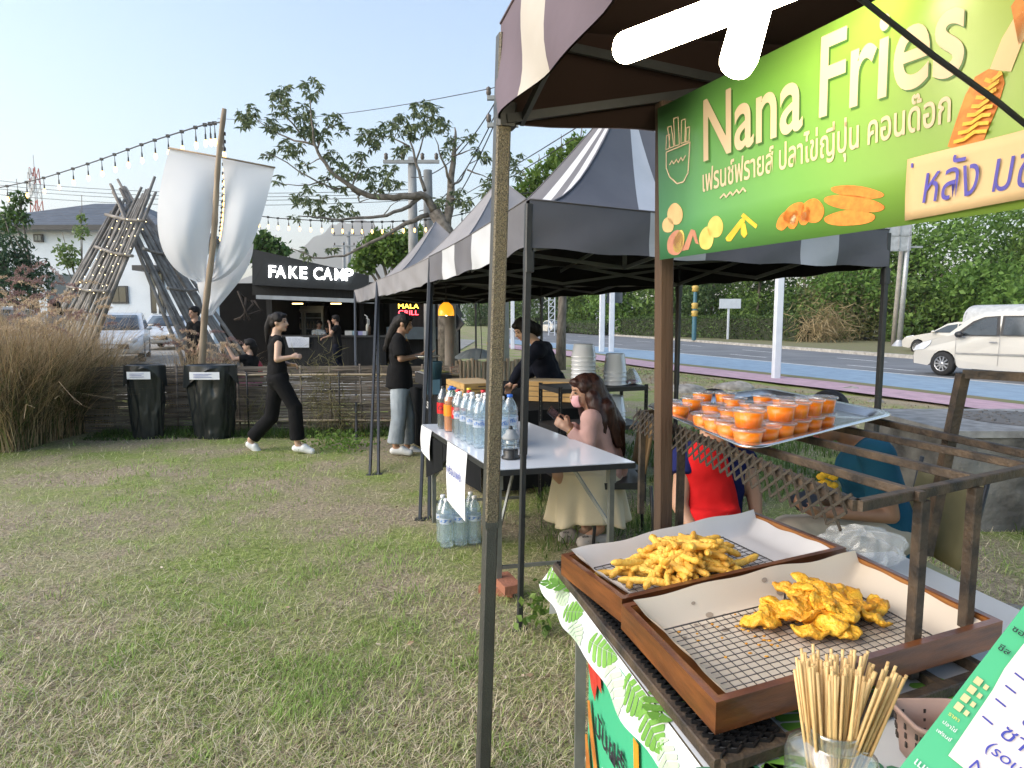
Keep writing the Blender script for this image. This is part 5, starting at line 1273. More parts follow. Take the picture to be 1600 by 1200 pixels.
# welded rack: base frame and raised shelf
rust = M('rusty_steel', (.115, .080, .052), .6, col2=(.030, .025, .022), scale=16, bump=.4, bscale=90, metal=.25, lo=.35, hi=.7)
mesh_blk = M('mesh_black', (.016, .016, .017), .42, metal=.3); mesh_brown = M('mesh_brown', (.05, .042, .034), .5, metal=.3)
ZB = .815
BQ = [on(870, 886, ZB), on(1126, 1196, ZB), on(1545, 1053, ZB), None]; BQ[3] = BQ[0] + (BQ[2] - BQ[1])
ZS = 1.20
SQ = [on(1000, 646, ZS), on(1340, 790, ZS), on(1660, 722, ZS), None]; SQ[3] = SQ[0] + (SQ[2] - SQ[1])
rk = thing('metal_rack', 'rusty welded steel rack with mesh sides standing on the counter', 'rack', BQ[0])
bw = .024
for a, b in ((0, 1), (1, 2), (2, 3), (3, 0)): mb = MB(); mb.bar(BQ[a], BQ[b], bw, bw, bev=.1); mb.build('base_bar', rust, rk)
for s in (.20, .55, .8): mb = MB(); mb.bar(lerp4(BQ, s, 0), lerp4(BQ, s, 1), bw * .9, bw * .8); mb.build('base_bar', rust, rk)
for a, b in ((0, 1), (1, 2), (2, 3), (3, 0)): mb = MB(); mb.bar(SQ[a], SQ[b], .021, .021, bev=.1); mb.build('shelf_bar', rust, rk)
def seg(u0, v0, u1, v1, z): return on(u0, v0, z), on(u1, v1, z)
for (u0, v0, u1, v1) in ((1300, 667, 1628, 733), (1235, 680, 1535, 752), (1150, 690, 1442, 776)):
    a, b = seg(u0, v0, u1, v1, ZS); mb = MB(); mb.bar(a, b, .020, .020, bev=.1); mb.build('shelf_bar', rust, rk)
for (u, v) in ((1441, 777), (1524, 757)):
    a = on(u, v, ZS - .005); mb = MB(); mb.bar(V(a.x, a.y, ZB), V(a.x, a.y, ZS - .01), .023, .023, up=dCn, bev=.1); mb.build('post', rust, rk)
for p in (SQ[0], lerp4(SQ, .0, .30)):
    p = p + V(.01, 0, 0); mb = MB(); mb.bar(V(p.x, p.y, ZB - .0), V(p.x, p.y, ZS - .01), .02, .02, up=dCn); mb.build('post', rust, rk)
a, b, c = at(1478, 702, 1.95), at(1505, 584, 1.95), at(1700, 594, 1.75)
mb = MB(); mb.bar(V(a.x - .04, a.y, ZB), b, .028, .028); mb.bar(b, c, .026, .026); mb.build('back_rail', rust, rk)
def exp_mesh(name, mat_, q, ncol, nrow, w, h, raise_=0.0):
    """expanded metal: two crossing families of slanted strands over the quad q(far-left, near-left, near-right, far-right)"""
    mb = MB(); m = nrow / 2
    def P(i, j): return lerp4(q, j, min(1, max(0, i)))
    for k in range(-nrow, ncol + 1):
        for sg in (0, 1):
            for r_ in range(nrow):
                j0, j1 = r_ / nrow, (r_ + 1) / nrow; i0, i1 = (k + r_ * .5) / ncol, (k + (r_ + 1) * .5) / ncol
                if sg: j0, j1 = 1 - j0, 1 - j1
                if i1 <= 0 or i0 >= 1: continue
                mb.bar(P(i0, j0), P(i1, j1), w, h, up=(0, 0, 1))
    return mb.build(name, mat_, rk)
mq = [BQ[0] + V(0, 0, .014), BQ[1] + V(0, 0, .014), lerp4(BQ, .2, 1) + V(0, 0, .014), lerp4(BQ, .2, 0) + V(0, 0, .014)]
exp_mesh('mesh', mesh_blk, mq, 46, 8, .0034, .008)
mq = [SQ[0] + V(0, 0, .006), SQ[1] + V(0, 0, .006), lerp4(SQ, .30, 1) + V(0, 0, .006), lerp4(SQ, .30, 0) + V(0, 0, .006)]
mq2 = [q.copy() for q in mq]
up_ = V(0, 0, .0); wv = (SQ[2] - SQ[1]).normalized() * .095
mq2 = [SQ[0] + V(-.040, -.012, -.055), SQ[1] + V(-.036, -.012, -.045), SQ[1] + V(-.012, 0, .022), SQ[0] + V(-.012, 0, .022)]
exp_mesh('mesh', mesh_brown, mq2, 30, 4, .0040, .0055)

# wooden food trays
tray_wood = M('tray_wood', (.20, .066, .018), .34, col2=(.065, .020, .008), scale=4, stretch=(2, 2, 16), coat=.35, bump=.12, bscale=30, lo=.3, hi=.72)
tray_in = M('tray_wood_inside', (.36, .15, .035), .4, col2=(.20, .07, .018), scale=5, stretch=(2, 2, 12), coat=.3)
paper_tan = M('greaseproof_paper', (.80, .70, .58), .6, col2=(.75, .65, .53), scale=4); paper_wht = M('greaseproof_white', (.78, .77, .79), .6, col2=(.72, .71, .73), scale=4)
for m_ in (paper_tan, paper_wht): two_sided(m_, (.6, .5, .4), .15)
wire_d = M('rack_wire', (.07, .062, .06), .35, metal=.6)
def food_tray(label, Q, z0, z1, pap, rack, ns, nt, seed, pz=.0, stains=True):
    t = thing('food_tray', label, 'tray', lerp4(Q, .5, .5) * 1.0); c = lerp4(Q, .5, .5)
    th = .016
    names = []
    I = []
    for k in range(4):
        p, a, b = Q[k], Q[(k + 1) % 4], Q[(k - 1) % 4]; ea, eb = (a - p).normalized(), (b - p).normalized(); sn = ea.cross(eb).length
        I.append(p + (ea + eb) * (th / sn))
    for k in range(4):
        a, b, ia, ib = Q[k], Q[(k + 1) % 4], I[k], I[(k + 1) % 4]
        mb = MB(); mb.mi = 0
        mb.slab([V(a.x, a.y, z0), V(b.x, b.y, z0), V(ib.x, ib.y, z0), V(ia.x, ia.y, z0)], V(0, 0, z1 - z0)); mb.build('side', tray_wood, t)
        mb = MB(); n_ = V(*(ia - a)).normalized(); mb.slab([V(ia.x, ia.y, z0 + .008), V(ib.x, ib.y, z0 + .008), V(ib.x, ib.y, z1 - .004), V(ia.x, ia.y, z1 - .004)], (lerp4(Q, .5, .5) - (a + b) / 2).normalized() * .0015); mb.build('side_lining', tray_in, t)
    mb = MB(); mb.slab([V(p.x, p.y, z0 + .003) for p in I], V(0, 0, .006)); mb.build('bottom', tray_in, t)
    I2 = [p + (c - p).normalized() * .006 for p in I]
    rn = random.Random(seed); ph = [rn.uniform(0, 6) for _ in range(8)]; H = z1 - z0
    def edge(d, w_, hmax, x, p_): 
        k = max(0, 1 - d / w_); return hmax * (k ** 1.6) * (1 + .05 * math.sin(7 * x + p_) + .05 * math.sin(19 * x + p_ * 2))
    def pf(s, tt):
        h = max(edge(s, .11, H * 1.02, tt, ph[0]), edge(tt, .13, H * 1.08, s, ph[1]), edge(1 - s, .10, H * .62, tt, ph[2]), edge(1 - tt, .05, H * .35, s, ph[3]))
        e = lerp4(I2, s, tt); cc = (lerp4(Q, .5, .5) - e).normalized()
        return V(e.x, e.y, z0 + .011 + h) + V(.0, 0, .0012 * math.sin(14 * s + 9 * tt))
    mb = MB(); mb.grid(pf, 60, 50)
    if stains:
        mb.mi = 1
        for _ in range(14):
            s, tt, r_ = rn.uniform(.12, .8), rn.uniform(.03, .3), rn.uniform(.004, .012); q = pf(s, tt); e1, e2 = pf(s + .01, tt) - q, pf(s, tt + .01) - q
            e1.normalize(); e2.normalize(); nn = e1.cross(e2); nn = nn if nn.z > 0 else -nn
            mb.quad(*[q + nn * .0018 + e1 * r_ * math.cos(a_) + e2 * r_ * .6 * math.sin(a_) for a_ in np.linspace(0, 6.1, 10)])
    mb.build('liner_paper', [pap, M('oil_stain', (.40, .32, .25), .4)], t)
    s0, s1, t0, t1 = rack; zr = z0 + .020; mb = MB()
    for k in range(ns + 1):
        s = s0 + (s1 - s0) * k / ns; a, b = lerp4(I2, s, t0), lerp4(I2, s, t1); mb.tube([V(a.x, a.y, zr), V(b.x, b.y, zr)], .0010 if 0 < k < ns else .0018, 5)
    for k in range(nt + 1):
        tt = t0 + (t1 - t0) * k / nt; a, b = lerp4(I2, s0, tt), lerp4(I2, s1, tt); mb.tube([V(a.x, a.y, zr + .002), V(b.x, b.y, zr + .002)], .0010 if 0 < k < nt else .0018, 5)
    q_ = [lerp4(I2, s0 + (s1 - s0) * f, t0) + V(0, 0, 0) for f in (.55, .60, .65)]
    mb.tube([V(q_[0].x, q_[0].y, zr), V(q_[0].x, q_[0].y + .01, zr + .012), V(q_[1].x, q_[1].y - .03, zr + .004), V(q_[2].x, q_[2].y + .01, zr + .012), V(q_[2].x, q_[2].y, zr)], .002, 5)
    mb.build('wire_rack', wire_d, t)
    return lambda s, tt, dz=0: V(lerp4(I2, s, tt).x, lerp4(I2, s, tt).y, zr + dz)
ZT0, ZT1 = .847, .905
t2q = [on(971, 944, ZT1), on(1119, 1098, ZT1), on(1567, 970, ZT1), on(1336, 863, ZT1)]
t1q = [on(877, 866, ZT1), on(972, 936, ZT1), on(1322, 856, ZT1), on(1178, 799, ZT1)]
f1 = food_tray('wooden tray of golden fries on white paper, farther of the two', t1q, ZT0, ZT1, paper_wht, (.08, .76, .12, .90), 18, 12, 3)
f2 = food_tray('wooden tray of fried fish pieces on tan paper, nearer of the two', t2q, ZT0, ZT1, paper_tan, (.07, .84, .18, .95), 24, 15, 5)

fry_m = M('fry_gold', (.72, .38, .04), .5, col2=(.86, .56, .11), scale=16, bump=.6, bscale=130, lo=.3, hi=.7, sss=.1, objvar=(.46, .17, .012))
fish_m = M('fritter_gold', (.72, .32, .018), .45, col2=(.88, .52, .045), scale=24, bump=.8, bscale=110, lo=.35, hi=.7, sss=.1, objvar=(.50, .15, .008))
def fry_mesh(seed):
    rn = random.Random(seed); L = rn.uniform(.11, .19); n = 17; b1, b2 = rn.uniform(-.02, .02), rn.uniform(-.01, .012)
    P = [V(L * (k / (n - 1) - .5), b1 * math.sin(math.pi * k / (n - 1)) + rn.uniform(-.0012, .0012), b2 * math.sin(math.pi * k / (n - 1)) + rn.uniform(-.001, .001)) for k in range(n)]
    r = [0.0088 * (.45 if k in (0, n - 1) else 1) * rn.uniform(.78, 1.22) for k in range(n)]
    mb = MB(); mb.tube(P, r, 8); return mb
def fish_mesh(seed):
    rn = random.Random(seed); ph = [rn.uniform(0, 6) for _ in range(8)]; L, W, T = rn.uniform(.034, .066), rn.uniform(.014, .030), rn.uniform(.010, .015); cv = rn.uniform(-.016, .016)
    mb = MB()
    def fn(i, j):
        a = 2 * math.pi * i; b = math.pi * (j - .5); k = 1 + .13 * math.sin(2 * a + ph[0]) + .08 * math.sin(3 * a + ph[1] + 2 * b) + .05 * math.sin(7 * a + ph[2] + 4 * b)
        x, y, z = L * k * math.cos(b) * math.cos(a), W * k * math.cos(b) * math.sin(a), T * math.sin(b) * (1 + .18 * math.sin(3 * a + ph[3])) + .0022 * math.sin(11 * a + 5 * b + ph[5]) * math.cos(b)
        return V(x, y, z + cv * (x / L) ** 2 + .004 * math.sin(x * 160 + ph[4]))
    mb.grid(fn, 28, 12); return mb
def heap(kind, mk, mat_, nvar, n, fn, cen, ext, hmax, label, cat, group, tiltm):
    protos = []
    rn = random.Random(17)
    for k in range(n):
        if k < nvar: o = mk(100 + k).build(kind, mat_); protos.append(o)
        else: o = rn.choice(protos).copy(); C.objects.link(o)
        while True:
            a, b = rn.gauss(0, .42), rn.gauss(0, .42)
            if a * a + b * b < 1.0: break
        lvl = k / n; sh = 1 - .62 * lvl; rr = min(1, math.sqrt(a * a + b * b))
        p = fn(min(.80, max(.15, cen[0] + ext[0] * a * sh * 1.05)), min(.84, max(.17, cen[1] + ext[1] * b * sh * 1.05)))
        p.z += .008 + hmax * lvl * max(0.15, 1 - .8 * rr * sh) + rn.uniform(0, .004)
        o.location = p; o.rotation_euler = (rn.uniform(-.5, .5) if tiltm < .5 else rn.uniform(0, 6.28), rn.uniform(-tiltm, tiltm) * (.4 + .8 * lvl), rn.uniform(0, 6.28))
        s = rn.uniform(.85, 1.15); o.scale = (s, s * rn.uniform(.9, 1.15), s)
        tag(o, label, cat, group)
heap('french_fry', fry_mesh, fry_m, 14, 112, f1, (.36, .57), (.345, .39), .068, 'golden crinkled fry in the loose heap on the farther wooden tray', 'fries', 'heap of golden fries', .38)
heap('fried_fish', fish_mesh, fish_m, 10, 50, f2, (.60, .44), (.26, .35), .048, 'golden battered piece in the heap on the nearer wooden tray', 'fried food', 'heap of battered pieces', .45)
mb = MB(); rn = random.Random(3)
for k in range(46):
    s, tt = rn.gauss(.33, .12), rn.gauss(.42, .16); 
    if .1 < s < .8 and .2 < tt < .9: mb.ell(f2(s, tt, .003), (rn.uniform(.002, .006), rn.uniform(.002, .004), .002), 6)
o = mb.build('crumbs', fish_m); o['kind'] = 'stuff'

# aluminium tray with cups of orange drink
alu = M('aluminium', (.62, .63, .65), .24, col2=(.56, .57, .59), scale=3, metal=.95)
ZA_ = ZS + .012
AQ = [on(1003, 640, ZA_), on(1172, 716, ZA_), on(1404, 655, ZA_), None]; AQ[3] = AQ[0] + (AQ[2] - AQ[1]) * .96
at_ = thing('metal_tray', 'shallow aluminium tray carrying stacked cups of orange drink', 'tray', lerp4(AQ, .5, .5))
mb = MB()
def rq(s, t, z, r=.10):   # rounded quad ring
    return lerp4(AQ, s, t) + V(0, 0, z)
def ring(mar, z, n=10, r=.10):
    P = []
    for (cx, cy, a0) in ((1 - mar - r, 1 - mar - r, 0), (mar + r, 1 - mar - r, 90), (mar + r, mar + r, 180), (1 - mar - r, mar + r, 270)):
        for k in range(n): a = R(a0 + 90 * k / (n - 1)); P.append(rq(cx + r * math.cos(a), cy + r * math.sin(a), z))
    return P
rings = [ring(-.0, .018), ring(.006, .022), ring(.045, .020, r=.085), ring(.07, .002, r=.08), ring(.075, .0, r=.08)]
n_ = len(rings[0]); vs = [p for r_ in rings for p in r_]
mb.add(vs, [(k * n_ + i, k * n_ + (i + 1) % n_, (k + 1) * n_ + (i + 1) % n_, (k + 1) * n_ + i) for k in range(len(rings) - 1) for i in range(n_)] + [tuple(range(4 * n_, 5 * n_))], True)
mb.build('dish', alu, at_, solid=.0012)
cup_p = clear_plastic('cup_clear', (1, 1, 1), .01, .03, (.85, .85, .85), fac=.22); juice = M('orange_drink', (1.0, .21, .0), .2, col2=(1.0, .28, .004), scale=14, spec=.5, sss=.5)
def mk_cup():
    t = thing('drink_cup', None, 'cup'); h = .049; rb, rt = .033, .0405
    mb = MB(); mb.lathe([(.001, .001), (rb, .001), (rb + .001, .004), (rt, h - .004), (rt + .003, h - .003), (rt + .003, h)], n=24); mb.build('cup', cup_p, t)
    mb = MB(); k = lambda z: rb + (rt - rb) * z / h - .0013; mb.lathe([(.001, .0025), (k(.003), .0025), (k(.040), .040), (.001, .0405)], n=24); mb.build('drink', juice, t)
    mb = MB(); mb.lathe([(rt + .004, h - .005), (rt + .0045, h + .001), (rt + .002, h + .003), (rt - .003, h + .0025), (rt - .004, h + .0005), (.001, h + .0008)], n=24); mb.build('lid', clear_plastic('lid_clear', (1, 1, 1), .07, .05, (.9, .9, .9), fac=.42), t); return t
upper = [(900, 215), (712, 245), (862, 278), (1083, 232), (1000, 180)]
lower = [(440, 118), (545, 120), (490, 185), (592, 212), (610, 150), (705, 178), (775, 135), (905, 150), (770, 200), (1090, 165), (1000, 150), (152, 172), (240, 190), (372, 148), (352, 275), (445, 302), (540, 330), (612, 358), (715, 396)]
CP = [on(980 + x / 3.636, 580 + y / 3.636, ZA_ + .103) for x, y in upper]; CL_ = [on(980 + x / 3.636, 580 + y / 3.636, ZA_ + .052) for x, y in lower]
allp = [[p.x, p.y] for p in CP + CL_]
for _ in range(60):
    for q_ in allp:
        e1_ = (SQ[1] - SQ[0]).normalized(); n1_ = V(-e1_.y, e1_.x, 0); n1_ = n1_ if n1_.x > 0 else -n1_; d1_ = (V(q_[0], q_[1], 0) - V(SQ[0].x, SQ[0].y, 0)).dot(n1_)
        if d1_ < .036: q_[0] += n1_.x * (.036 - d1_); q_[1] += n1_.y * (.036 - d1_)
    for q_ in allp:
        a_, b_ = AQ[3] - AQ[0], AQ[1] - AQ[0]; dx, dy = q_[0] - AQ[0].x, q_[1] - AQ[0].y; det = a_.x * b_.y - a_.y * b_.x; s_ = (dx * b_.y - dy * b_.x) / det; t_ = (a_.x * dy - a_.y * dx) / det
        s_, t_ = min(.93, max(.07, s_)), min(.90, max(.08, t_)); q_[0] = AQ[0].x + a_.x * s_ + b_.x * t_; q_[1] = AQ[0].y + a_.y * s_ + b_.y * t_
    for i in range(len(allp)):
        for j in range(i):
            dx, dy = allp[i][0] - allp[j][0], allp[i][1] - allp[j][1]; d = math.hypot(dx, dy) + 1e-9
            if d < .086: k = (.086 - d) / 2 / d; allp[i][0] += dx * k; allp[i][1] += dy * k; allp[j][0] -= dx * k; allp[j][1] -= dy * k
ed_ = (SQ[1] - SQ[0]).normalized(); en_ = V(-ed_.y, ed_.x, 0); en_ = en_ if en_.x > 0 else -en_
for q_ in allp:
    dd_ = (V(q_[0], q_[1], 0) - V(SQ[0].x, SQ[0].y, 0)).dot(en_)
    if dd_ < .034: q_[0] += en_.x * (.034 - dd_); q_[1] += en_.y * (.034 - dd_)
cup0 = None; nU = len(CP); rn = random.Random(5)
for i, (x, y) in enumerate(allp):
    lv = 2 if i < nU else 1
    for k in range(lv):
        if cup0 is None: cup0 = mk_cup(); o = cup0
        else: o = copy_tree(cup0)
        o.location = (x, y, ZA_ + .003 + k * .0515); o.rotation_euler = (0, 0, rn.uniform(0, 6)); 
        tag(o, ('lidded cup of orange drink standing on top of another cup' if k == 1 else ('lidded cup of orange drink under another cup on the metal tray' if lv == 2 else 'lidded cup of orange drink standing single in the flat layer on the metal tray')), 'cup', ('upper layer of orange cups' if k == 1 else 'lower layer of orange cups' if lv == 2 else 'flat layer of single orange cups'))

# jar of bamboo skewers
glass_j = clear_plastic('jar_glass', (.93, .96, .94), .07, .12, (.75, .8, .78)); stickm = M('bamboo_stick', (.70, .50, .24), .6, col2=(.58, .38, .16), scale=40, objvar=(.45, .27, .09))
jp = on(1302, 1333, ZTB + .004); jp = V(at(1302, 1133, .90).x, .90, ZTB + .004); hj = at(1302, 1133, .90).z - jp.z
jar = thing('glass_jar', 'square shouldered clear glass jar holding bamboo skewers', 'jar', jp)
def sq(r, z, e, n=48): 
    P = []
    for k in range(n):
        a = 2 * math.pi * k / n + .3; c, s = math.cos(a), math.sin(a); m = (abs(math.cos(a - .3)) ** e + abs(math.sin(a - .3)) ** e) ** (-1 / e); P.append(jp + V(r * m * c, r * m * s, z))
    return P
prof = [(.045, .003, 4), (.052, .010, 5), (.053, hj * .62, 5), (.051, hj * .74, 4), (.040, hj * .82, 2.2), (.0375, hj * .85, 2), (.040, hj * .88, 2), (.0375, hj * .91, 2), (.040, hj * .94, 2), (.0375, hj * .96, 2), (.039, hj, 2), (.036, hj, 2), (.035, hj * .8, 2)]
mb = MB(); vs = []; [vs.extend(sq(*p)) for p in prof]; n_ = 48
mb.add(vs, [(k * n_ + i, k * n_ + (i + 1) % n_, (k + 1) * n_ + (i + 1) % n_, (k + 1) * n_ + i) for k in range(len(prof) - 1) for i in range(n_)] + [tuple(range(n_))], True); mb.build('jar', glass_j, jar)
mb = MB(); mb.tube([V(0, 0, 0), V(0, 0, .235)], .0023, 6); sk0 = mb.build('skewer', stickm); rn = random.Random(9)
for k in range(135):
    o = sk0 if k == 0 else sk0.copy()
    if k: C.objects.link(o)
    a = rn.uniform(0, 6.28); r0 = .030 * math.sqrt(rn.random()); b_ = jp + V(math.cos(a) * r0 * .75, math.sin(a) * r0 * .75, .006 + rn.uniform(0, .004))
    grp = rn.random() < .3
    tpx = jp + V(math.cos(a) * r0 * 1.1, math.sin(a) * r0 * 1.1, hj) + (V(.012, -.004, 0) if grp else V(-.004, 0, 0)); d = (tpx - b_)
    d = d.normalized() * .235 * rn.uniform(.96, 1.05)
    top = b_ + d; top += (V(.045, .0, -.012) * rn.uniform(.5, 1.1) if grp else V(rn.uniform(-.020, .010), rn.uniform(-.01, .01), 0)); dd = (top - b_).normalized()
    o.location = b_; o.rotation_mode = 'QUATERNION'; o.rotation_quaternion = V(0, 0, 1).rotation_difference(dd); o.scale = (1, 1, rn.uniform(.94, 1.06))
    tag(o, 'thin plain bamboo skewer standing in the glass jar', 'skewer', 'bamboo skewers in the jar')

# small woven plastic basket, clear bag with foil behind the trays
bk = on(1480, 1180, ZTB + .004); bk = V(at(1470, 1120, 1.02).x, 1.02, ZTB + .004); hb = at(1470, 1117, 1.02).z - bk.z
bsk = thing('plastic_basket', 'small dusty pink plastic basket beside the skewer jar', 'basket', bk); pinkp = M('plastic_dusty_pink', (.42, .28, .23), .5)
mb = MB(); 
def sqr(w, d_, z, n=40): return [bk + V(w * (abs(math.cos(a)) ** .35) * (1 if math.cos(a) > 0 else -1), d_ * (abs(math.sin(a)) ** .35) * (1 if math.sin(a) > 0 else -1), z) for a in np.linspace(0, 2 * math.pi, n, endpoint=False)]
rg = [sqr(.050, .036, .002), sqr(.055, .040, hb * .5), sqr(.060, .044, hb), sqr(.063, .047, hb), sqr(.063, .047, hb - .008)]; n_ = 40; vs = [p for r_ in rg for p in r_]
mb.add(vs, [(k * n_ + i, k * n_ + (i + 1) % n_, (k + 1) * n_ + (i + 1) % n_, (k + 1) * n_ + i) for k in range(4) for i in range(n_)] + [tuple(range(n_))], True)
mb.mi = 1
for z in (.35, .55, .75):
    for i in range(0, 40, 2):
        p = sqr(.0505 + .0095 * z + .0008, .0365 + .0075 * z + .0008, hb * z)[i]; mb.box(p, (.003, .003, hb * .10))
mb.build('basket', [pinkp, M('hole_dark', (.05, .04, .035), .8)], bsk, solid=.002)
bgp = on(1345, 885, ZTB + .02); 
def bagf(i, j):
    a = 2 * math.pi * i; b = math.pi * (j - .5); k = 1 + .16 * math.sin(3 * a + 1) + .10 * math.sin(7 * a + 4 * b) + .07 * math.sin(13 * a - 5 * b)
    return bgp + V(.115 * k * math.cos(b) * math.cos(a), .08 * k * math.cos(b) * math.sin(a), .055 + .055 * k * math.sin(b))
mb = MB(); mb.grid(bagf, 44, 18, sm=False); bgo = thing('clear_bag', 'crumpled clear plastic bag with foil lying behind the trays', 'bag', bgp); mb.build('bag', M('bag_film', (.8, .83, .86), .15, alpha=.30, spec=.9), bgo)
mb = MB(); mb.ell(bgp + V(-.08, .0, .02), (.05, .04, .02), 9); mb.ell(bgp + V(-.03, .02, .02), (.04, .03, .022), 8); mb.build('foil', M('foil', (.75, .75, .76), .25, metal=.95, bump=.9, bscale=60), bgo)

# ------------------------------------------------------------------ wooden banner post, big banner, lamp
wood_old = M('timber_dark', (.10, .056, .03), .75, col2=(.03, .018, .012), scale=9, stretch=(1, 1, .12), bump=.4, bscale=60, lo=.3, hi=.7)
wp = on(1037, 407, 1.73); wpx = V(wp.x, wp.y + .03, 0); mb = MB(); b_ = at(1043, 860, wpx.y)
mb.bar(V(b_.x, wpx.y, Gz(b_.x, wpx.y) - .05), V(wpx.x, wpx.y, 2.2), .045, .045, up=dCn, bev=.08); tag(mb.build('wooden_post', wood_old), 'dark rough timber post holding up the left end of the green banner', 'post')
B0, B1 = on(1031, 406, 1.73), on(1600, 326, 1.73)
bx = (B1 - B0).normalized(); T0 = at(1019, 174, (B0 + (B1 - B0) * -.02).y)
by = (T0 - B0); by = (by - bx * by.dot(bx)); HB = by.length; by.normalize(); bnrm = bx.cross(by); bnrm = bnrm if bnrm.dot(V(0, 0, EYE) - B0) > 0 else -bnrm
def onB(u, v, o=.0):
    r = ray(u, v); cpos = V(0, 0, EYE); return cpos + r * ((B0 + bnrm * o - cpos).dot(bnrm) / r.dot(bnrm))
LB = (B1 - B0).length * 1.75
bm_ = bpy.data.materials.new('banner_print_lamplit'); bm_.use_nodes = True; MT['banner_print_lamplit'] = bm_  # printed green-to-lime gradient, with some of the lamp's yellow put into the colour
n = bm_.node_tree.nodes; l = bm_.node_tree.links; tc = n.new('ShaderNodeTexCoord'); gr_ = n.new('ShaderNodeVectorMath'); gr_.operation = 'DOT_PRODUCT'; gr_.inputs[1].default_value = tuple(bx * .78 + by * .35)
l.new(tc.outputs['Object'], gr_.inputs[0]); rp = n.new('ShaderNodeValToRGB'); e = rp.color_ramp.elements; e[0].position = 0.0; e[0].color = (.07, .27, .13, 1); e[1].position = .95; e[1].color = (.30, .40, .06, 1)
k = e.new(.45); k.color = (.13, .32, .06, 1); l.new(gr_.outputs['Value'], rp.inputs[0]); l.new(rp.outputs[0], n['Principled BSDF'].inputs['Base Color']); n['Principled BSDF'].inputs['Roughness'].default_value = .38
ban = thing('stall_banner', 'large green banner reading Nana Fries above the counter', 'banner', B0)
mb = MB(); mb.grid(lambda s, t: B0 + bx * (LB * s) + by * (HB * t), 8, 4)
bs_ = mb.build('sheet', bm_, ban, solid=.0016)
cream = M('print_cream', (.58, .46, .34), .5, col2=(.55, .43, .31), scale=3); shadowp = M('print_dark_green', (.05, .16, .03), .5)
def btext(s, p0, p1, ptop, mat_, bold, name='lettering', dz=.004, sp=1.0, body=None):
    a, b, c = onB(*p0, dz), onB(*p1, dz), onB(*ptop, dz); return text(name, s, a, b - a, by, (c - a).dot(by - 0 * bx) / (body or .70), mat_, ban, bold=bold, width=(b - a).length, spacing=sp)
for m_, dz, du in ((shadowp, .0015, 3), (cream, .0022, 0)):
    btext('Nana', (1096 + du, 252 + du), (1249 + du, 200 + du), (1096 + du, 158 + du), m_, .014, dz=dz)
    btext('Fries', (1274 + du, 184 + du), (1496 + du, 112 + du), (1274 + du, 62 + du), m_, .014, dz=dz)
btext('เฟรนช์ฟรายส์ ปลาไข่ญี่ปุ่น คอนด๊อก', (1097, 300), (1482, 190), (1097, 273), cream, .012, dz=.002, body=.58)
def bline(pts, w, mat_, name='drawing', dz=.003):
    mb = MB(); P = [onB(u, v, dz) for u, v in pts]
    for a, b in zip(P, P[1:]): mb.bar(a, b + (b - a).normalized() * w * .3, w, .0008, up=bnrm)
    return mb.build(name, mat_, ban)
bline([(1041, 238), (1041, 262), (1046, 276), (1058, 287), (1068, 284), (1075, 270), (1078, 222), (1041, 238)], .0035, cream)
for (u0, v0, u1, v1, w) in ((1043, 234, 1044, 212, 5), (1050, 231, 1046, 199, 6), (1058, 228, 1056, 185, 7), (1067, 224, 1068, 188, 6), (1074, 222, 1075, 200, 5)):
    bline([(u0 - w / 2, v0), (u1 - w / 2, v1), (u1 + w / 2, v1 - 2), (u0 + w / 2, v0 - 2), (u0 - w / 2, v0)], .0028, cream)
bline([(1046, 258), (1050, 251), (1053, 256), (1057, 249), (1060, 254), (1064, 246), (1067, 251), (1071, 243)], .0032, cream)
bline([(1125, 310), (1131, 303), (1135, 308), (1141, 300), (1145, 305), (1151, 297), (1155, 302), (1161, 294), (1165, 299)], .004, cream)
def bblob(pts, mat_, h=.004, name='picture'):
    """a printed picture, slightly raised like a sticker"""
    P = [onB(u, v, .0016) for u, v in pts]; mb = MB(); mb.slab(P, bnrm * .0008); return mb.build(name, mat_, ban)
def bell(u, v, ru, rv, rot, mat_):
    P = []
    for k in range(22):
        a = 2 * math.pi * k / 22; x, y = ru * math.cos(a), rv * math.sin(a) * (1 + .06 * math.sin(3 * a)); P.append((u + x * math.cos(rot) - y * math.sin(rot), v + x * math.sin(rot) + y * math.cos(rot)))
    return bblob(P, mat_)
pot = M('print_potato', (.55, .34, .16), .5, col2=(.62, .42, .20), scale=22, detail=2); poty = M('print_potato_yellow', (.66, .50, .14), .5, col2=(.58, .40, .09), scale=24, detail=2); peel = M('print_peel', (.45, .20, .13), .5, col2=(.38, .15, .09), scale=30)
bell(1055, 335, 12, 17, 0, pot); bell(1044, 352, 9, 12, 0, pot); bell(1056, 380, 13, 20, .2, peel); bell(1061, 378, 8, 18, .2, poty); bell(1118, 355, 12, 17, .1, poty); bell(1104, 373, 11, 18, .1, poty)
bblob([(1066, 392), (1074, 372), (1080, 358), (1086, 360), (1092, 382), (1087, 380), (1083, 368), (1076, 390)], peel)
fy_ = M('print_fries_yellow', (.72, .47, .035), .5, col2=(.62, .36, .02), scale=30)
bblob([(1134, 372), (1158, 342), (1163, 340), (1164, 346), (1142, 377), (1136, 377)], fy_); bblob([(1158, 338), (1162, 333), (1184, 352), (1181, 357)], fy_); bblob([(1158, 352), (1164, 348), (1168, 366), (1163, 372), (1158, 366)], fy_)
ten = M('print_fried', (.55, .13, .010), .55, col2=(.62, .24, .03), scale=60, lo=.3, hi=.7)
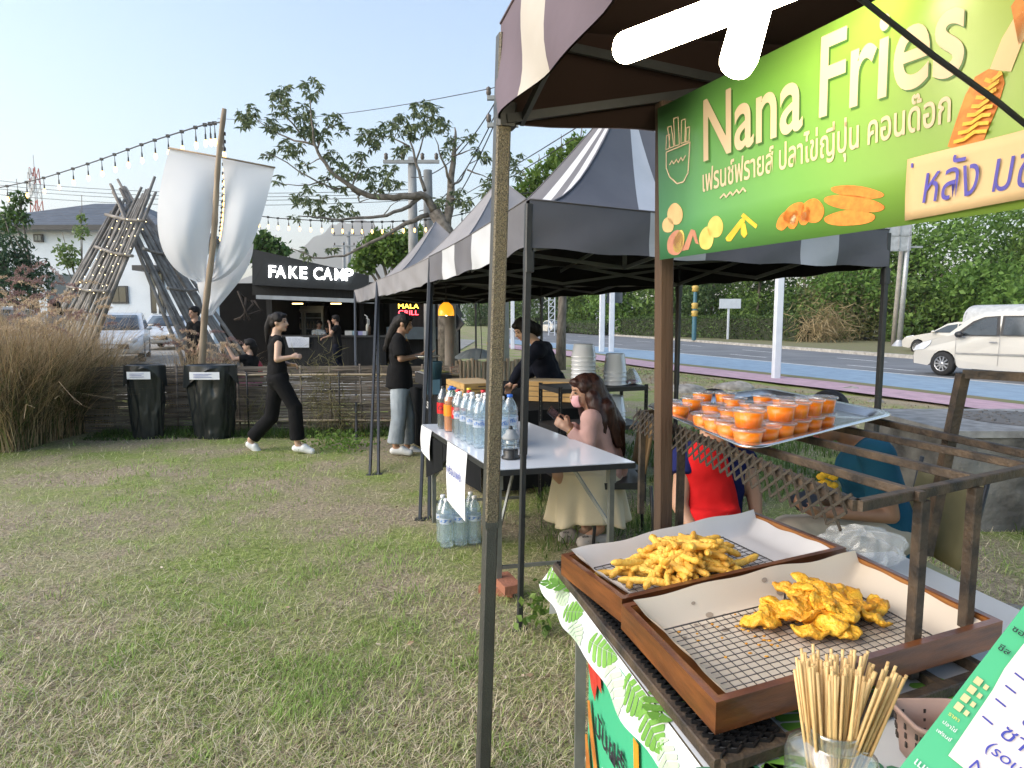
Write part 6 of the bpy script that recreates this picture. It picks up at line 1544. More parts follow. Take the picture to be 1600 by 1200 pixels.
for (u, v, ru, rv, rt) in ((1225, 345, 9, 17, .5), (1240, 332, 11, 20, .8), (1240, 344, 8, 15, .3), (1258, 338, 8, 15, .3), (1270, 330, 18, 19, .2), (1340, 300, 42, 9, .12), (1335, 318, 48, 12, .14), (1328, 341, 40, 12, -.05)): bell(u, v, ru, rv, rt, ten)
for (u, v) in ((1240, 344), (1256, 338)): bell(u, v, 4.5, 8, .2, M('print_filling', (.75, .62, .40), .5))
# corn dog picture at the right
bblob([(1547, 108), (1566, 60), (1592, 16), (1600, 18), (1600, 60), (1580, 112)], M('print_stick', (.72, .52, .30), .5)); bblob([(1580, 10), (1600, -20), (1640, -20), (1620, 50), (1592, 70)], ten)
bblob([(1481, 229), (1494, 190), (1508, 150), (1524, 120), (1545, 108), (1566, 112), (1570, 130), (1560, 165), (1545, 200), (1535, 225), (1508, 238)], ten)
sauce = M('print_sauce', (.80, .47, .03), .5)
for k in range(8): bline([(1490 + 7 * k, 222 - 14 * k), (1506 + 6 * k, 218 - 13 * k), (1522 + 6 * k, 206 - 13 * k), (1540 + 3 * k, 205 - 13 * k)], .006, sauce, dz=.0075)
# kraft paper with handwriting taped over the banner
kp = [onB(1418, 249, .008), onB(1414, 345, .010), onB(1660, 300, .010), onB(1660, 188, .008)]
kr = thing('handwritten_note', 'tan paper note with blue handwriting taped on the green banner', 'note', kp[0])
mb = MB(); mb.grid(lambda s, t: lerp4(kp, s, t) + bnrm * (.002 * math.sin(8 * s + 3 * t)), 14, 6); mb.build('sheet', M('kraft_paper', (.62, .44, .25), .7, col2=(.57, .40, .22), scale=4), kr, solid=.0006)
a, b, c = onB(1437, 318, .012), onB(1625, 288, .012), onB(1437, 272, .012); text('handwriting', 'หลัง มช.', a, b - a, by, (c - a).dot(by) / .56, M('marker_purple', (.07, .06, .42), .5), kr, bold=0, width=(b - a).length, shear=.18)
a = onB(1425, 262, .012); mb = MB(); mb.bar(a, a + by * .008, .004, .001, up=bnrm); mb.build('handwriting', M('marker_purple', (.07, .06, .42), .5), kr)
# side strip seen edge-on at the banner's left end
sb = [onB(1018, 180, -.012), onB(1024, 370, -.012)]
mb = MB(); mb.slab([B0 - bx * .012 + by * .06 - bnrm * .03, B0 - bx * .004 + by * .06 - bnrm * .005, B0 - bx * .004 + by * HB - bnrm * .005, B0 - bx * .012 + by * HB - bnrm * .03], -bx * .002)
tag(mb.build('side_poster', M('poster_side', (.07, .22, .09), .5, col2=(.35, .30, .10), scale=14)), 'narrow printed poster wrapped round the left end of the green banner', 'poster')
# folding lamp
lamp_e = emis('lamp_white', (1.0, .86, .62), 20)
LY_ = 1.22; lm = thing('hanging_lamp', 'bright three lobed lamp glowing under the front canopy', 'lamp', at(1195, -10, LY_))
def lobe(a, b, w, th):
    d = (b - a); L = d.length; d.normalize(); x = d.cross(V(0, 1, 0)).normalized(); y = x.cross(d)
    P = []
    for k in range(9): q = math.pi * k / 8; P.append(a + d * (L - w / 2 + math.sin(q) * w / 2) + x * (w / 2 * math.cos(q)))
    P += [a - x * w / 2, a + x * w / 2]; mb = MB(); mb.slab([p - y * th / 2 for p in P], y * th); return mb.build('lamp_lobe', lamp_e, lm)
c_ = at(1195, -8, LY_)
lobe(c_, at(958, 82, LY_ + .03), .052, .022); lobe(c_ + V(-.02, 0, -.02), at(1148, 116, LY_ - .05), .062, .022); lobe(c_, at(1400, -90, LY_), .052, .022)
mb = MB(); mb.lathe([(.04, .0), (.045, .02), (.035, .06), (.018, .075), (.018, .11), (.001, .11)], c_, 18); mb.build('lamp_cap', M('cap_ivory', (.6, .6, .56), .5), lm)
mb = MB(); mb.tube([c_ + V(0, 0, .1), c_ + V(.02, .02, .5)], .005, 5); mb.build('cord', wire_m, lm)
mb = MB(); mb.tube([at(1310, -30, .80) , at(1345, -2, .82), at(1460, 88, .83), at(1560, 160, .84), at(1640, 225, .84)], .0035, 6); tag(mb.build('power_cable', wire_m), 'black power cable slanting in front of the green banner', 'cable')

# menu board in the near right corner
O_ = at(1400, 1207, .66); E_ = at(1606, 938, .74); e1 = (E_ - O_).normalized(); toC = (V(0, 0, EYE) - O_).normalized(); e2 = e1.cross(toC).normalized(); 
e2 = e2 if e2.x > 0 else -e2; LM = (E_ - O_).length; nm = e2.cross(e1).normalized(); nm = nm if nm.dot(toC) > 0 else -nm
O2 = O_ - e1 * .10; LM2 = LM + .22
mn = thing('menu_board', 'tilted green menu board with a handwritten white note in the near corner', 'menu', O2)
mb = MB(); mb.slab([O2, O2 + e2 * .30, O2 + e2 * .30 + e1 * LM2, O2 + e1 * LM2], -nm * .004); mb.build('board', M('board_green', (.075, .42, .20), .45, col2=(.065, .38, .18), scale=2), mn)
def mp_(x, y, o=.002): return O_ + e1 * y + e2 * x + nm * o
mb = MB(); P = [mp_(.026, .052), mp_(.023, .145), mp_(.020, .175), mp_(.022, LM2 - .13), mp_(.3, LM2 - .13), mp_(.3, .052)]; mb.slab(P, nm * .0008); nt = mb.build('note_paper', M('note_pinkish', (.68, .60, .58), .7, col2=(.64, .56, .54), scale=3), mn)
ink2 = M('pen_blue', (.05, .06, .36), .5)
for s, x, y, h in (('ปาปริก้า', .055, .131, .026), ('ซาวครีม', .047, .105, .026), ('(sour cream', .045, .083, .019), ('Nana Fries', .043, .055, .019)): text('handwriting', s, mp_(x, y, .004), e2, e1, h, ink2, mn, bold=0, shear=.15)
for y in (.117, .143, .163, .182): mb = MB(); mb.bar(mp_(.029, y - .005, .004), mp_(.040, y - .006, .004), .0018, .0006, up=nm); mb.build('handwriting', ink2, mn)
mb = MB()
for k in range(4):
    mb.slab([mp_(.005, .100 + .013 * k), mp_(.012, .100 + .013 * k), mp_(.012, .109 + .013 * k), mp_(.005, .109 + .013 * k)], nm * .0008); mb.slab([mp_(.015, .101 + .013 * k), mp_(.019, .101 + .013 * k), mp_(.019, .107 + .013 * k), mp_(.015, .107 + .013 * k)], nm * .0008)
mb.build('price_tag', M('print_pale_yellow', (.66, .58, .30), .5), mn)
for k, (s, x, y, h, m_) in enumerate((('เมนู', .006, .020, .012, wt_), ('เฟรนช์', .005, .065, .006, wt_), ('ปลาไข่', .005, .077, .006, wt_), ('ชีส', .004, .190, .011, inkk), ('ซอส', .004, .220, .011, inkk), ('ราคา', .005, .089, .006, M('print_yellow', (.7, .6, .1), .5)))): text('lettering', s, mp_(x, y, .003), e2, e1, h, m_, mn, bold=.01)
mb = MB(); q = mp_(.12, .05, -.006); mb.bar(q, V(q.x + .02, q.y + .06, ZTB), .012, .012); mb.bar(mp_(.12, -.08, -.006), V(q.x + .0, q.y - .02, ZTB), .012, .012); mb.build('stand', tube_black, mn)
# ------------------------------------------------------------------ right side: van, hedges, trees, signs, culvert
vp = on(1472, 590); 
hdir = V(-.35, .94, 0).normalized()
car_white = M('car_pearl_white', (.52, .50, .455), .25, col2=(.49, .47, .43), scale=1, coat=.7, metal=.15); car_glass = M('car_glass', (.035, .045, .05), .06, spec=.9, col2=(.02, .025, .03), scale=1.5)
tyre = M('tyre', (.014, .014, .015), .85); rimm = M('rim', (.50, .50, .51), .3, metal=.8); blackp = M('black_trim', (.02, .02, .022), .5); lampm = M('headlamp', (.66, .68, .72), .12, spec=.9)
def tumble(z, H): return 1 - .16 * max(0, z - .58 * H) / (.42 * H) - .03 * max(0, .45 - z)
H_ = 1.75
def extrude_profile(prof, ws, name, mat_, parent, M4):
    """side profile (x forward, z up) lofted across width stations ws = [(y, inset, zscale)]"""
    mb = MB(); n = len(prof); vs = []
    cx = sum(p[0] for p in prof) / n; cz = sum(p[1] for p in prof) / n
    for (y, k, zk) in ws:
        for x, z in prof: vs.append(M4 @ V(cx + (x - cx) * (1 - k), y * tumble(z, H_), z - zk * max(0, z - .9)))
    m = len(ws)
    mb.add(vs, [(j * n + i, j * n + (i + 1) % n, (j + 1) * n + (i + 1) % n, (j + 1) * n + i) for j in range(m - 1) for i in range(n)], True)
    mb.add([vs[i] for i in range(n)], [tuple(range(n))], False); mb.add([vs[(m - 1) * n + i] for i in range(n)], [tuple(range(n - 1, -1, -1))], False)
    return mb.build(name, mat_, parent)
def car(label, name, cat, pos, heading, L, W, H, body_prof, glass_side, wheels, wr, mat_, ls=None, group=None, windscreen=None, detail=True, rear=None):
    h = Vector(heading).normalized(); Mx = Matrix.Translation(Vector(pos)) @ Matrix(((h.x, -h.y, 0, 0), (h.y, h.x, 0, 0), (0, 0, 1, 0), (0, 0, 0, 1)))
    t = thing(name, label, cat, pos, group)
    def mm(p): return Mx @ Vector(p)
    class _M:  # allow @
        def __matmul__(s, v): return Mx @ v
    w2 = W / 2
    global H_; H_ = H
    extrude_profile(body_prof, [(-w2, .035, .0), (-w2 + .05, .008, 0), (-w2 + .14, 0, 0), (w2 - .14, 0, 0), (w2 - .05, .008, 0), (w2, .035, 0)], 'body', mat_, t, Mx)
    return t, Mx, mm
def wheel(t, mm, x, y, r, w, side):
    mb = MB(); rot = Matrix.Rotation(math.pi / 2, 3, 'X'); c = mm((x, y, r)); hx = (mm((1, 0, 0)) - mm((0, 0, 0))).normalized(); hy = (mm((0, 1, 0)) - mm((0, 0, 0))).normalized()
    B = Matrix((hx, V(0, 0, 1), hy)).transposed()
    mb.lathe([(r * .62, -w / 2), (r * .92, -w / 2), (r, -w * .32), (r, w * .32), (r * .92, w / 2), (r * .62, w / 2)], c, 28, mat=B); wl_ = mb.build('wheel', tyre, t)
    mb = MB(); o = side * w * .42
    mb.lathe([(r * .64, o), (r * .60, o + side * .012), (r * .56, o - side * .02)], c, 28, mat=B); mb.lathe([(.001, o), (r * .16, o), (r * .18, o - side * .02)], c, 14, mat=B)
    for k in range(10):
        a = 2 * math.pi * k / 10; a0 = c + B @ V(r * .14 * math.cos(a), r * .14 * math.sin(a), o - side * .01); a1 = c + B @ V(r * .6 * math.cos(a), r * .6 * math.sin(a), o - side * .005); mb.bar(a0, a1, r * .12, .02, up=hy)
    mb.build('rim', rimm, wl_)
    mb = MB(); mb.lathe([(.001, 0), (r * .6, 0)], c + hy * (o - side * .05), 20, mat=B); mb.build('hub_shadow', blackp, wl_)
# the people carrier (front left wheel contact at vp); x forward from the front axle
front = [(.86, .30), (.88, .50), (.84, .66), (.76, .78), (.62, .88), (.30, .99), (-.02, 1.06)]
roof_ = [(-.30, 1.30), (-.62, 1.54), (-.95, 1.655), (-1.40, 1.70), (-2.2, 1.71), (-3.0, 1.67), (-3.35, 1.58), (-3.55, 1.20), (-3.62, .95), (-3.62, .55), (-3.55, .34)]
def arch(x0, r, n=9): return [(x0 + r * math.cos(a), .32 + r * math.sin(a)) for a in np.linspace(math.pi, 0, n)]
prof = front[::-1][::-1]
under = [(-3.1, .28)] + arch(-2.75, .37) + [(-2.3, .24), (-.45, .24)] + arch(0, .37) + [(.45, .26)]
prof = front + roof_ + under
side_l = V(-hdir.y, hdir.x, 0)   # left of travel
vpos = vp - side_l * 0.0
ctr_off = -side_l * .80
v_t, Mx, mm = car('silver white people carrier driving along the road, front half in view', 'people_carrier', 'car', vp + ctr_off + V(0, 0, .055), hdir, 4.6, 1.76, 1.75, prof, None, None, .32, car_white)
w2 = .88
def side_poly(pts, name, mat_, y, th=.012, par=None, dy=None):
    mb = MB(); P = [mm((x, y * tumble(z, 1.75), z)) for x, z in pts]; n_ = (mm((0, 1, 0)) - mm((0, 0, 0))).normalized() * (1 if y > 0 else -1); mb.slab(P, n_ * th); return mb.build(name, mat_, par or v_t)
for y in (w2, -w2):
    wf = side_poly([(-.42, 1.09), (-.34, 1.14), (-.72, 1.46), (-.98, 1.57), (-1.36, 1.60), (-1.42, 1.10)], 'window_frame', blackp, y, .006)
    side_poly([(-.52, 1.11), (-.47, 1.14), (-.78, 1.43), (-1.0, 1.53), (-1.30, 1.56), (-1.36, 1.12)], 'side_window', car_glass, y * 1.004, .010)
    side_poly([(-1.44, 1.11), (-1.42, 1.60), (-2.30, 1.60), (-2.36, 1.11)], 'window_frame', blackp, y, .006); side_poly([(-1.50, 1.13), (-1.49, 1.56), (-2.26, 1.56), (-2.30, 1.13)], 'side_window', car_glass, y * 1.004, .010)
    side_poly([(-2.42, 1.11), (-2.40, 1.60), (-3.10, 1.58), (-3.30, 1.14)], 'side_window', car_glass, y, .010)
    mb = MB(); 
    for x in (-.36, -1.43, -2.40): mb.bar(mm((x, y * 1.001, .36)), mm((x - (.02 if x < -1 else .0), y * 1.001, 1.09)), .006, .006)
    mb.bar(mm((-.36, y, .62)), mm((-2.45, y, .66)), .012, .045); mb.build('door_seam', M('seam_grey', (.25, .25, .24), .5), v_t)
    for x in (-1.30, -2.28): mb = MB(); mb.bar(mm((x - .09, y * 1.015, .94)), mm((x + .09, y * 1.015, .94)), .022, .03, bev=.3); mb.build('door_handle', rimm, v_t)
    mb = MB(); c = mm((-.50, y * 1.12, 1.12)); mb.ell(c, (.09, .12, .085), 12); mb.bar(mm((-.50, y, 1.10)), c, .05); mb.build('mirror', blackp, v_t)
    side_poly([(.50, .70), (.80, .66), (.74, .78), (.56, .88), (.30, .95), (.34, .84)], 'headlight', lampm, y * .985, .03)
mb = MB(); mb.grid(lambda i, j: mm((-.06 - .62 * j, (-.72 + 1.44 * i) * (1 - .14 * j), 1.075 + .50 * j + .012)), 6, 6); mb.build('windscreen', car_glass, v_t, solid=.01)
for x, sy in ((0, 1), (0, -1), (-2.75, 1), (-2.75, -1)): wheel(v_t, mm, x, sy * .78, .325, .2, sy)
# a second pale car beyond it, and roof of another vehicle
def simple_car(label, pos, heading, s=1.0, mat_=None, grp=None, tall=1.45, L=4.3):
    f = [(2.1, .32), (2.14, .55), (2.0, .72), (1.2, .88), (.75, .95), (.05, tall - .08), (-.4, tall), (-1.1, tall - .02), (-1.75, tall - .32), (-2.05, .95), (-2.12, .6), (-2.05, .32)]
    und = [(-1.75, .26)] + arch(-1.3, .36, 7) + [(-.9, .22), (.9, .22)] + arch(1.32, .36, 7) + [(1.75, .26)]
    t, Mx_, mm_ = car(label, 'parked_car' if grp else 'passing_car', 'car', pos, heading, L, 1.7, tall, f + und, None, None, .3, mat_ or car_white, group=grp)
    for y in (.85, -.85):
        for pts in ([(.62, .97), (.02, tall - .15), (-.40, tall - .09), (-.42, .97)], [(-.48, .97), (-.46, tall - .09), (-1.05, tall - .12), (-1.55, .99)]):
            mb = MB(); n_ = (mm_((0, 1, 0)) - mm_((0, 0, 0))) * (1 if y > 0 else -1); mb.slab([mm_((x, y * tumble(z, tall), z)) for x, z in pts], n_ * .01); mb.build('side_window', car_glass, t)
        mb = MB(); mb.slab([mm_((1.72, y * .99, .64)), mm_((2.06, y * .84, .62)), mm_((1.98, y * .84, .74)), mm_((1.5, y * .99, .82))], V(0, 0, .02)); mb.ell(mm_((2.0, y * .72, .66)), (.12, .16, .09), 10); mb.build('headlight', lampm, t)
        mb = MB(); mb.ell(mm_((.5, y * 1.12, 1.0)), (.07, .1, .06), 8); mb.build('mirror', mat_ or car_white, t)
    mb = MB(); mb.grid(lambda i, j: mm_((.80 - .72 * j, (-.70 + 1.4 * i) * (1 - .12 * j), .965 + (tall - .10 - .95) * j + .01)), 4, 4); mb.build('windscreen', car_glass, t, solid=.01)
    mb = MB(); mb.grid(lambda i, j: mm_((-1.14 - .82 * j, (-.66 + 1.32 * i), tall - .05 - .40 * j + .02)), 4, 4); mb.build('rear_window', car_glass, t, solid=.01)
    mb = MB(); mb.slab([mm_((2.14, -.5, .42)), mm_((2.14, .5, .42)), mm_((2.15, .5, .56)), mm_((2.15, -.5, .56))], mm_((.02, 0, 0)) - mm_((0, 0, 0))); mb.build('grille', blackp, t)
    mb = MB(); mb.slab([mm_((2.16, -.22, .44)), mm_((2.16, .22, .44)), mm_((2.17, .22, .54)), mm_((2.17, -.22, .54))], mm_((.012, 0, 0)) - mm_((0, 0, 0))); mb.build('number_plate', paper, t)
    for x, sy in ((1.32, 1), (1.32, -1), (-1.3, 1), (-1.3, -1)): wheel(t, mm_, x, sy * .76, .31, .19, sy)
    return t
p = at(1500, 545, 27.0); simple_car('white car half hidden beyond the people carrier on the road', (p.x, p.y, .055), (-.3, .95, 0), tall=1.42)
p = at(1575, 500, 27); t = thing('pickup_canopy', 'grey high roofed truck whose top shows above the people carrier', 'truck', (p.x, p.y, .055))
Mt = Matrix.Rotation(math.atan2(.95, -.3), 3, 'Z'); q = V(p.x, p.y, 0)
mb = MB(); mb.grid(lambda i, j: q + Mt @ V(-2.0 + 3.2 * j + (.12 if j > .99 else 0), .85 * math.cos(math.pi * i) * (1 if abs(math.cos(math.pi * i)) > .8 else .99), 1.05 + 1.15 * math.sin(math.pi * i) ** .45), 18, 6); mb.slab([q + Mt @ V(1.2, .85 * math.cos(math.pi * k / 18), 1.05 + 1.15 * math.sin(math.pi * k / 18) ** .45) for k in range(19)], Mt @ V(.05, 0, 0)); mb.build('load_cover', M('truck_grey', (.42, .43, .43), .6), t); mb = MB(); mb.box(q + Mt @ V(-.4, 0, .72), (3.4, 1.75, .7), mat=Mt); mb.build('body', car_white, t)
for x in (.9, -1.6):
    for y in (.75, -.75): mb = MB(); mb.lathe([(.001, -.1), (.36, -.1), (.36, .1), (.001, .1)], q + Mt @ V(x, y, .41), 20, mat=Mt @ Matrix.Rotation(math.pi / 2, 3, 'X')); mb.build('wheel', tyre, t)
# parked cars beyond the fence
def on_h(u, v, Y): p = at(u, v, Y); return V(p.x, p.y, Gz(p.x, p.y) + .03)
pw = M('car_white', (.58, .60, .62), .28, coat=.6)
simple_car('white parked hatchback behind the tall fountain grass at left', on_h(182, 545, 20.0) , (.45, -.9, 0), mat_=pw, grp='cars parked beyond the fence', tall=1.48)
simple_car('white parked sedan facing the camera between the stick lean-tos', on_h(266, 522, 27.5), (.22, -1, 0), mat_=pw, grp='cars parked beyond the fence')
simple_car('pale grey parked car at the far left edge behind the grass', on_h(15, 545, 17.5), (1, -.25, 0), mat_=M('car_silver', (.45, .47, .50), .3, coat=.5), grp='cars parked beyond the fence', tall=1.7)
p = on(650, 505); simple_car('tiny silver car far down the road beyond the hedge', (at(860, 500, 75).x, 75, .06), (-.4, .9, 0))

# ------------------------------------------------------------------ hedges, far trees
hedge_m = leaf_mat('leaf_hedge', (.028, .055, .012), (.10, .16, .04), .3)
def hedge(label, u0, u1, vt, vb, Y0, Y1, w, n, mat_=hedge_m, size=.11):
    a, b = at(u0, vb, Y0), at(u1, vb, Y1); h0 = at(0, vt, Y0).z; 
    a.z = b.z = .17; t = thing('clipped_hedge', label, 'hedge', (a + b) / 2, None); d = (b - a); L = d.length; d.normalize(); nn = V(d.y, -d.x, 0); h = h0 - .17
    mb = MB(); mb.slab([a + nn * .1, b + nn * .1, b + nn * (w - .1), a + nn * (w - .1)], V(0, 0, h - .12)); mb.build('stems', M('hedge_core', (.02, .028, .010), .9), t)
    s = RNG.uniform(0, L, n); q = RNG.uniform(0, 1, n); face = RNG.integers(0, 4, n); y = np.where(face == 0, RNG.uniform(-.05, .12, n), np.where(face == 1, w - .1, RNG.uniform(0, w, n))); z = np.where(face < 2, q * h, h - RNG.uniform(0, .15, n) + .07 * np.sin(s * 3) * .5)
    e = RNG.uniform(0, 1, n) < .06; s = np.where(e, np.where(RNG.uniform(0, 1, n) < .5, 0, L), s); z = np.where(e, q * h, z)
    P = np.array(a)[None] + np.outer(s, np.array(d)) + np.outer(y + .05 * np.sin(s * 5 + z * 7), np.array(nn)); P[:, 2] = a.z + z
    v, f = leaves_np(P, size, .55, 0); np_mesh('foliage', v, f, mat_, t); return t
hedge('long clipped hedge on the far side of the road, nearest the white sign post', 1245, 968, 494, 535, 41, 60, 1.6, 9500, size=.2)
hedge('narrow clipped hedge strip farther down the far side of the road', 938, 842, 503, 521, 62, 88, 1.2, 3500, size=.24)
hedge('distant clipped hedge near the orange lamp', 835, 740, 495, 514, 95, 140, 3, 3000, size=.4)
far_leaf = [leaf_mat('leaf_far_a', (.04, .085, .018), (.15, .24, .05), .35), leaf_mat('leaf_far_b', (.06, .13, .022), (.17, .29, .06), .4), leaf_mat('leaf_far_c', (.03, .065, .02), (.09, .155, .045), .35)]
rn = random.Random(21)
def far_tree(label, x, y, h, w, mi_, n=3600, size=.34, low=.10):
    bl = []
    for k in range(13):
        f = rn.random(); a = rn.uniform(0, 6.28); zz = h * (low + (1 - low - .12) * f); rr = w * .5 * (1 - .5 * abs(f - .45)) * rn.uniform(.2, .95)
        bl.append((x + rr * math.cos(a), y + rr * math.sin(a), .17 + zz, w * rn.uniform(.20, .32), .85))
    tree('roadside_tree', label, (x, y, .1), h * .55, .16, bl, n, size, far_leaf[mi_], .5, .15, 'wood across the road', branches=False, shell=.35)
FT = [(1560, 47, 12, 8, 1), (1475, 46, 9.5, 7, 1), (1640, 44, 11, 8, 1), (1400, 48, 9, 6.5, 0), (1330, 50, 9, 7, 0), (1255, 52, 9.5, 7, 2), (1180, 55, 9, 7, 0), (1110, 60, 9.5, 7.5, 2), (1040, 66, 10, 8, 0), (975, 74, 10, 9, 1), (915, 86, 10, 10, 0), (865, 98, 10, 10, 2), (810, 112, 10, 12, 0), (755, 130, 10, 13, 2), (1700, 40, 10, 8, 0), (1510, 41, 4.5, 5, 1), (1430, 42, 4.2, 5, 0), (1350, 45, 5, 6, 1), (1590, 38, 5, 5.5, 1), (1285, 48, 4.8, 5, 0), (1225, 54, 5.5, 6, 1), (1140, 60, 5, 6, 1), (1070, 68, 5, 6, 0)]
desc = ['tall', 'slim', 'broad', 'dark', 'shaded', 'dense', 'mid sized', 'leafy', 'bushy', 'rounded', 'distant', 'farther', 'small', 'farthest', 'last']
for k, (u, Y, h, w, mi_) in enumerate(FT):
    p = at(u, 500, Y); pl_ = 'behind the people carrier' if u > 1430 else ('above the long hedge' if u > 1000 else 'far down the road behind the tents')
    far_tree('%s green tree %s, number by the kerb from right to left' % (desc[k % 15], pl_) if False else '%s %s tree of the wood across the road %s' % (desc[k % 15], ('low' if h < 6 else 'high'), pl_), p.x, Y, h, w, mi_, 5600 if h > 6 else 3600, .38 if Y < 62 else .55, .05)
# undergrowth bank in front of the wood
n_ = 9000; uu = RNG.uniform(1240, 1760, n_); YY = 39 + (1600 - uu) * .012 + RNG.uniform(0, 3.5, n_); zz = np.abs(RNG.normal(0, .7, n_)) * (YY - 36) * .35
P = np.stack([(uu - 800) / F * YY, YY, .2 + zz], -1); v, f = leaves_np(P, .30, .4, -.2); o = np_mesh('undergrowth', v, f, leaf_mat('leaf_under', (.05, .055, .02), (.17, .17, .06), .3)); o['kind'] = 'stuff'
cen = np.array([at(1290 + rn.gauss(0, 22), 508 + rn.gauss(0, 16), 40 + rn.uniform(-1, 1)) for _ in range(900)]); v, f = leaves_np(cen, .9, .05, .7); t_ = np_mesh('dry_bush', v, f, leaf_mat('dry_fronds', (.20, .15, .07), (.40, .31, .17), .3)); tag(t_, 'tangle of dry straw coloured fronds at the foot of the wood', 'bush')

# ------------------------------------------------------------------ posts and signs along the road
white_post = M('post_white', (.62, .65, .70), .5, col2=(.55, .58, .63), scale=3); pole_s = M('pole_galv', (.40, .41, .42), .5, metal=.4)
def post(label, u, vb, vt, wpx, name='sign_post', mat_=white_post, cat='post', z0=0.0):
    b = on(u, vb, z0); w = wpx * b.y / F; mb = MB(); zt = at(u, vt, b.y).z; mb.bar(V(b.x, b.y, z0 - .1), V(b.x, b.y, zt), w, w, bev=.1); return tag(mb.build(name, mat_), label, cat)
post('single white square post at the pavement edge between two canopy legs', 1212, 594, 420, 11)
post('left one of two white posts carrying a road sign behind the stalls', 940, 551, 430, 8); 
post('right one of two white posts carrying a road sign behind the stalls', 955, 551, 430, 8)
b = on(948, 551); mb = MB(); mb.box((b.x + .35, b.y + .12, at(0, 455, b.y).z), (.75, .05, 1.1)); tag(mb.build('road_sign', M('sign_back', (.10, .11, .12), .6)), 'dark backed road sign on the two white posts', 'sign')
post('white thin post standing behind the bent over vendor', 801, 546, 430, 6)
# cabinet and striped barrier
b = on(771, 545); mb = MB(); w = .28; h = at(0, 468, b.y).z; mb.box((b.x, b.y, h / 2), (.36, .36, h)); mb.box((b.x, b.y, h + .03), (.42, .42, .06)); tag(mb.build('utility_cabinet', M('cabinet_grey', (.34, .37, .36), .6)), 'tall grey utility cabinet by the road behind the speckled post', 'cabinet')
b = on(765, 541); bar_ = thing('striped_barrier', 'low yellow and black striped barrier beside the grey cabinet', 'barrier', b); wq = .32
for k in range(5): mb = MB(); mb.box((b.x - .12 + k * .07, b.y - .3, .12), (.07, .06, .26)); mb.build('stripe', M('barrier_yellow', (.62, .42, .03), .6) if k % 2 == 0 else blackp, bar_)
# ornate blue and gold lamp post beyond the road, lattice sign mast, sign with panel
b = at(1085, 505, 44); t = thing('ornate_lamp_post', 'blue and gold ornate lamp post beyond the road', 'lamp post', (b.x, 44, .17)); S_ = 44 / F
blue = M('post_teal', (.035, .12, .16), .5); goldm = M('post_gold', (.50, .33, .07), .45)
zv = lambda v, Y=44: at(0, v, Y).z
mb = MB(); mb.lathe([(.16, .17), (.16, zv(478)), (.13, zv(475)), (.13, zv(400))], (b.x, 44, 0), 10); mb.build('pole', blue, t)
for v in (490, 478, 451): mb = MB(); mb.lathe([(.14, zv(v + 5)), (.24, zv(v + 3)), (.2, zv(v)), (.26, zv(v - 3)), (.14, zv(v - 5))], (b.x, 44, 0), 10); mb.build('gold_collar', goldm, t)
b = at(1140, 500, 46); t = thing('small_notice_board', 'small white blank board on one post beyond the hedge', 'sign', (b.x, 46, .17)); mb = MB(); mb.box((b.x, 46, (zv(467, 46) + zv(482, 46)) / 2), (33 * 46 / F, .06, zv(467, 46) - zv(482, 46))); mb.build('board', white_post, t)
mb = MB(); x = at(1155, 0, 46).x; mb.bar(V(x, 46.06, .1), V(x, 46.06, zv(468, 46)), .12); mb.build('post', white_post, t)
b = on(1441, 541, .17); Yp = 34.0; x0 = at(1437, 0, Yp).x; x1 = at(1443, 0, Yp).x
t = thing('street_light_pole', 'tall grey steel pole carrying the back of a sign box', 'pole', (x0, Yp, .17)); mb = MB(); mb.tube([V(x0, Yp, .1), V(x1, Yp, at(0, 330, Yp).z)], [.14, .10], 10); mb.lathe([(.35, .17), (.3, .25), (.15, .45), (.14, .5)], (x0, Yp, 0), 10); mb.build('pole', pole_s, t)
mb = MB(); c = at(1404, 368, Yp); mb.box(c, (34 * Yp / F, .18, 46 * Yp / F)); pn = mb.build('sign_box', M('sign_back_grey', (.42, .44, .46), .5), t)
mb = MB(); 
for dx, sx in ((-17, 2), (17, 2), (0, 2)): mb.box(c + V(dx * Yp / F, -.1, 0), (.07, .04, 46 * Yp / F))
for dz in (-23, 0, 23): mb.box(c + V(0, -.1, dz * Yp / F), (34 * Yp / F, .04, .07))
mb.build('rib', pole_s, pn); mb = MB(); mb.bar(at(1387, 386, Yp), at(1441, 386, Yp), .1); mb.build('arm', pole_s, t)
x2 = at(1427, 0, 35).x; mb = MB(); mb.tube([V(x2, 35, .1), V(at(1432, 0, 35).x, 35, at(0, 388, 35).z)], .12, 8); tag(mb.build('short_pole', M('pole_weathered', (.27, .25, .22), .9)), 'shorter weathered concrete pole beside the steel pole', 'pole')
b = at(862, 500, 60); t = thing('lattice_sign_mast', 'white lattice mast beyond the road seen between tents', 'mast', (b.x, 60, .1)); mb = MB()
for s in (-.28, .28): mb.bar(V(b.x + s, 60, .1), V(b.x + s, 60, zv(440, 60)), .09)
for k in range(7): z0 = .4 + k * .6; mb.bar(V(b.x - .28, 60, z0), V(b.x + .28, 60, z0 + .6), .06); mb.bar(V(b.x + .28, 60, z0), V(b.x - .28, 60, z0), .06)
mb.build('lattice', white_post, t)

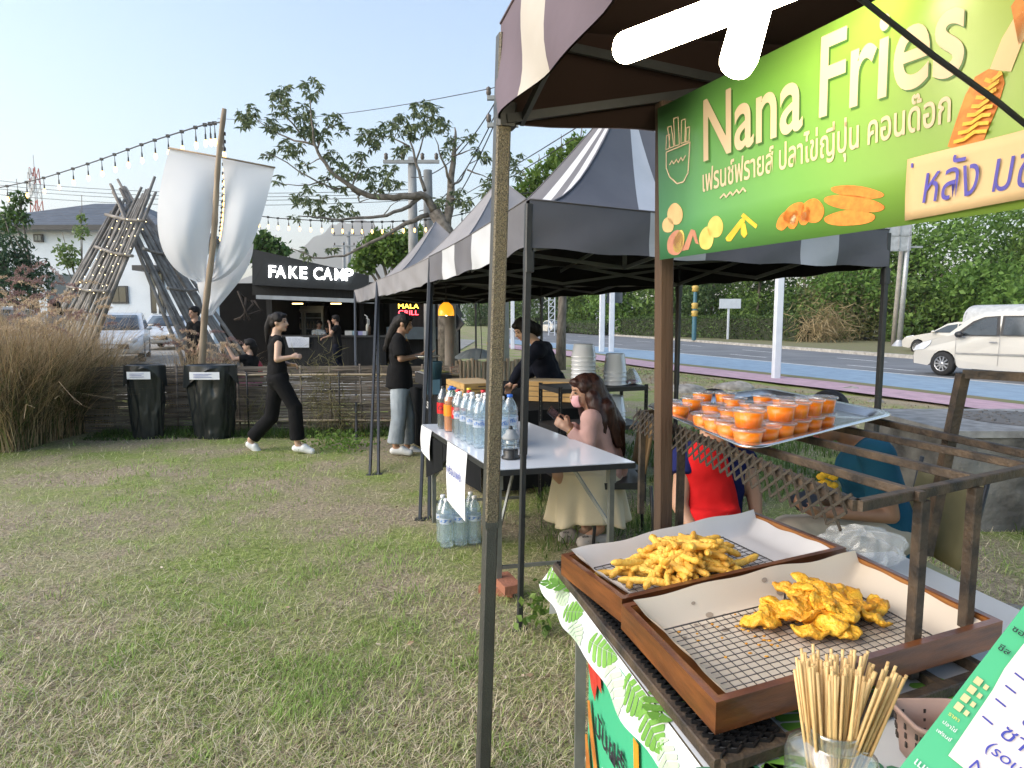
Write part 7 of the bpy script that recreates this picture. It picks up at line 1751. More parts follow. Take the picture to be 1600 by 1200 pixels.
# ------------------------------------------------------------------ culvert box, pipe, stones, low log palisade, umbrella
conc_old = M('concrete_weathered', (.21, .20, .18), .95, col2=(.055, .052, .048), scale=3.2, detail=8, bump=.9, bscale=26, lo=.35, hi=.7)
conc_top = M('concrete_top', (.29, .285, .275), .9, col2=(.17, .165, .16), scale=8, bump=.4, bscale=40)
a = on(1478, 829, 0); Yc = a.y; zt = at(0, 681, Yc).z
cu = thing('concrete_culvert', 'rough concrete drain box with round iron cover at right', 'drain box', (a.x + .7, Yc + .6, 0)); rn = random.Random(2)
X0, X1, Y0, Y1 = a.x, a.x + 1.6, Yc, Yc + 1.15
def cf(face):
    def fn(i, j):
        if face == 0: p = V(X0 + (X1 - X0) * i, Y0, zt * j)
        elif face == 1: p = V(X0, Y1 + (Y0 - Y1) * i, zt * j)
        else: p = V(X1, Y0 + (Y1 - Y0) * i, zt * j)
        k = .045 * (fbm(np.array([p.x * 5 + p.y * 4]), np.array([p.z * 6]), 2)[0] - .5) * (1 if .02 < j < .98 else .3)
        return p + (V(0, -k, 0) if face == 0 else V(-k if face == 1 else k, 0, 0)) - V(0, 0, .02 * (1 - j))
    return fn
mb = MB()
for f_ in range(3): mb.grid(cf(f_), 40, 22, sm=False)
mb.build('wall', conc_old, cu); mb = MB(); mb.box(((X0 + X1) / 2, (Y0 + Y1) / 2, zt + .012), (X1 - X0 + .03, Y1 - Y0 + .03, .05)); mb.build('slab', conc_top, cu)
mb = MB(); mc = V((X0 + X1) / 2 + .15, (Y0 + Y1) / 2, zt + .04); mb.lathe([(.001, .006), (.43, .006), (.45, .0)], mc, 40)
for k in range(60): aa = k * 2.4; r_ = .05 + .38 * math.sqrt((k + 1) / 60); mb.box(mc + V(r_ * math.cos(aa), r_ * math.sin(aa), .009), (.03, .018, .006), rz=aa)
mb.build('cover', M('cast_iron', (.14, .13, .12), .8, bump=.4), cu)
a, b = on(1395, 690, .14), on(1476, 706, .14); a = at(1385, 668, 7.0); b = at(1500, 690, 6.4); mb = MB(); P = [V(a.x, a.y, .16), V(b.x, b.y, .15)]; mb.tube(P, .165, 22); tag(mb.build('concrete_pipe', M('pipe_concrete', (.40, .38, .34), .9, col2=(.22, .20, .18), scale=4, bump=.4)), 'short concrete drain pipe lying beside the drain box', 'pipe')
stone = M('stone_grey', (.30, .28, .25), .9, col2=(.18, .165, .145), scale=8, bump=.6, bscale=30)
for k, (u, v, r_, lab) in enumerate(((1330, 610, .16, 'larger brownish stone on the dry verge'), (1370, 628, .10, 'small stone right of the canopy leg on the dry verge'), (1578, 953, .05, 'pale stone in the grass at the right edge'), (1070, 612, .30, 'long low rock at the verge behind the orange cups'), (1150, 607, .30, 'flat rock behind the orange cups'), (1150, 975, .02, 'pebble'))):
    if k == 5: continue
    p = on(u, v); mb = MB(); ph = rn.uniform(0, 6)
    mb.grid(lambda i, j: p + V(r_ * 1.5 * (1 + .2 * math.sin(6.28 * i * 3 + ph)) * math.cos(6.283 * i) * math.sin(math.pi * j), r_ * math.sin(6.283 * i) * math.sin(math.pi * j), r_ * .55 * math.cos(math.pi * j) * (1 + .1 * math.sin(9 * i))), 18, 10, sm=False); tag(mb.build('stone', stone), lab, 'stone')
# log palisade and rubble behind the grill, folded grey umbrella
pal = thing('log_palisade', 'low palisade of short upright logs behind the grill stall', 'palisade', on(760, 605)); logm = M('log_pale', (.42, .34, .24), .85, col2=(.26, .20, .14), scale=9, stretch=(1, 1, .3), bump=.4)
for k in range(26):
    u = 706 + k * 6.2; p = at(u, 575, 9.6 + .02 * k); h = at(0, 563 - rn.uniform(-2, 3), p.y).z; mb = MB(); mb.tube([V(p.x, p.y, -.05), V(p.x + rn.uniform(-.01, .01), p.y, h)], .030, 8); mb.build('log', logm, pal)
mb = MB(); p = at(702, 560, 9.3); mb.tube([V(p.x, p.y, -.05), V(p.x + .01, p.y, at(0, 485, 9.3).z)], .075, 9); tag(mb.build('timber_post', M('post_timber_grey', (.20, .175, .15), .9)), 'thick weathered timber post next to the log palisade', 'post')
c = at(738, 556, 10.3); um = thing('grey_umbrella', 'open grey umbrella lying on its side behind the palisade', 'umbrella', c); mb = MB()
mb.grid(lambda i, j: c + V(.38 * j * math.cos(math.pi * 2 * i) + .06, .25 * j * math.sin(math.pi * 2 * i), .17 * (1 - j ** 1.8) - .05 + .02 * abs(math.sin(8 * math.pi * i)) * j), 32, 8, sm=False); mb.build('canopy', M('umbrella_grey', (.20, .23, .25), .5), um, solid=.002)
mb = MB(); mb.tube([c + V(.06, 0, .13), c + V(.1, .05, -.35)], .008, 6); mb.build('shaft', tube_black, um)
for k in range(24):
    p = at(rn.uniform(700, 880), rn.uniform(535, 560), rn.uniform(11, 15)); r_ = rn.uniform(.08, .22); mb = MB(); mb.grid(lambda i, j: V(p.x, p.y, .02) + V(r_ * (1 + .25 * math.sin(6.28 * i * 2 + k)) * math.cos(6.283 * i) * math.sin(math.pi * j), r_ * math.sin(6.283 * i) * math.sin(math.pi * j), r_ * .6 * math.cos(math.pi * j)), 10, 6, sm=False); tag(mb.build('rubble_stone', stone), 'rough rubble stone of the pile beyond the log palisade', 'stone', 'rubble stones beyond the palisade')
mb = MB(); mb.tube([at(747, 470, 9), at(751, 500, 9), at(753, 545, 9), at(750, 560, 9)], .006, 5); tag(mb.build('hanging_cable', wire_m), 'thin dark cord hanging down behind the grill', 'cord')
# weeds near the white table
cen = []; 
for (u, v, n_) in ((845, 935, 40), (838, 965, 26), (850, 985, 18)):
    p = on(u, 990); 
    for _ in range(n_): q = at(u + rn.gauss(0, 14), v + rn.gauss(0, 14), p.y + rn.uniform(-.08, .08)); cen.append(q)
v_, f = leaves_np(np.array(cen), .05, .6, 0); o = np_mesh('leafy_weeds', v_, f, lf_bright); o['kind'] = 'stuff'
cen = [];
for _ in range(500): q = on(535 + rn.gauss(0, 26), 698 + rn.gauss(0, 7)); q.z += rn.uniform(.02, .14); cen.append(q)
v_, f = leaves_np(np.array(cen), .05, .5, 0); np_mesh('leafy_weeds', v_, f, leaf_mat('weed_light', (.10, .19, .03), (.22, .34, .07), .4))['kind'] = 'stuff'
# papers on the far canopy leg
LE = E2b; 
for k, (u0, v0, u1, v1, lab) in enumerate(((588, 498, 591, 546, 'upper'), (585, 548, 589, 598, 'middle'), (580, 599, 585, 648, 'lower'))):
    y = E2.y - .04; paper_sheet(lab + ' narrow paper sheet seen edge-on on the canopy legs near the fence', at(u0 - 2, v1, y), at(u1 - 1, v1 - 2, y + .16), at(u1 + 1, v0, y + .16), at(u0 + 1, v0, y), 4, .01)
# dry leaves in the grass
lv = leaf_mat('fallen_leaf', (.22, .15, .09), (.50, .42, .33), .1); n_ = 110
x = RNG.uniform(-.9, .3, n_); y = 1 / (1 / 1.7 + RNG.uniform(0, 1, n_) * (1 / 8.5 - 1 / 1.7)); P = np.stack([x * y, y, gz(x * y, y) + .02], -1); d = rnd_dirs(n_); d[:, 2] *= .25; d /= np.linalg.norm(d, axis=1, keepdims=True); v_, f = leaves_np(P, .034, .5, 0, d); o = np_mesh('fallen_leaves', v_, f, lv); o['kind'] = 'stuff'
# ------------------------------------------------------------------ people: one continuous remeshed body, clothes and hair as children
def skin_mat(name, c): return M(name, c, .5, col2=tuple(k * .86 for k in c), scale=9, sss=.15)
skin_l = skin_mat('skin_light', (.52, .33, .235)); skin_t = skin_mat('skin_tan', (.40, .225, .145)); skin_d = skin_mat('skin_brown', (.27, .145, .09))
hair_k = M('hair_black', (.012, .010, .010), .55, col2=(.006, .005, .005), scale=50, stretch=(1, 1, .15), bump=.5, bscale=120, spec=.18); hair_b = M('hair_dark_brown', (.045, .018, .012), .38, col2=(.02, .008, .006), scale=60, stretch=(1, 1, .12), bump=.5, bscale=120, spec=.3)
def fab(name, c, k=.8, **kw): return M(name, c, .9, col2=tuple(x * k for x in c), scale=5, bump=.3, bscale=18, spec=.15, **kw)
f_black = fab('fabric_black', (.009, .009, .010)); f_navy = fab('fabric_navy', (.007, .009, .018)); f_jean = fab('denim_pale', (.34, .38, .42), .75); f_beige = fab('knit_dusty_pink', (.47, .285, .25)); f_cream = fab('skirt_cream', (.58, .50, .36), .88); f_red = fab('fabric_red', (.55, .012, .014)); f_blue = fab('fabric_royal', (.012, .016, .085)); f_teal = fab('fabric_teal', (.012, .075, .13)); f_khaki = fab('fabric_stone', (.40, .35, .28)); f_white = fab('fabric_white', (.62, .62, .60)); f_grey = fab('fabric_grey_blue', (.18, .21, .25)); f_pink = fab('fabric_rose', (.32, .13, .17))
clog = M('clog_white', (.70, .70, .69), .5); lipm = M('lips', (.36, .11, .09), .45); eyem = M('eye_dark', (.012, .009, .008), .2)
def capsule(mb, a, b, ra, rb, n=12):
    a, b = Vector(a), Vector(b); d = (b - a); L = d.length
    if L < 1e-5: mb.ell(a, ra, n); return
    d.normalize(); P = []; Rr = []
    for k in range(5): t = math.pi / 2 * (1 - k / 4); P.append(a - d * ra * math.sin(t)); Rr.append(max(1e-4, ra * math.cos(t)))
    for k in range(1, 6): t = math.pi / 2 * k / 5; P.append(b + d * rb * math.sin(t)); Rr.append(max(1e-4, rb * math.cos(t)))
    P.insert(5, b); Rr.insert(5, rb)
    mb.tube(P, Rr, n)
def remesh(name, prims, vox, sm, mat_, parent, wrinkle=0.0, wscale=9, seed=0):
    mb = MB()
    for p in prims:
        if p[0] == 'c': capsule(mb, *p[1:])
        elif p[0] == 'et':
            A_, B_ = Vector(p[1][0]), Vector(p[1][1]); ax_ = Vector(p[3]); ay_ = (B_ - A_).cross(ax_).normalized(); NN = 20; vs = []
            for q_, (rx_, ry_) in ((A_, p[2][0]), (A_.lerp(B_, .5), tuple((u_ + w_) / 2 for u_, w_ in zip(p[2][0], p[2][1]))), (B_, p[2][1])): vs += [q_ + ax_ * rx_ * math.cos(2 * math.pi * k / NN) + ay_ * ry_ * math.sin(2 * math.pi * k / NN) for k in range(NN)]
            mb.add(vs, [(j * NN + k, j * NN + (k + 1) % NN, (j + 1) * NN + (k + 1) % NN, (j + 1) * NN + k) for j in range(2) for k in range(NN)] + [tuple(range(NN)), tuple(range(2 * NN, 3 * NN))], True)
        elif p[0] == 't': mb.tube([Vector(q) for q in p[1]], p[2], 14)
        else: mb.ell(p[1], p[2], 14, p[3] if len(p) > 3 else None)
    me = bpy.data.meshes.new('tmp'); me.from_pydata(mb.v, [], mb.f); me.update()
    bm = bmesh.new(); bm.from_mesh(me); bmesh.ops.recalc_face_normals(bm, faces=bm.faces); bm.to_mesh(me); bm.free()
    o = bpy.data.objects.new('tmp', me); C.objects.link(o)
    r = o.modifiers.new('r', 'REMESH'); r.mode = 'VOXEL'; r.voxel_size = vox
    s = o.modifiers.new('s', 'SMOOTH'); s.factor = .5; s.iterations = sm
    dg = bpy.context.evaluated_depsgraph_get(); dg.update(); m2 = bpy.data.meshes.new_from_object(o.evaluated_get(dg)); bpy.data.objects.remove(o); bpy.data.meshes.remove(me)
    n = len(m2.vertices); co = np.empty(n * 3, np.float32); m2.vertices.foreach_get('co', co); co = co.reshape(-1, 3)
    if wrinkle:
        nr = np.empty(n * 3, np.float32); m2.vertices.foreach_get('normal', nr); nr = nr.reshape(-1, 3)
        w = fbm(co[:, 0] * wscale + co[:, 1] * wscale * .7 + seed, co[:, 2] * wscale * .8 + co[:, 1] * 3, seed, 3) - .5
        w2 = np.abs(np.sin((co[:, 2] * 1.3 + co[:, 0] * .8 + w * .12) * wscale * 2.2)) ** 4
        co = co + nr * (wrinkle * (2.2 * w - .35 * w2))[:, None]
    co = co - np.array(off(parent), np.float32); m2.vertices.foreach_set('co', co.ravel().astype(np.float32)); m2.name = name
    m2.polygons.foreach_set('use_smooth', np.ones(len(m2.polygons), bool)); m2.update()
    o = link(name, m2, parent); o.data.materials.clear(); o.data.materials.append(mat_); return o
def hand_prims(w, d, n, s=1.0, side=1, curl=.7):
    """palm, four unequal bent fingers and a thumb; d to the fingertips, n the way the palm faces, side which edge the thumb is on"""
    d = Vector(d).normalized(); n = Vector(n); n = (n - d * n.dot(d)).normalized(); x = d.cross(n).normalized() * side; P = []
    P.append(('c', w, w + d * .03 * s, .024 * s, .026 * s))
    for k, (o_, L) in enumerate(((.027, .068), (.009, .078), (-.009, .072), (-.026, .056))):
        a = w + d * .075 * s + x * o_ * s; P.append(('c', w + d * .02 * s + x * o_ * .6 * s, a, .013 * s, .0105 * s))
        c = curl * (1 + .12 * k); b = a + (d * math.cos(c * .5) + n * math.sin(c * .5)) * L * .5 * s; e = b + (d * math.cos(c * 1.35) + n * math.sin(c * 1.35)) * L * .5 * s
        P.append(('c', a, b, .0095 * s, .0085 * s)); P.append(('c', b, e, .0085 * s, .007 * s))
    a = w + d * .018 * s + x * .026 * s; b = a + (d * .7 + x * .7 + n * .3).normalized() * .036 * s; e = b + (d * .9 + x * .1 + n * .5).normalized() * .030 * s
    P.append(('c', a, b, .0125 * s, .0105 * s)); P.append(('c', b, e, .010 * s, .008 * s)); return P
def person(label, J, face, skin, top=None, bottom=None, shoes=None, hair=None, hairm=None, vox=.010, group=None, tilt=0.0, slv=.55, hs=1.0, hands=None, topw=1.0, legw=1.0, facial=True, loose=.012, sleeve_end=None, base=None):
    t = thing('person', label, 'person', base if base is not None else (J['pelvis'].x, J['pelvis'].y, 0), group)
    f = Vector(face).normalized(); up = V(0, 0, 1); rt = f.cross(up).normalized(); up = rt.cross(f).normalized()
    H = Matrix((rt, f, up)).transposed(); hc = J['head']
    def h(x, y, z): return hc + H @ (V(x, y, z) * hs)
    B = [('e', h(0, -.012, .022), (.073 * hs, .090 * hs, .086 * hs), H), ('e', h(0, .022, -.042), (.055 * hs, .063 * hs, .068 * hs), H), ('e', h(0, .062, -.086), (.024 * hs, .022 * hs, .022 * hs), H), ('c', h(0, .082, .008), h(0, .100, -.026), .007 * hs, .0125 * hs),
         ('e', h(.070, -.008, -.012), (.010 * hs, .018 * hs, .028 * hs), H), ('e', h(-.070, -.008, -.012), (.010 * hs, .018 * hs, .028 * hs), H), ('c', h(0, -.022, -.05), J['neck'], .050 * hs, .054 * hs)]
    sR, sL = J['shR'], J['shL']; pel = J['pelvis']; ch = (sR + sL) / 2; ax = (sR - sL).normalized(); spine = (J['neck'] - pel); waist = pel + spine * .42
    TQ_ = lambda k: [('c', sR + (ch - sR) * .12, sL + (ch - sL) * .12, .055 + k, .055 + k), ('c', J['neck'] - spine.normalized() * .03, J['neck'] + (ch - J['neck']) * .4, .058, .07)]
    def torso(k, sc=1.0):
        P = TQ_(k)
        for s_, r_ in ((.72, .115), (.55, .110), (.42, .102), (.2, .110), (.0, .122)):
            c = pel + spine * s_; 
            for q in (-1, 1): P.append(('e', c + ax * q * (.055 if s_ > .3 else .06), ((r_ + k) * .78 * sc,) * 2 + (.13,)))
        return P
    B += torso(0)
    hipR, hipL = pel + ax * .085, pel - ax * .085
    for s_, hip, kn, an, toe in (('R', hipR, J.get('kneeR'), J.get('ankR'), J.get('toeR')), ('L', hipL, J.get('kneeL'), J.get('ankL'), J.get('toeL'))):
        if kn is None: continue
        B += [('c', hip, kn, .078, .052), ('c', kn, an, .050, .036)]
        if toe is not None: B += [('c', an + V(0, 0, -.02), toe, .034, .026)]
    for s_, sh in (('R', sR), ('L', sL)):
        el, wr = J.get('el' + s_), J.get('wr' + s_)
        if el is None: continue
        B += [('c', sh, el, .044, .036), ('c', el, wr, .036, .025)]
        hd = (hands or {}).get(s_); d = (wr - el).normalized()
        if hd is None: hd = (d, (f * .4 - V(0, 0, .6)), 1 if s_ == 'R' else -1, .8)
        B += hand_prims(wr + d * .01, *[hd[0], hd[1]], s=.98 * hs, side=hd[2], curl=hd[3])
    remesh('body', B, vox, 3, skin, t)
    if facial:
        mb = MB(); [mb.ell(h(sx * .030, .073, .004), (.012 * hs, .007 * hs, .0065 * hs), 8, H) for sx in (-1, 1)]; mb.build('eyes', eyem, t)
        mb = MB(); [mb.bar(h(sx * .016, .081, .026), h(sx * .046, .070, .028), .004, .006) for sx in (-1, 1)]; mb.build('eyebrows', hair_k, t)
        mb = MB(); mb.ell(h(0, .082, -.055), (.021 * hs, .008 * hs, .0075 * hs), 10, H); mb.build('lips', lipm, t)
    if top is not None:
        P = torso(loose, topw); 
        for s_, sh in (('R', sR), ('L', sL)):
            el, wr = J.get('el' + s_), J.get('wr' + s_)
            if el is None: continue
            if slv <= 0: P.append(('e', sh + (ch - sh) * .2, .058)); continue
            if slv <= 1: P.append(('t', [sh - (el - sh) * .1, sh.lerp(el, slv * .5), sh.lerp(el, slv)], [.058, .056 + loose, .054 + loose * 1.3]))
            else: P += [('c', sh, el, .054 + loose * .3, .046 + loose * .3), ('t', [el - (wr - el) * .05, el.lerp(wr, (slv - 1))], [.046 + loose * .3, .036 + loose * .4]), ('e', el, .047 + loose * .3)]
        P.append(('et', [pel + spine * .36, pel - spine.normalized() * .05], [(.128 * topw + loose, .095 * topw + loose), (.150 * topw + loose, .115 * topw + loose)], (ax - spine.normalized() * ax.dot(spine.normalized())).normalized())) if J.get('hem', True) else None
        remesh('top', P, vox * 1.1, 4, top, t, .0055, 9, 1)
    if bottom is not None:
        k = .012 * legw; P = [('e', hipR.lerp(hipL, .35), (.115 + k, .115 + k, .14)), ('e', hipL.lerp(hipR, .35), (.115 + k, .115 + k, .14))]
        for hip, kn, an in ((hipR, J['kneeR'], J['ankR']), (hipL, J['kneeL'], J['ankL'])):
            d = (an - kn); P += [('c', hip, kn, .085 + k, .060 + k * 1.6), ('t', [kn - d * .08, kn + d * .4, an - d * .10], [.060 + k * 1.6, .058 + k * 1.7, .054 + k * 2.2]), ('e', kn, .061 + k * 1.6)]
        remesh('trousers', P, vox * 1.1, 4, bottom, t, .006, 8, 3)
    if shoes is not None:
        for an, toe in ((J['ankR'], J['toeR']), (J['ankL'], J['toeL'])):
            d = (toe - an); fd_ = V(d.x, d.y, d.z).normalized(); c0 = an + V(0, 0, -.045) - fd_ * .03
            hh = toe; P = [('c', an + V(0, 0, -.055) - V(fd_.x, fd_.y, 0) * .03, an.lerp(hh, .5) + V(0, 0, -.022), .042, .045), ('c', an.lerp(hh, .5) + V(0, 0, -.022), hh + fd_ * .02, .045, .040), ('c', an.lerp(hh, .55), hh, .045, .036)]
            remesh('shoe', P, .008, 3, shoes, t)
    if hair is not None: remesh('hair', hair(h, H), vox, 3, hairm or hair_k, t, .004, 30, 5)
    return t, h, H
def cap_hair(h, H, back=.0): return [('e', h(0, -.020, .038), (.081, .094, .082), H), ('e', h(0, -.055, -.01), (.076, .055, .075), H), ('e', h(.055, .0, .03), (.03, .05, .045), H), ('e', h(-.055, .0, .03), (.03, .05, .045), H), ('e', h(0, .045, .075), (.055, .04, .03), H)]

# walking woman in black
Yw = 7.42
def A(u, v, dy=0): return at(u, v, Yw + dy)
J = dict(head=A(437, 503), neck=A(431, 526), shR=A(435, 534, -.16), shL=A(428, 533, .16), pelvis=A(434, 592), elR=A(433, 562, -.24), wrR=A(454, 558, -.20), elL=A(437, 566, .20), wrL=A(453, 570, .02), kneeR=A(461, 637, -.06), ankR=A(465, 693, -.08), toeR=A(485, 704, -.08), kneeL=A(424, 652, .10), ankL=A(391, 687, .10), toeL=A(404, 706, .10))
def hw(h, H): return cap_hair(h, H) + [('e', h(0, -.105, .045), (.035, .035, .035), H), ('c', h(0, -.115, .05), h(0, -.145, -.08), .035, .042), ('c', h(0, -.145, -.08), h(0, -.15, -.26), .042, .014)]
person('woman walking past the fence in black clothes and white clogs, hair in a ponytail', J, (1, -.12, -.06), skin_l, f_black, f_black, clog, hw, vox=.011, slv=0, hands={'R': (V(1, .2, .1), V(.1, .8, -.4), 1, 1.1), 'L': (V(1, -.2, 0), V(.2, -.5, -.6), -1, 1.0)}, legw=1.25, loose=.010, base=V(A(432, 700).x, Yw, 0))
# woman at the grill
Yw = 7.36
J = dict(head=A(632, 505), neck=A(625, 523), shR=A(622, 532, -.18), shL=A(624, 531, .18), pelvis=A(624, 598), elR=A(626, 561, -.22), wrR=A(655, 556, -.05), elL=A(638, 560, .2), wrL=A(662, 553, .1), kneeR=A(623, 652, -.11), ankR=A(618, 697, -.13), toeR=A(638, 706, -.13), kneeL=A(636, 650, .11), ankL=A(636, 697, .13), toeL=A(653, 705, .13))
def hm_(h, H): return cap_hair(h, H) + [('c', h(0, -.08, .0), h(0, -.105, -.20), .062, .06), ('c', h(0, -.105, -.2), h(0, -.115, -.36), .055, .035), ('c', h(.05, .03, .03), h(.055, .035, -.06), .03, .012)]
person('woman in loose black T-shirt and pale jeans tending the grill', J, (1, -.05, -.35), skin_t, f_black, f_jean, clog, hm_, vox=.011, slv=.85, legw=1.7, topw=1.2, loose=.022, hands={'R': (V(1, .1, .15), V(0, .5, .8), 1, .5), 'L': (V(1, -.1, .1), V(0, -.3, .8), -1, .5)}, base=V(A(626, 706).x, Yw, 0))
# vendor bending over the boxes
Yw = 6.75
J = dict(head=A(815, 514), neck=A(836, 534, .05), shR=A(838, 548, -.2), shL=A(852, 545, .22), pelvis=A(872, 622, .15), elR=A(811, 578, -.28), wrR=A(800, 598, -.2), elL=A(828, 585, .15), wrL=A(806, 602, .05), kneeR=A(868, 680, .0), ankR=A(872, 735, .1), toeR=A(855, 738, .05), kneeL=A(872, 680, .3), ankL=A(878, 732, .3), toeL=A(862, 736, .3))
def hh(h, H): return cap_hair(h, H) + [('c', h(0, -.06, .0), h(0, -.13, -.11), .085, .08), ('c', h(.06, .02, .0), h(.05, .0, -.09), .035, .02), ('c', h(-.06, .02, .0), h(-.05, .0, -.09), .035, .02)]
person('vendor in dark navy long sleeves bending over the wooden boxes', J, (-.75, -.45, -.62), skin_l, f_navy, f_black, None, hh, vox=.011, slv=1.95, loose=.035, topw=1.2, base=V(A(872, 735).x, Yw + .15, 0))
# seated long haired woman with phone
Yw = 4.42
J = dict(head=A(911, 610), neck=A(925, 639), shR=A(947, 654, .14), shL=A(921, 655, -.15), pelvis=A(953, 735), elR=A(931, 694, .16), wrR=A(889, 664, .02), elL=A(920, 700, -.18), wrL=A(889, 672, -.12), kneeR=A(872, 735, .08), ankR=A(918, 826, .0), toeR=A(889, 842, -.03), kneeL=A(874, 742, -.1), ankL=A(938, 822, -.12), toeL=A(919, 838, -.15), hem=False)
def hl(h, H): return cap_hair(h, H) + [('c', h(0, -.07, .02), h(0, -.10, -.16), .088, .095), ('c', h(.0, -.11, -.1), h(-.02, -.175, -.30), .085, .075), ('c', h(-.02, -.175, -.30), h(.0, -.19, -.52), .07, .03), ('c', h(-.06, -.03, -.05), h(-.12, -.03, -.22), .055, .048), ('c', h(-.12, -.03, -.22), h(-.135, .0, -.50), .046, .016), ('c', h(-.08, -.10, -.15), h(-.10, -.13, -.42), .07, .03), ('c', h(-.05, -.03, -.04), h(-.05, -.03, -.30), .045, .03), ('c', h(-.06, -.06, -.2), h(-.075, -.035, -.40), .05, .015), ('c', h(.06, .005, -.03), h(.07, -.01, -.2), .04, .05), ('c', h(.07, -.12, -.2), h(.16, -.13, -.36), .05, .012)]
wm, hfn, Hm = person('woman with long dark hair, pink mask and cream skirt sitting with a phone', J, (-.93, -.30, -.24), skin_t, f_beige, None, None, hl, hair_b, vox=.009, slv=1.92, loose=.016, hands={'R': (V(-.6, -.1, .5), V(-.4, -.6, .1), 1, 1.1), 'L': (V(-.65, .15, .45), V(-.3, .6, .2), -1, 1.1)}, base=V(A(930, 838).x, Yw, 0))
mb = MB(); mb.grid(lambda i, j: hfn(*( .062 * math.sin(2.2 * (i - .5)) * (1 - .12 * j), .020 + .082 * math.cos(1.9 * (i - .5)) * (1 - .15 * (2 * j - 1) ** 2), -.012 - .085 * j)), 14, 8); mb.build('face_mask', M('mask_pink', (.62, .33, .35), .8), wm, solid=.002)
def skirt_fn(i, j):
    a = 2 * math.pi * i; top_ = A(948, 728); k0, k1 = A(872, 728, -.02), None
    # waist ring -> hem ring: over the lap, falling in folds to the shins
    c0 = top_; c1 = A(885, 742); c2 = A(905, 800)
    p = c0.lerp(c1, min(1, j * 1.7)) if j < .59 else c1.lerp(c2, (j - .59) / .41)
    if j < .59: r1, r2 = .16 + .03 * j, .13 + .05 * j
    else: r1, r2 = .18 + .20 * (j - .59) / .41, .17 + .06 * (j - .59) / .41
    w = 1 + .09 * math.sin(7 * a + 2 * j) * j + .05 * math.sin(13 * a) * j
    return p
SK = []
cA, cB = A(955, 738), A(868, 738)
mb = MB()
def skf(i, j):
    a = 2 * math.pi * i; ca, sa = math.cos(a), math.sin(a); w = 1 + (.11 * math.sin(8 * a + 1) + .05 * math.sin(15 * a + 2)) * j ** 1.3
    x0 = (cA.x + cB.x) / 2 + .025; rx = .235 + .02 * j; ry = .19 + .02 * j; z1 = at(0, 800, Yw).z + .05 * math.sin(a * 1 + .3) - .07 * max(0, math.cos(a - .5)) + .03 * math.sin(3 * a)
    return V(x0 + rx * w * ca + .03 * j - .05 * j * (ca < 0), Yw - .02 + ry * w * sa, (cA.z + .035) * (1 - j) + z1 * j)
mb.grid(skf, 90, 16); 
mb.grid(lambda i, j: V((cA.x + cB.x) / 2 + .025, Yw - .02, cA.z + .105 - .03 * (1 - j)) .lerp(skf(i, 0), j) + V(0, 0, .06 * math.sin(math.pi * j) * .6), 60, 8)
sk_ = mb.build('skirt', f_cream, wm, solid=.004)
slip = M('slipper_beige', (.42, .37, .33), .8)
for an, toe, s_ in ((J['ankR'], J['toeR'], 1), (J['ankL'], J['toeL'], 2)):
    d = (toe - an); d.z = 0; d.normalize(); g = V(toe.x, toe.y, Gz(toe.x, toe.y) + .03)
    remesh('slipper', [('c', g - d * .13, g + d * .04, .040, .046), ('c', g - d * .02 + V(0, 0, .02), g + d * .04 + V(0, 0, .012), .044, .036)], .008, 3, slip, wm)
    for k, s in enumerate(('aloe', 'aloe')): text('lettering', s, g + V(-.045, -.047, .045 - .03 * k) , V(1, .05, 0), V(0, .5, .85), .026, inkk, wm, bold=.02)
mb = MB(); mb.tube([J['wrL'].lerp(J['elL'], .06) + Matrix.Rotation(t, 3, (J['elL'] - J['wrL']).normalized()) @ ((J['elL'] - J['wrL']).cross(V(0, 0, 1)).normalized() * .031) for t in np.linspace(0, 6.283, 19)], .004, 6); mb.build('bracelet', M('gold', (.5, .32, .08), .35, metal=.8), wm)
ph = A(873, 654, -.05); phd = V(-.62, -.1, .62).normalized(); mb = MB(); q = Matrix((phd.cross(V(.3, .7, .6)).normalized().cross(phd).normalized(), phd, phd.cross(V(.3, .7, .6)).normalized())).transposed(); mb.box(ph + phd * .02, (.072, .150, .009), mat=q); mb.box(ph + phd * .02, (.066, .142, .0105), mat=q)
tag(mb.build('smartphone', M('phone_dark', (.02, .022, .026), .2)), 'dark smartphone in the hands of the long haired woman', 'phone')
# chair under her
chr_ = thing('chair', 'brown backed chair with black metal legs under the long haired woman', 'chair', V(A(950, 800).x, Yw, 0)); brn = M('chair_brown', (.16, .095, .035), .7, col2=(.11, .065, .025), scale=4)
c = A(962, 752); cx, cy = c.x + .03, Yw + .0
mb = MB(); mb.grid(lambda i, j: V(cx + .13 + .03 * math.sin(math.pi * i) + .05 * j, cy - .2 + .40 * i, .52 + .36 * j - .04 * (2 * i - 1) ** 4 * j), 10, 8); mb.build('backrest', brn, chr_, solid=.022)
mb = MB(); mb.box((cx - .04, cy, .435), (.36, .40, .045)); mb.build('seat', tube_black, chr_)
for sx in (-1, 1):
    for sy in (-1, 1): mb = MB(); mb.tube([V(cx + sx * .18, cy + sy * .18, .43), V(cx + sx * .21, cy + sy * .2, -.01)], .012, 7); mb.build('leg', tube_black, chr_)
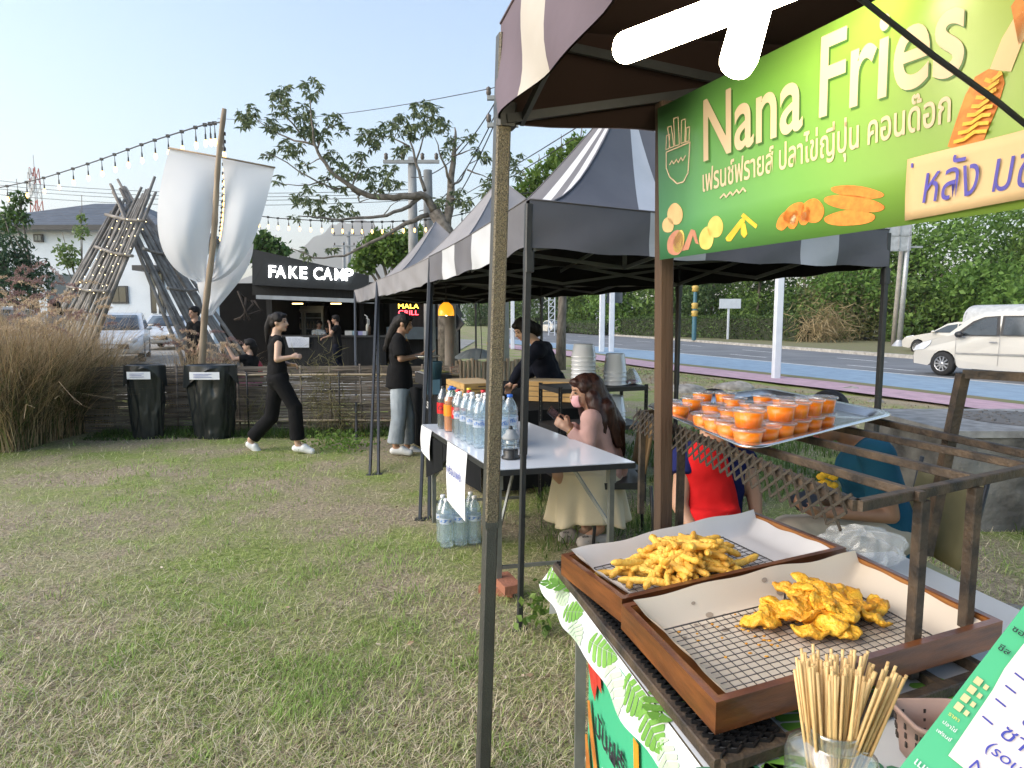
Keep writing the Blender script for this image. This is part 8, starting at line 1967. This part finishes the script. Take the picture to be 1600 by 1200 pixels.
# red aproned person seated behind the counter rack
Yw = 2.75
J = dict(head=A(1118, 650), neck=A(1112, 690), shR=A(1070, 712, -.02), shL=A(1158, 712, .06), pelvis=A(1112, 850, .05), elR=A(1062, 790, -.10), wrR=A(1090, 840, -.2), elL=A(1178, 770, .0), wrL=A(1182, 812, -.06), kneeR=A(1085, 860, -.35), ankR=A(1090, 1020, -.3), toeR=A(1080, 1050, -.4), kneeL=A(1150, 860, -.3), ankL=A(1150, 1020, -.25), toeL=A(1145, 1050, -.35))
rp_, hfn, Hm = person('person in a red front over dark blue clothes sitting behind the fries trays', J, (.25, -1, -.15), skin_t, f_blue, f_blue, None, lambda h, H: cap_hair(h, H), vox=.010, slv=.4, loose=.012, base=V(A(1112, 850).x, Yw, 0))
remesh('apron', [('e', A(1110, 800, -.07), (.125, .075, .24)), ('e', A(1102, 735, -.06), (.105, .07, .14)), ('t', [A(1108, 790, -.07), A(1112, 880, -.10)], [.125, .16])], .011, 4, f_red, rp_, .006, 9, 8)
mb = MB(); [mb.ell(A(1132, 808, -.17) + V(.012 * math.cos(k * 1.26), -.012, .012 * math.sin(k * 1.26)), (.008, .003, .008), 6) for k in range(5)]; mb.build('emblem', f_white, rp_)
# teal shirted person with phone
Yw = 2.8
J = dict(head=A(1292, 652, .05), neck=A(1338, 692, .05), shR=A(1352, 706, .20), shL=A(1372, 712, -.14), pelvis=A(1385, 838, .05), elR=A(1352, 795, .22), wrR=A(1280, 780, .0), elL=A(1392, 806, -.16), wrL=A(1285, 800, -.16), kneeR=A(1235, 838, .12), ankR=A(1245, 980, .1), toeR=A(1205, 1010, .1), kneeL=A(1240, 845, -.12), ankL=A(1260, 985, -.1), toeL=A(1220, 1015, -.1))
tp_p, hfn, Hm = person('person in a teal shirt and stone trousers looking down at a phone', J, (-.95, -.15, -.5), skin_d, f_teal, f_khaki, None, lambda h, H: cap_hair(h, H), vox=.010, slv=.75, loose=.022, topw=1.12, legw=2.4, hands={'R': (V(-1, -.1, .05), V(-.1, -.6, -.5), 1, 1.2), 'L': (V(-1, .15, .1), V(-.2, .3, .8), -1, 1.1)}, base=V(A(1385, 838).x, Yw, 0))
mb = MB()
for k in range(10): p = A(1283 + 5 * (k % 5), 742 + 14 * (k // 5) + rn.uniform(-4, 4), -.10); mb.ell(p, (.022, .012, .016), 7)
mb.build('shirt_print', M('print_sun_yellow', (.70, .40, .02), .7), tp_p)
ph = A(1262, 778, -.12); mb = MB(); mb.box(ph, (.14, .009, .07), mat=Euler((R(-50), R(-18), R(8))).to_matrix()); mb.box(ph, (.132, .0105, .064), mat=Euler((R(-50), R(-18), R(8))).to_matrix()); tag(mb.build('smartphone', M('phone_dark', (.02, .022, .026), .2)), 'black smartphone held by the teal shirted person', 'phone')
fc = thing('folding_chair', 'folding camp chair with pale yellow webbing under the teal shirted person', 'chair', V(A(1385, 850).x, Yw, 0)); c = A(1388, 850, .05)
mb = MB(); mb.grid(lambda i, j: V(c.x - .24 + .46 * i, c.y - .2 + .42 * j, c.z - .105 - .03 * math.sin(math.pi * i)), 8, 6); mb.build('seat', M('webbing_yellow', (.48, .42, .20), .8, col2=(.40, .34, .15), scale=10), fc, solid=.006)
mb = MB(); mb.grid(lambda i, j: V(c.x + .19 + .08 * j, c.y - .2 + .42 * i, c.z - .05 + .38 * j), 6, 6); mb.build('backrest', M('canvas_olive', (.20, .18, .09), .8), fc, solid=.006)
for sy in (-.21, .23):
    for a, b in (((.22, -.12), (-.24, -c.z - .01)), ((-.22, -.12), (.24, -c.z - .01)), ((.20, -.1), (.28, .36))): mb = MB(); mb.tube([c + V(a[0], sy, a[1]), c + V(b[0], sy, b[1])], .010, 7); mb.build('frame_tube', tube_black, fc)
# people at the shop counter
Yw = 16.2
J = dict(head=A(524, 499), neck=A(526, 508), shR=A(524, 512, -.17), shL=A(529, 512, .17), pelvis=A(527, 541), elR=A(517, 522, -.2), wrR=A(515, 507, -.1), elL=A(518, 524, .1), wrL=A(508, 527, .05), kneeR=A(524, 560, -.08), ankR=A(530, 577, -.08), toeR=A(523, 580, -.08), kneeL=A(529, 560, .1), ankL=A(533, 576, .1), toeL=A(527, 579, .1))
person('slim person all in black standing at the shop counter hand to face', J, (-1, -.1, -.1), skin_t, f_black, f_navy, None, lambda h, H: cap_hair(h, H), vox=.014, slv=.5, legw=.8, base=V(A(528, 580).x, Yw, .1))
Yw = KY + .95
J = dict(head=A(499, 507), neck=A(498, 515), shR=A(490, 519), shL=A(506, 519), pelvis=A(498, 545), elR=A(493, 528, -.25), wrR=A(504, 528, -.5), elL=A(508, 529, -.25), wrL=A(500, 526, -.5))
person('person in a white shirt leaning on the shop counter from inside', J, (.25, -1, -.2), skin_t, f_white, None, None, lambda h, H: cap_hair(h, H), vox=.014, slv=.5, base=V(A(498, 545).x, Yw, .1))
J = dict(head=A(512, 512, -.1), neck=A(513, 518), shR=A(506, 521), shL=A(519, 521), pelvis=A(515, 546), elR=A(506, 529, -.3), wrR=A(500, 529, -.5), elL=A(517, 529, -.3), wrL=A(508, 528, -.55))
person('person in black bowing over the shop counter beside the white shirt', J, (-.3, -1, -.7), skin_t, f_black, None, None, lambda h, H: cap_hair(h, H), vox=.014, slv=.4, base=V(A(515, 546).x, Yw, .1))
# person sitting beyond the fence with raised arm
Yw = 10.3
J = dict(head=A(389, 540), neck=A(391, 553), shR=A(382, 560, -.12), shL=A(397, 560, .15), pelvis=A(396, 600), elR=A(366, 561, -.16), wrR=A(355, 542, -.14), elL=A(400, 578, .15), wrL=A(385, 588, .05), kneeR=A(368, 592, -.1), ankR=A(366, 632, -.1), toeR=A(355, 640, -.1), kneeL=A(370, 594, .1), ankL=A(368, 634, .1), toeL=A(357, 640, .1))
person('person in black sitting beyond the fence with one arm raised', J, (-1, -.1, .05), skin_l, f_black, f_pink, None, lambda h, H: cap_hair(h, H) + [('c', h(0, -.08, -.02), h(0, -.10, -.14), .06, .03)], vox=.012, slv=.5, hands={'R': (V(.15, 0, 1), V(-.9, -.2, 0), 1, .35), 'L': (V(-1, 0, -.2), V(0, 0, -1), -1, .8)}, base=V(A(396, 600).x, Yw, 0))
c = A(401, 577, .1); remesh_t = thing('red_bag', 'red bag on the seat beside the person with raised arm', 'bag', c); remesh('bag', [('e', c, (.10, .10, .17)), ('e', c + V(0, 0, -.12), (.11, .10, .12))], .012, 3, M('bag_red', (.35, .01, .03), .5), remesh_t, .008)
c = A(394, 610); mb = MB(); mb.box(V(c.x, Yw, .22), (.42, .4, .44)); mb.box(V(c.x, Yw, .45), (.46, .44, .03)); tag(mb.build('stool', M('stool_dark', (.05, .04, .035), .7)), 'dark block stool under the person with raised arm', 'stool')
# half hidden people in the grass
Yw = 11.2
J = dict(head=A(83, 478), neck=A(83, 492), shR=A(75, 498, -.05), shL=A(94, 498, .05), pelvis=A(84, 548), elR=A(71, 522, 0), wrR=A(78, 540, -.15), elL=A(98, 522), wrL=A(90, 540, -.15), kneeR=A(80, 585), ankR=A(80, 625), toeR=A(78, 634, -.1), kneeL=A(89, 585), ankL=A(89, 625), toeL=A(90, 634, -.1))
person('person in a grey blue jacket half hidden by the tall grass at left', J, (-.4, -1, -.1), skin_l, f_grey, f_black, None, lambda h, H: cap_hair(h, H) + [('c', h(0, -.05, -.02), h(0, -.08, -.16), .08, .06)], vox=.013, slv=1.9, base=V(A(84, 548).x, Yw, 0))
Yw = 11.8
J = dict(head=A(303, 488), neck=A(304, 501), shR=A(297, 507), shL=A(313, 507), pelvis=A(305, 552), elR=A(294, 528), wrR=A(300, 545, -.1), elL=A(316, 528), wrL=A(310, 545, -.1), kneeR=A(302, 585), ankR=A(302, 622), toeR=A(300, 630, -.1), kneeL=A(309, 585), ankL=A(309, 622), toeL=A(310, 630, -.1))
person('person whose face shows above the grass beside the bamboo mast', J, (-.6, -1, -.1), skin_t, f_black, f_black, None, lambda h, H: cap_hair(h, H), vox=.013, slv=.5, base=V(A(305, 552).x, Yw, 0))
# ------------------------------------------------------------------ evening haze in the air
hz = MB(); hz.box((0, 2300, 297), (6800, 4900, 604)); 
hm_ = bpy.data.materials.new('haze_air'); hm_.use_nodes = True; n = hm_.node_tree.nodes; n.remove(n['Principled BSDF'])
pv = n.new('ShaderNodeVolumePrincipled'); pv.inputs['Density'].default_value = .00030; pv.inputs['Color'].default_value = (1.0, .93, .89, 1); pv.inputs['Anisotropy'].default_value = .2
hm_.node_tree.links.new(pv.outputs[0], n['Material Output'].inputs['Volume'])
h_ = hz.build('haze', hm_); h_['kind'] = 'stuff'
SC.cycles.volume_bounces = 0
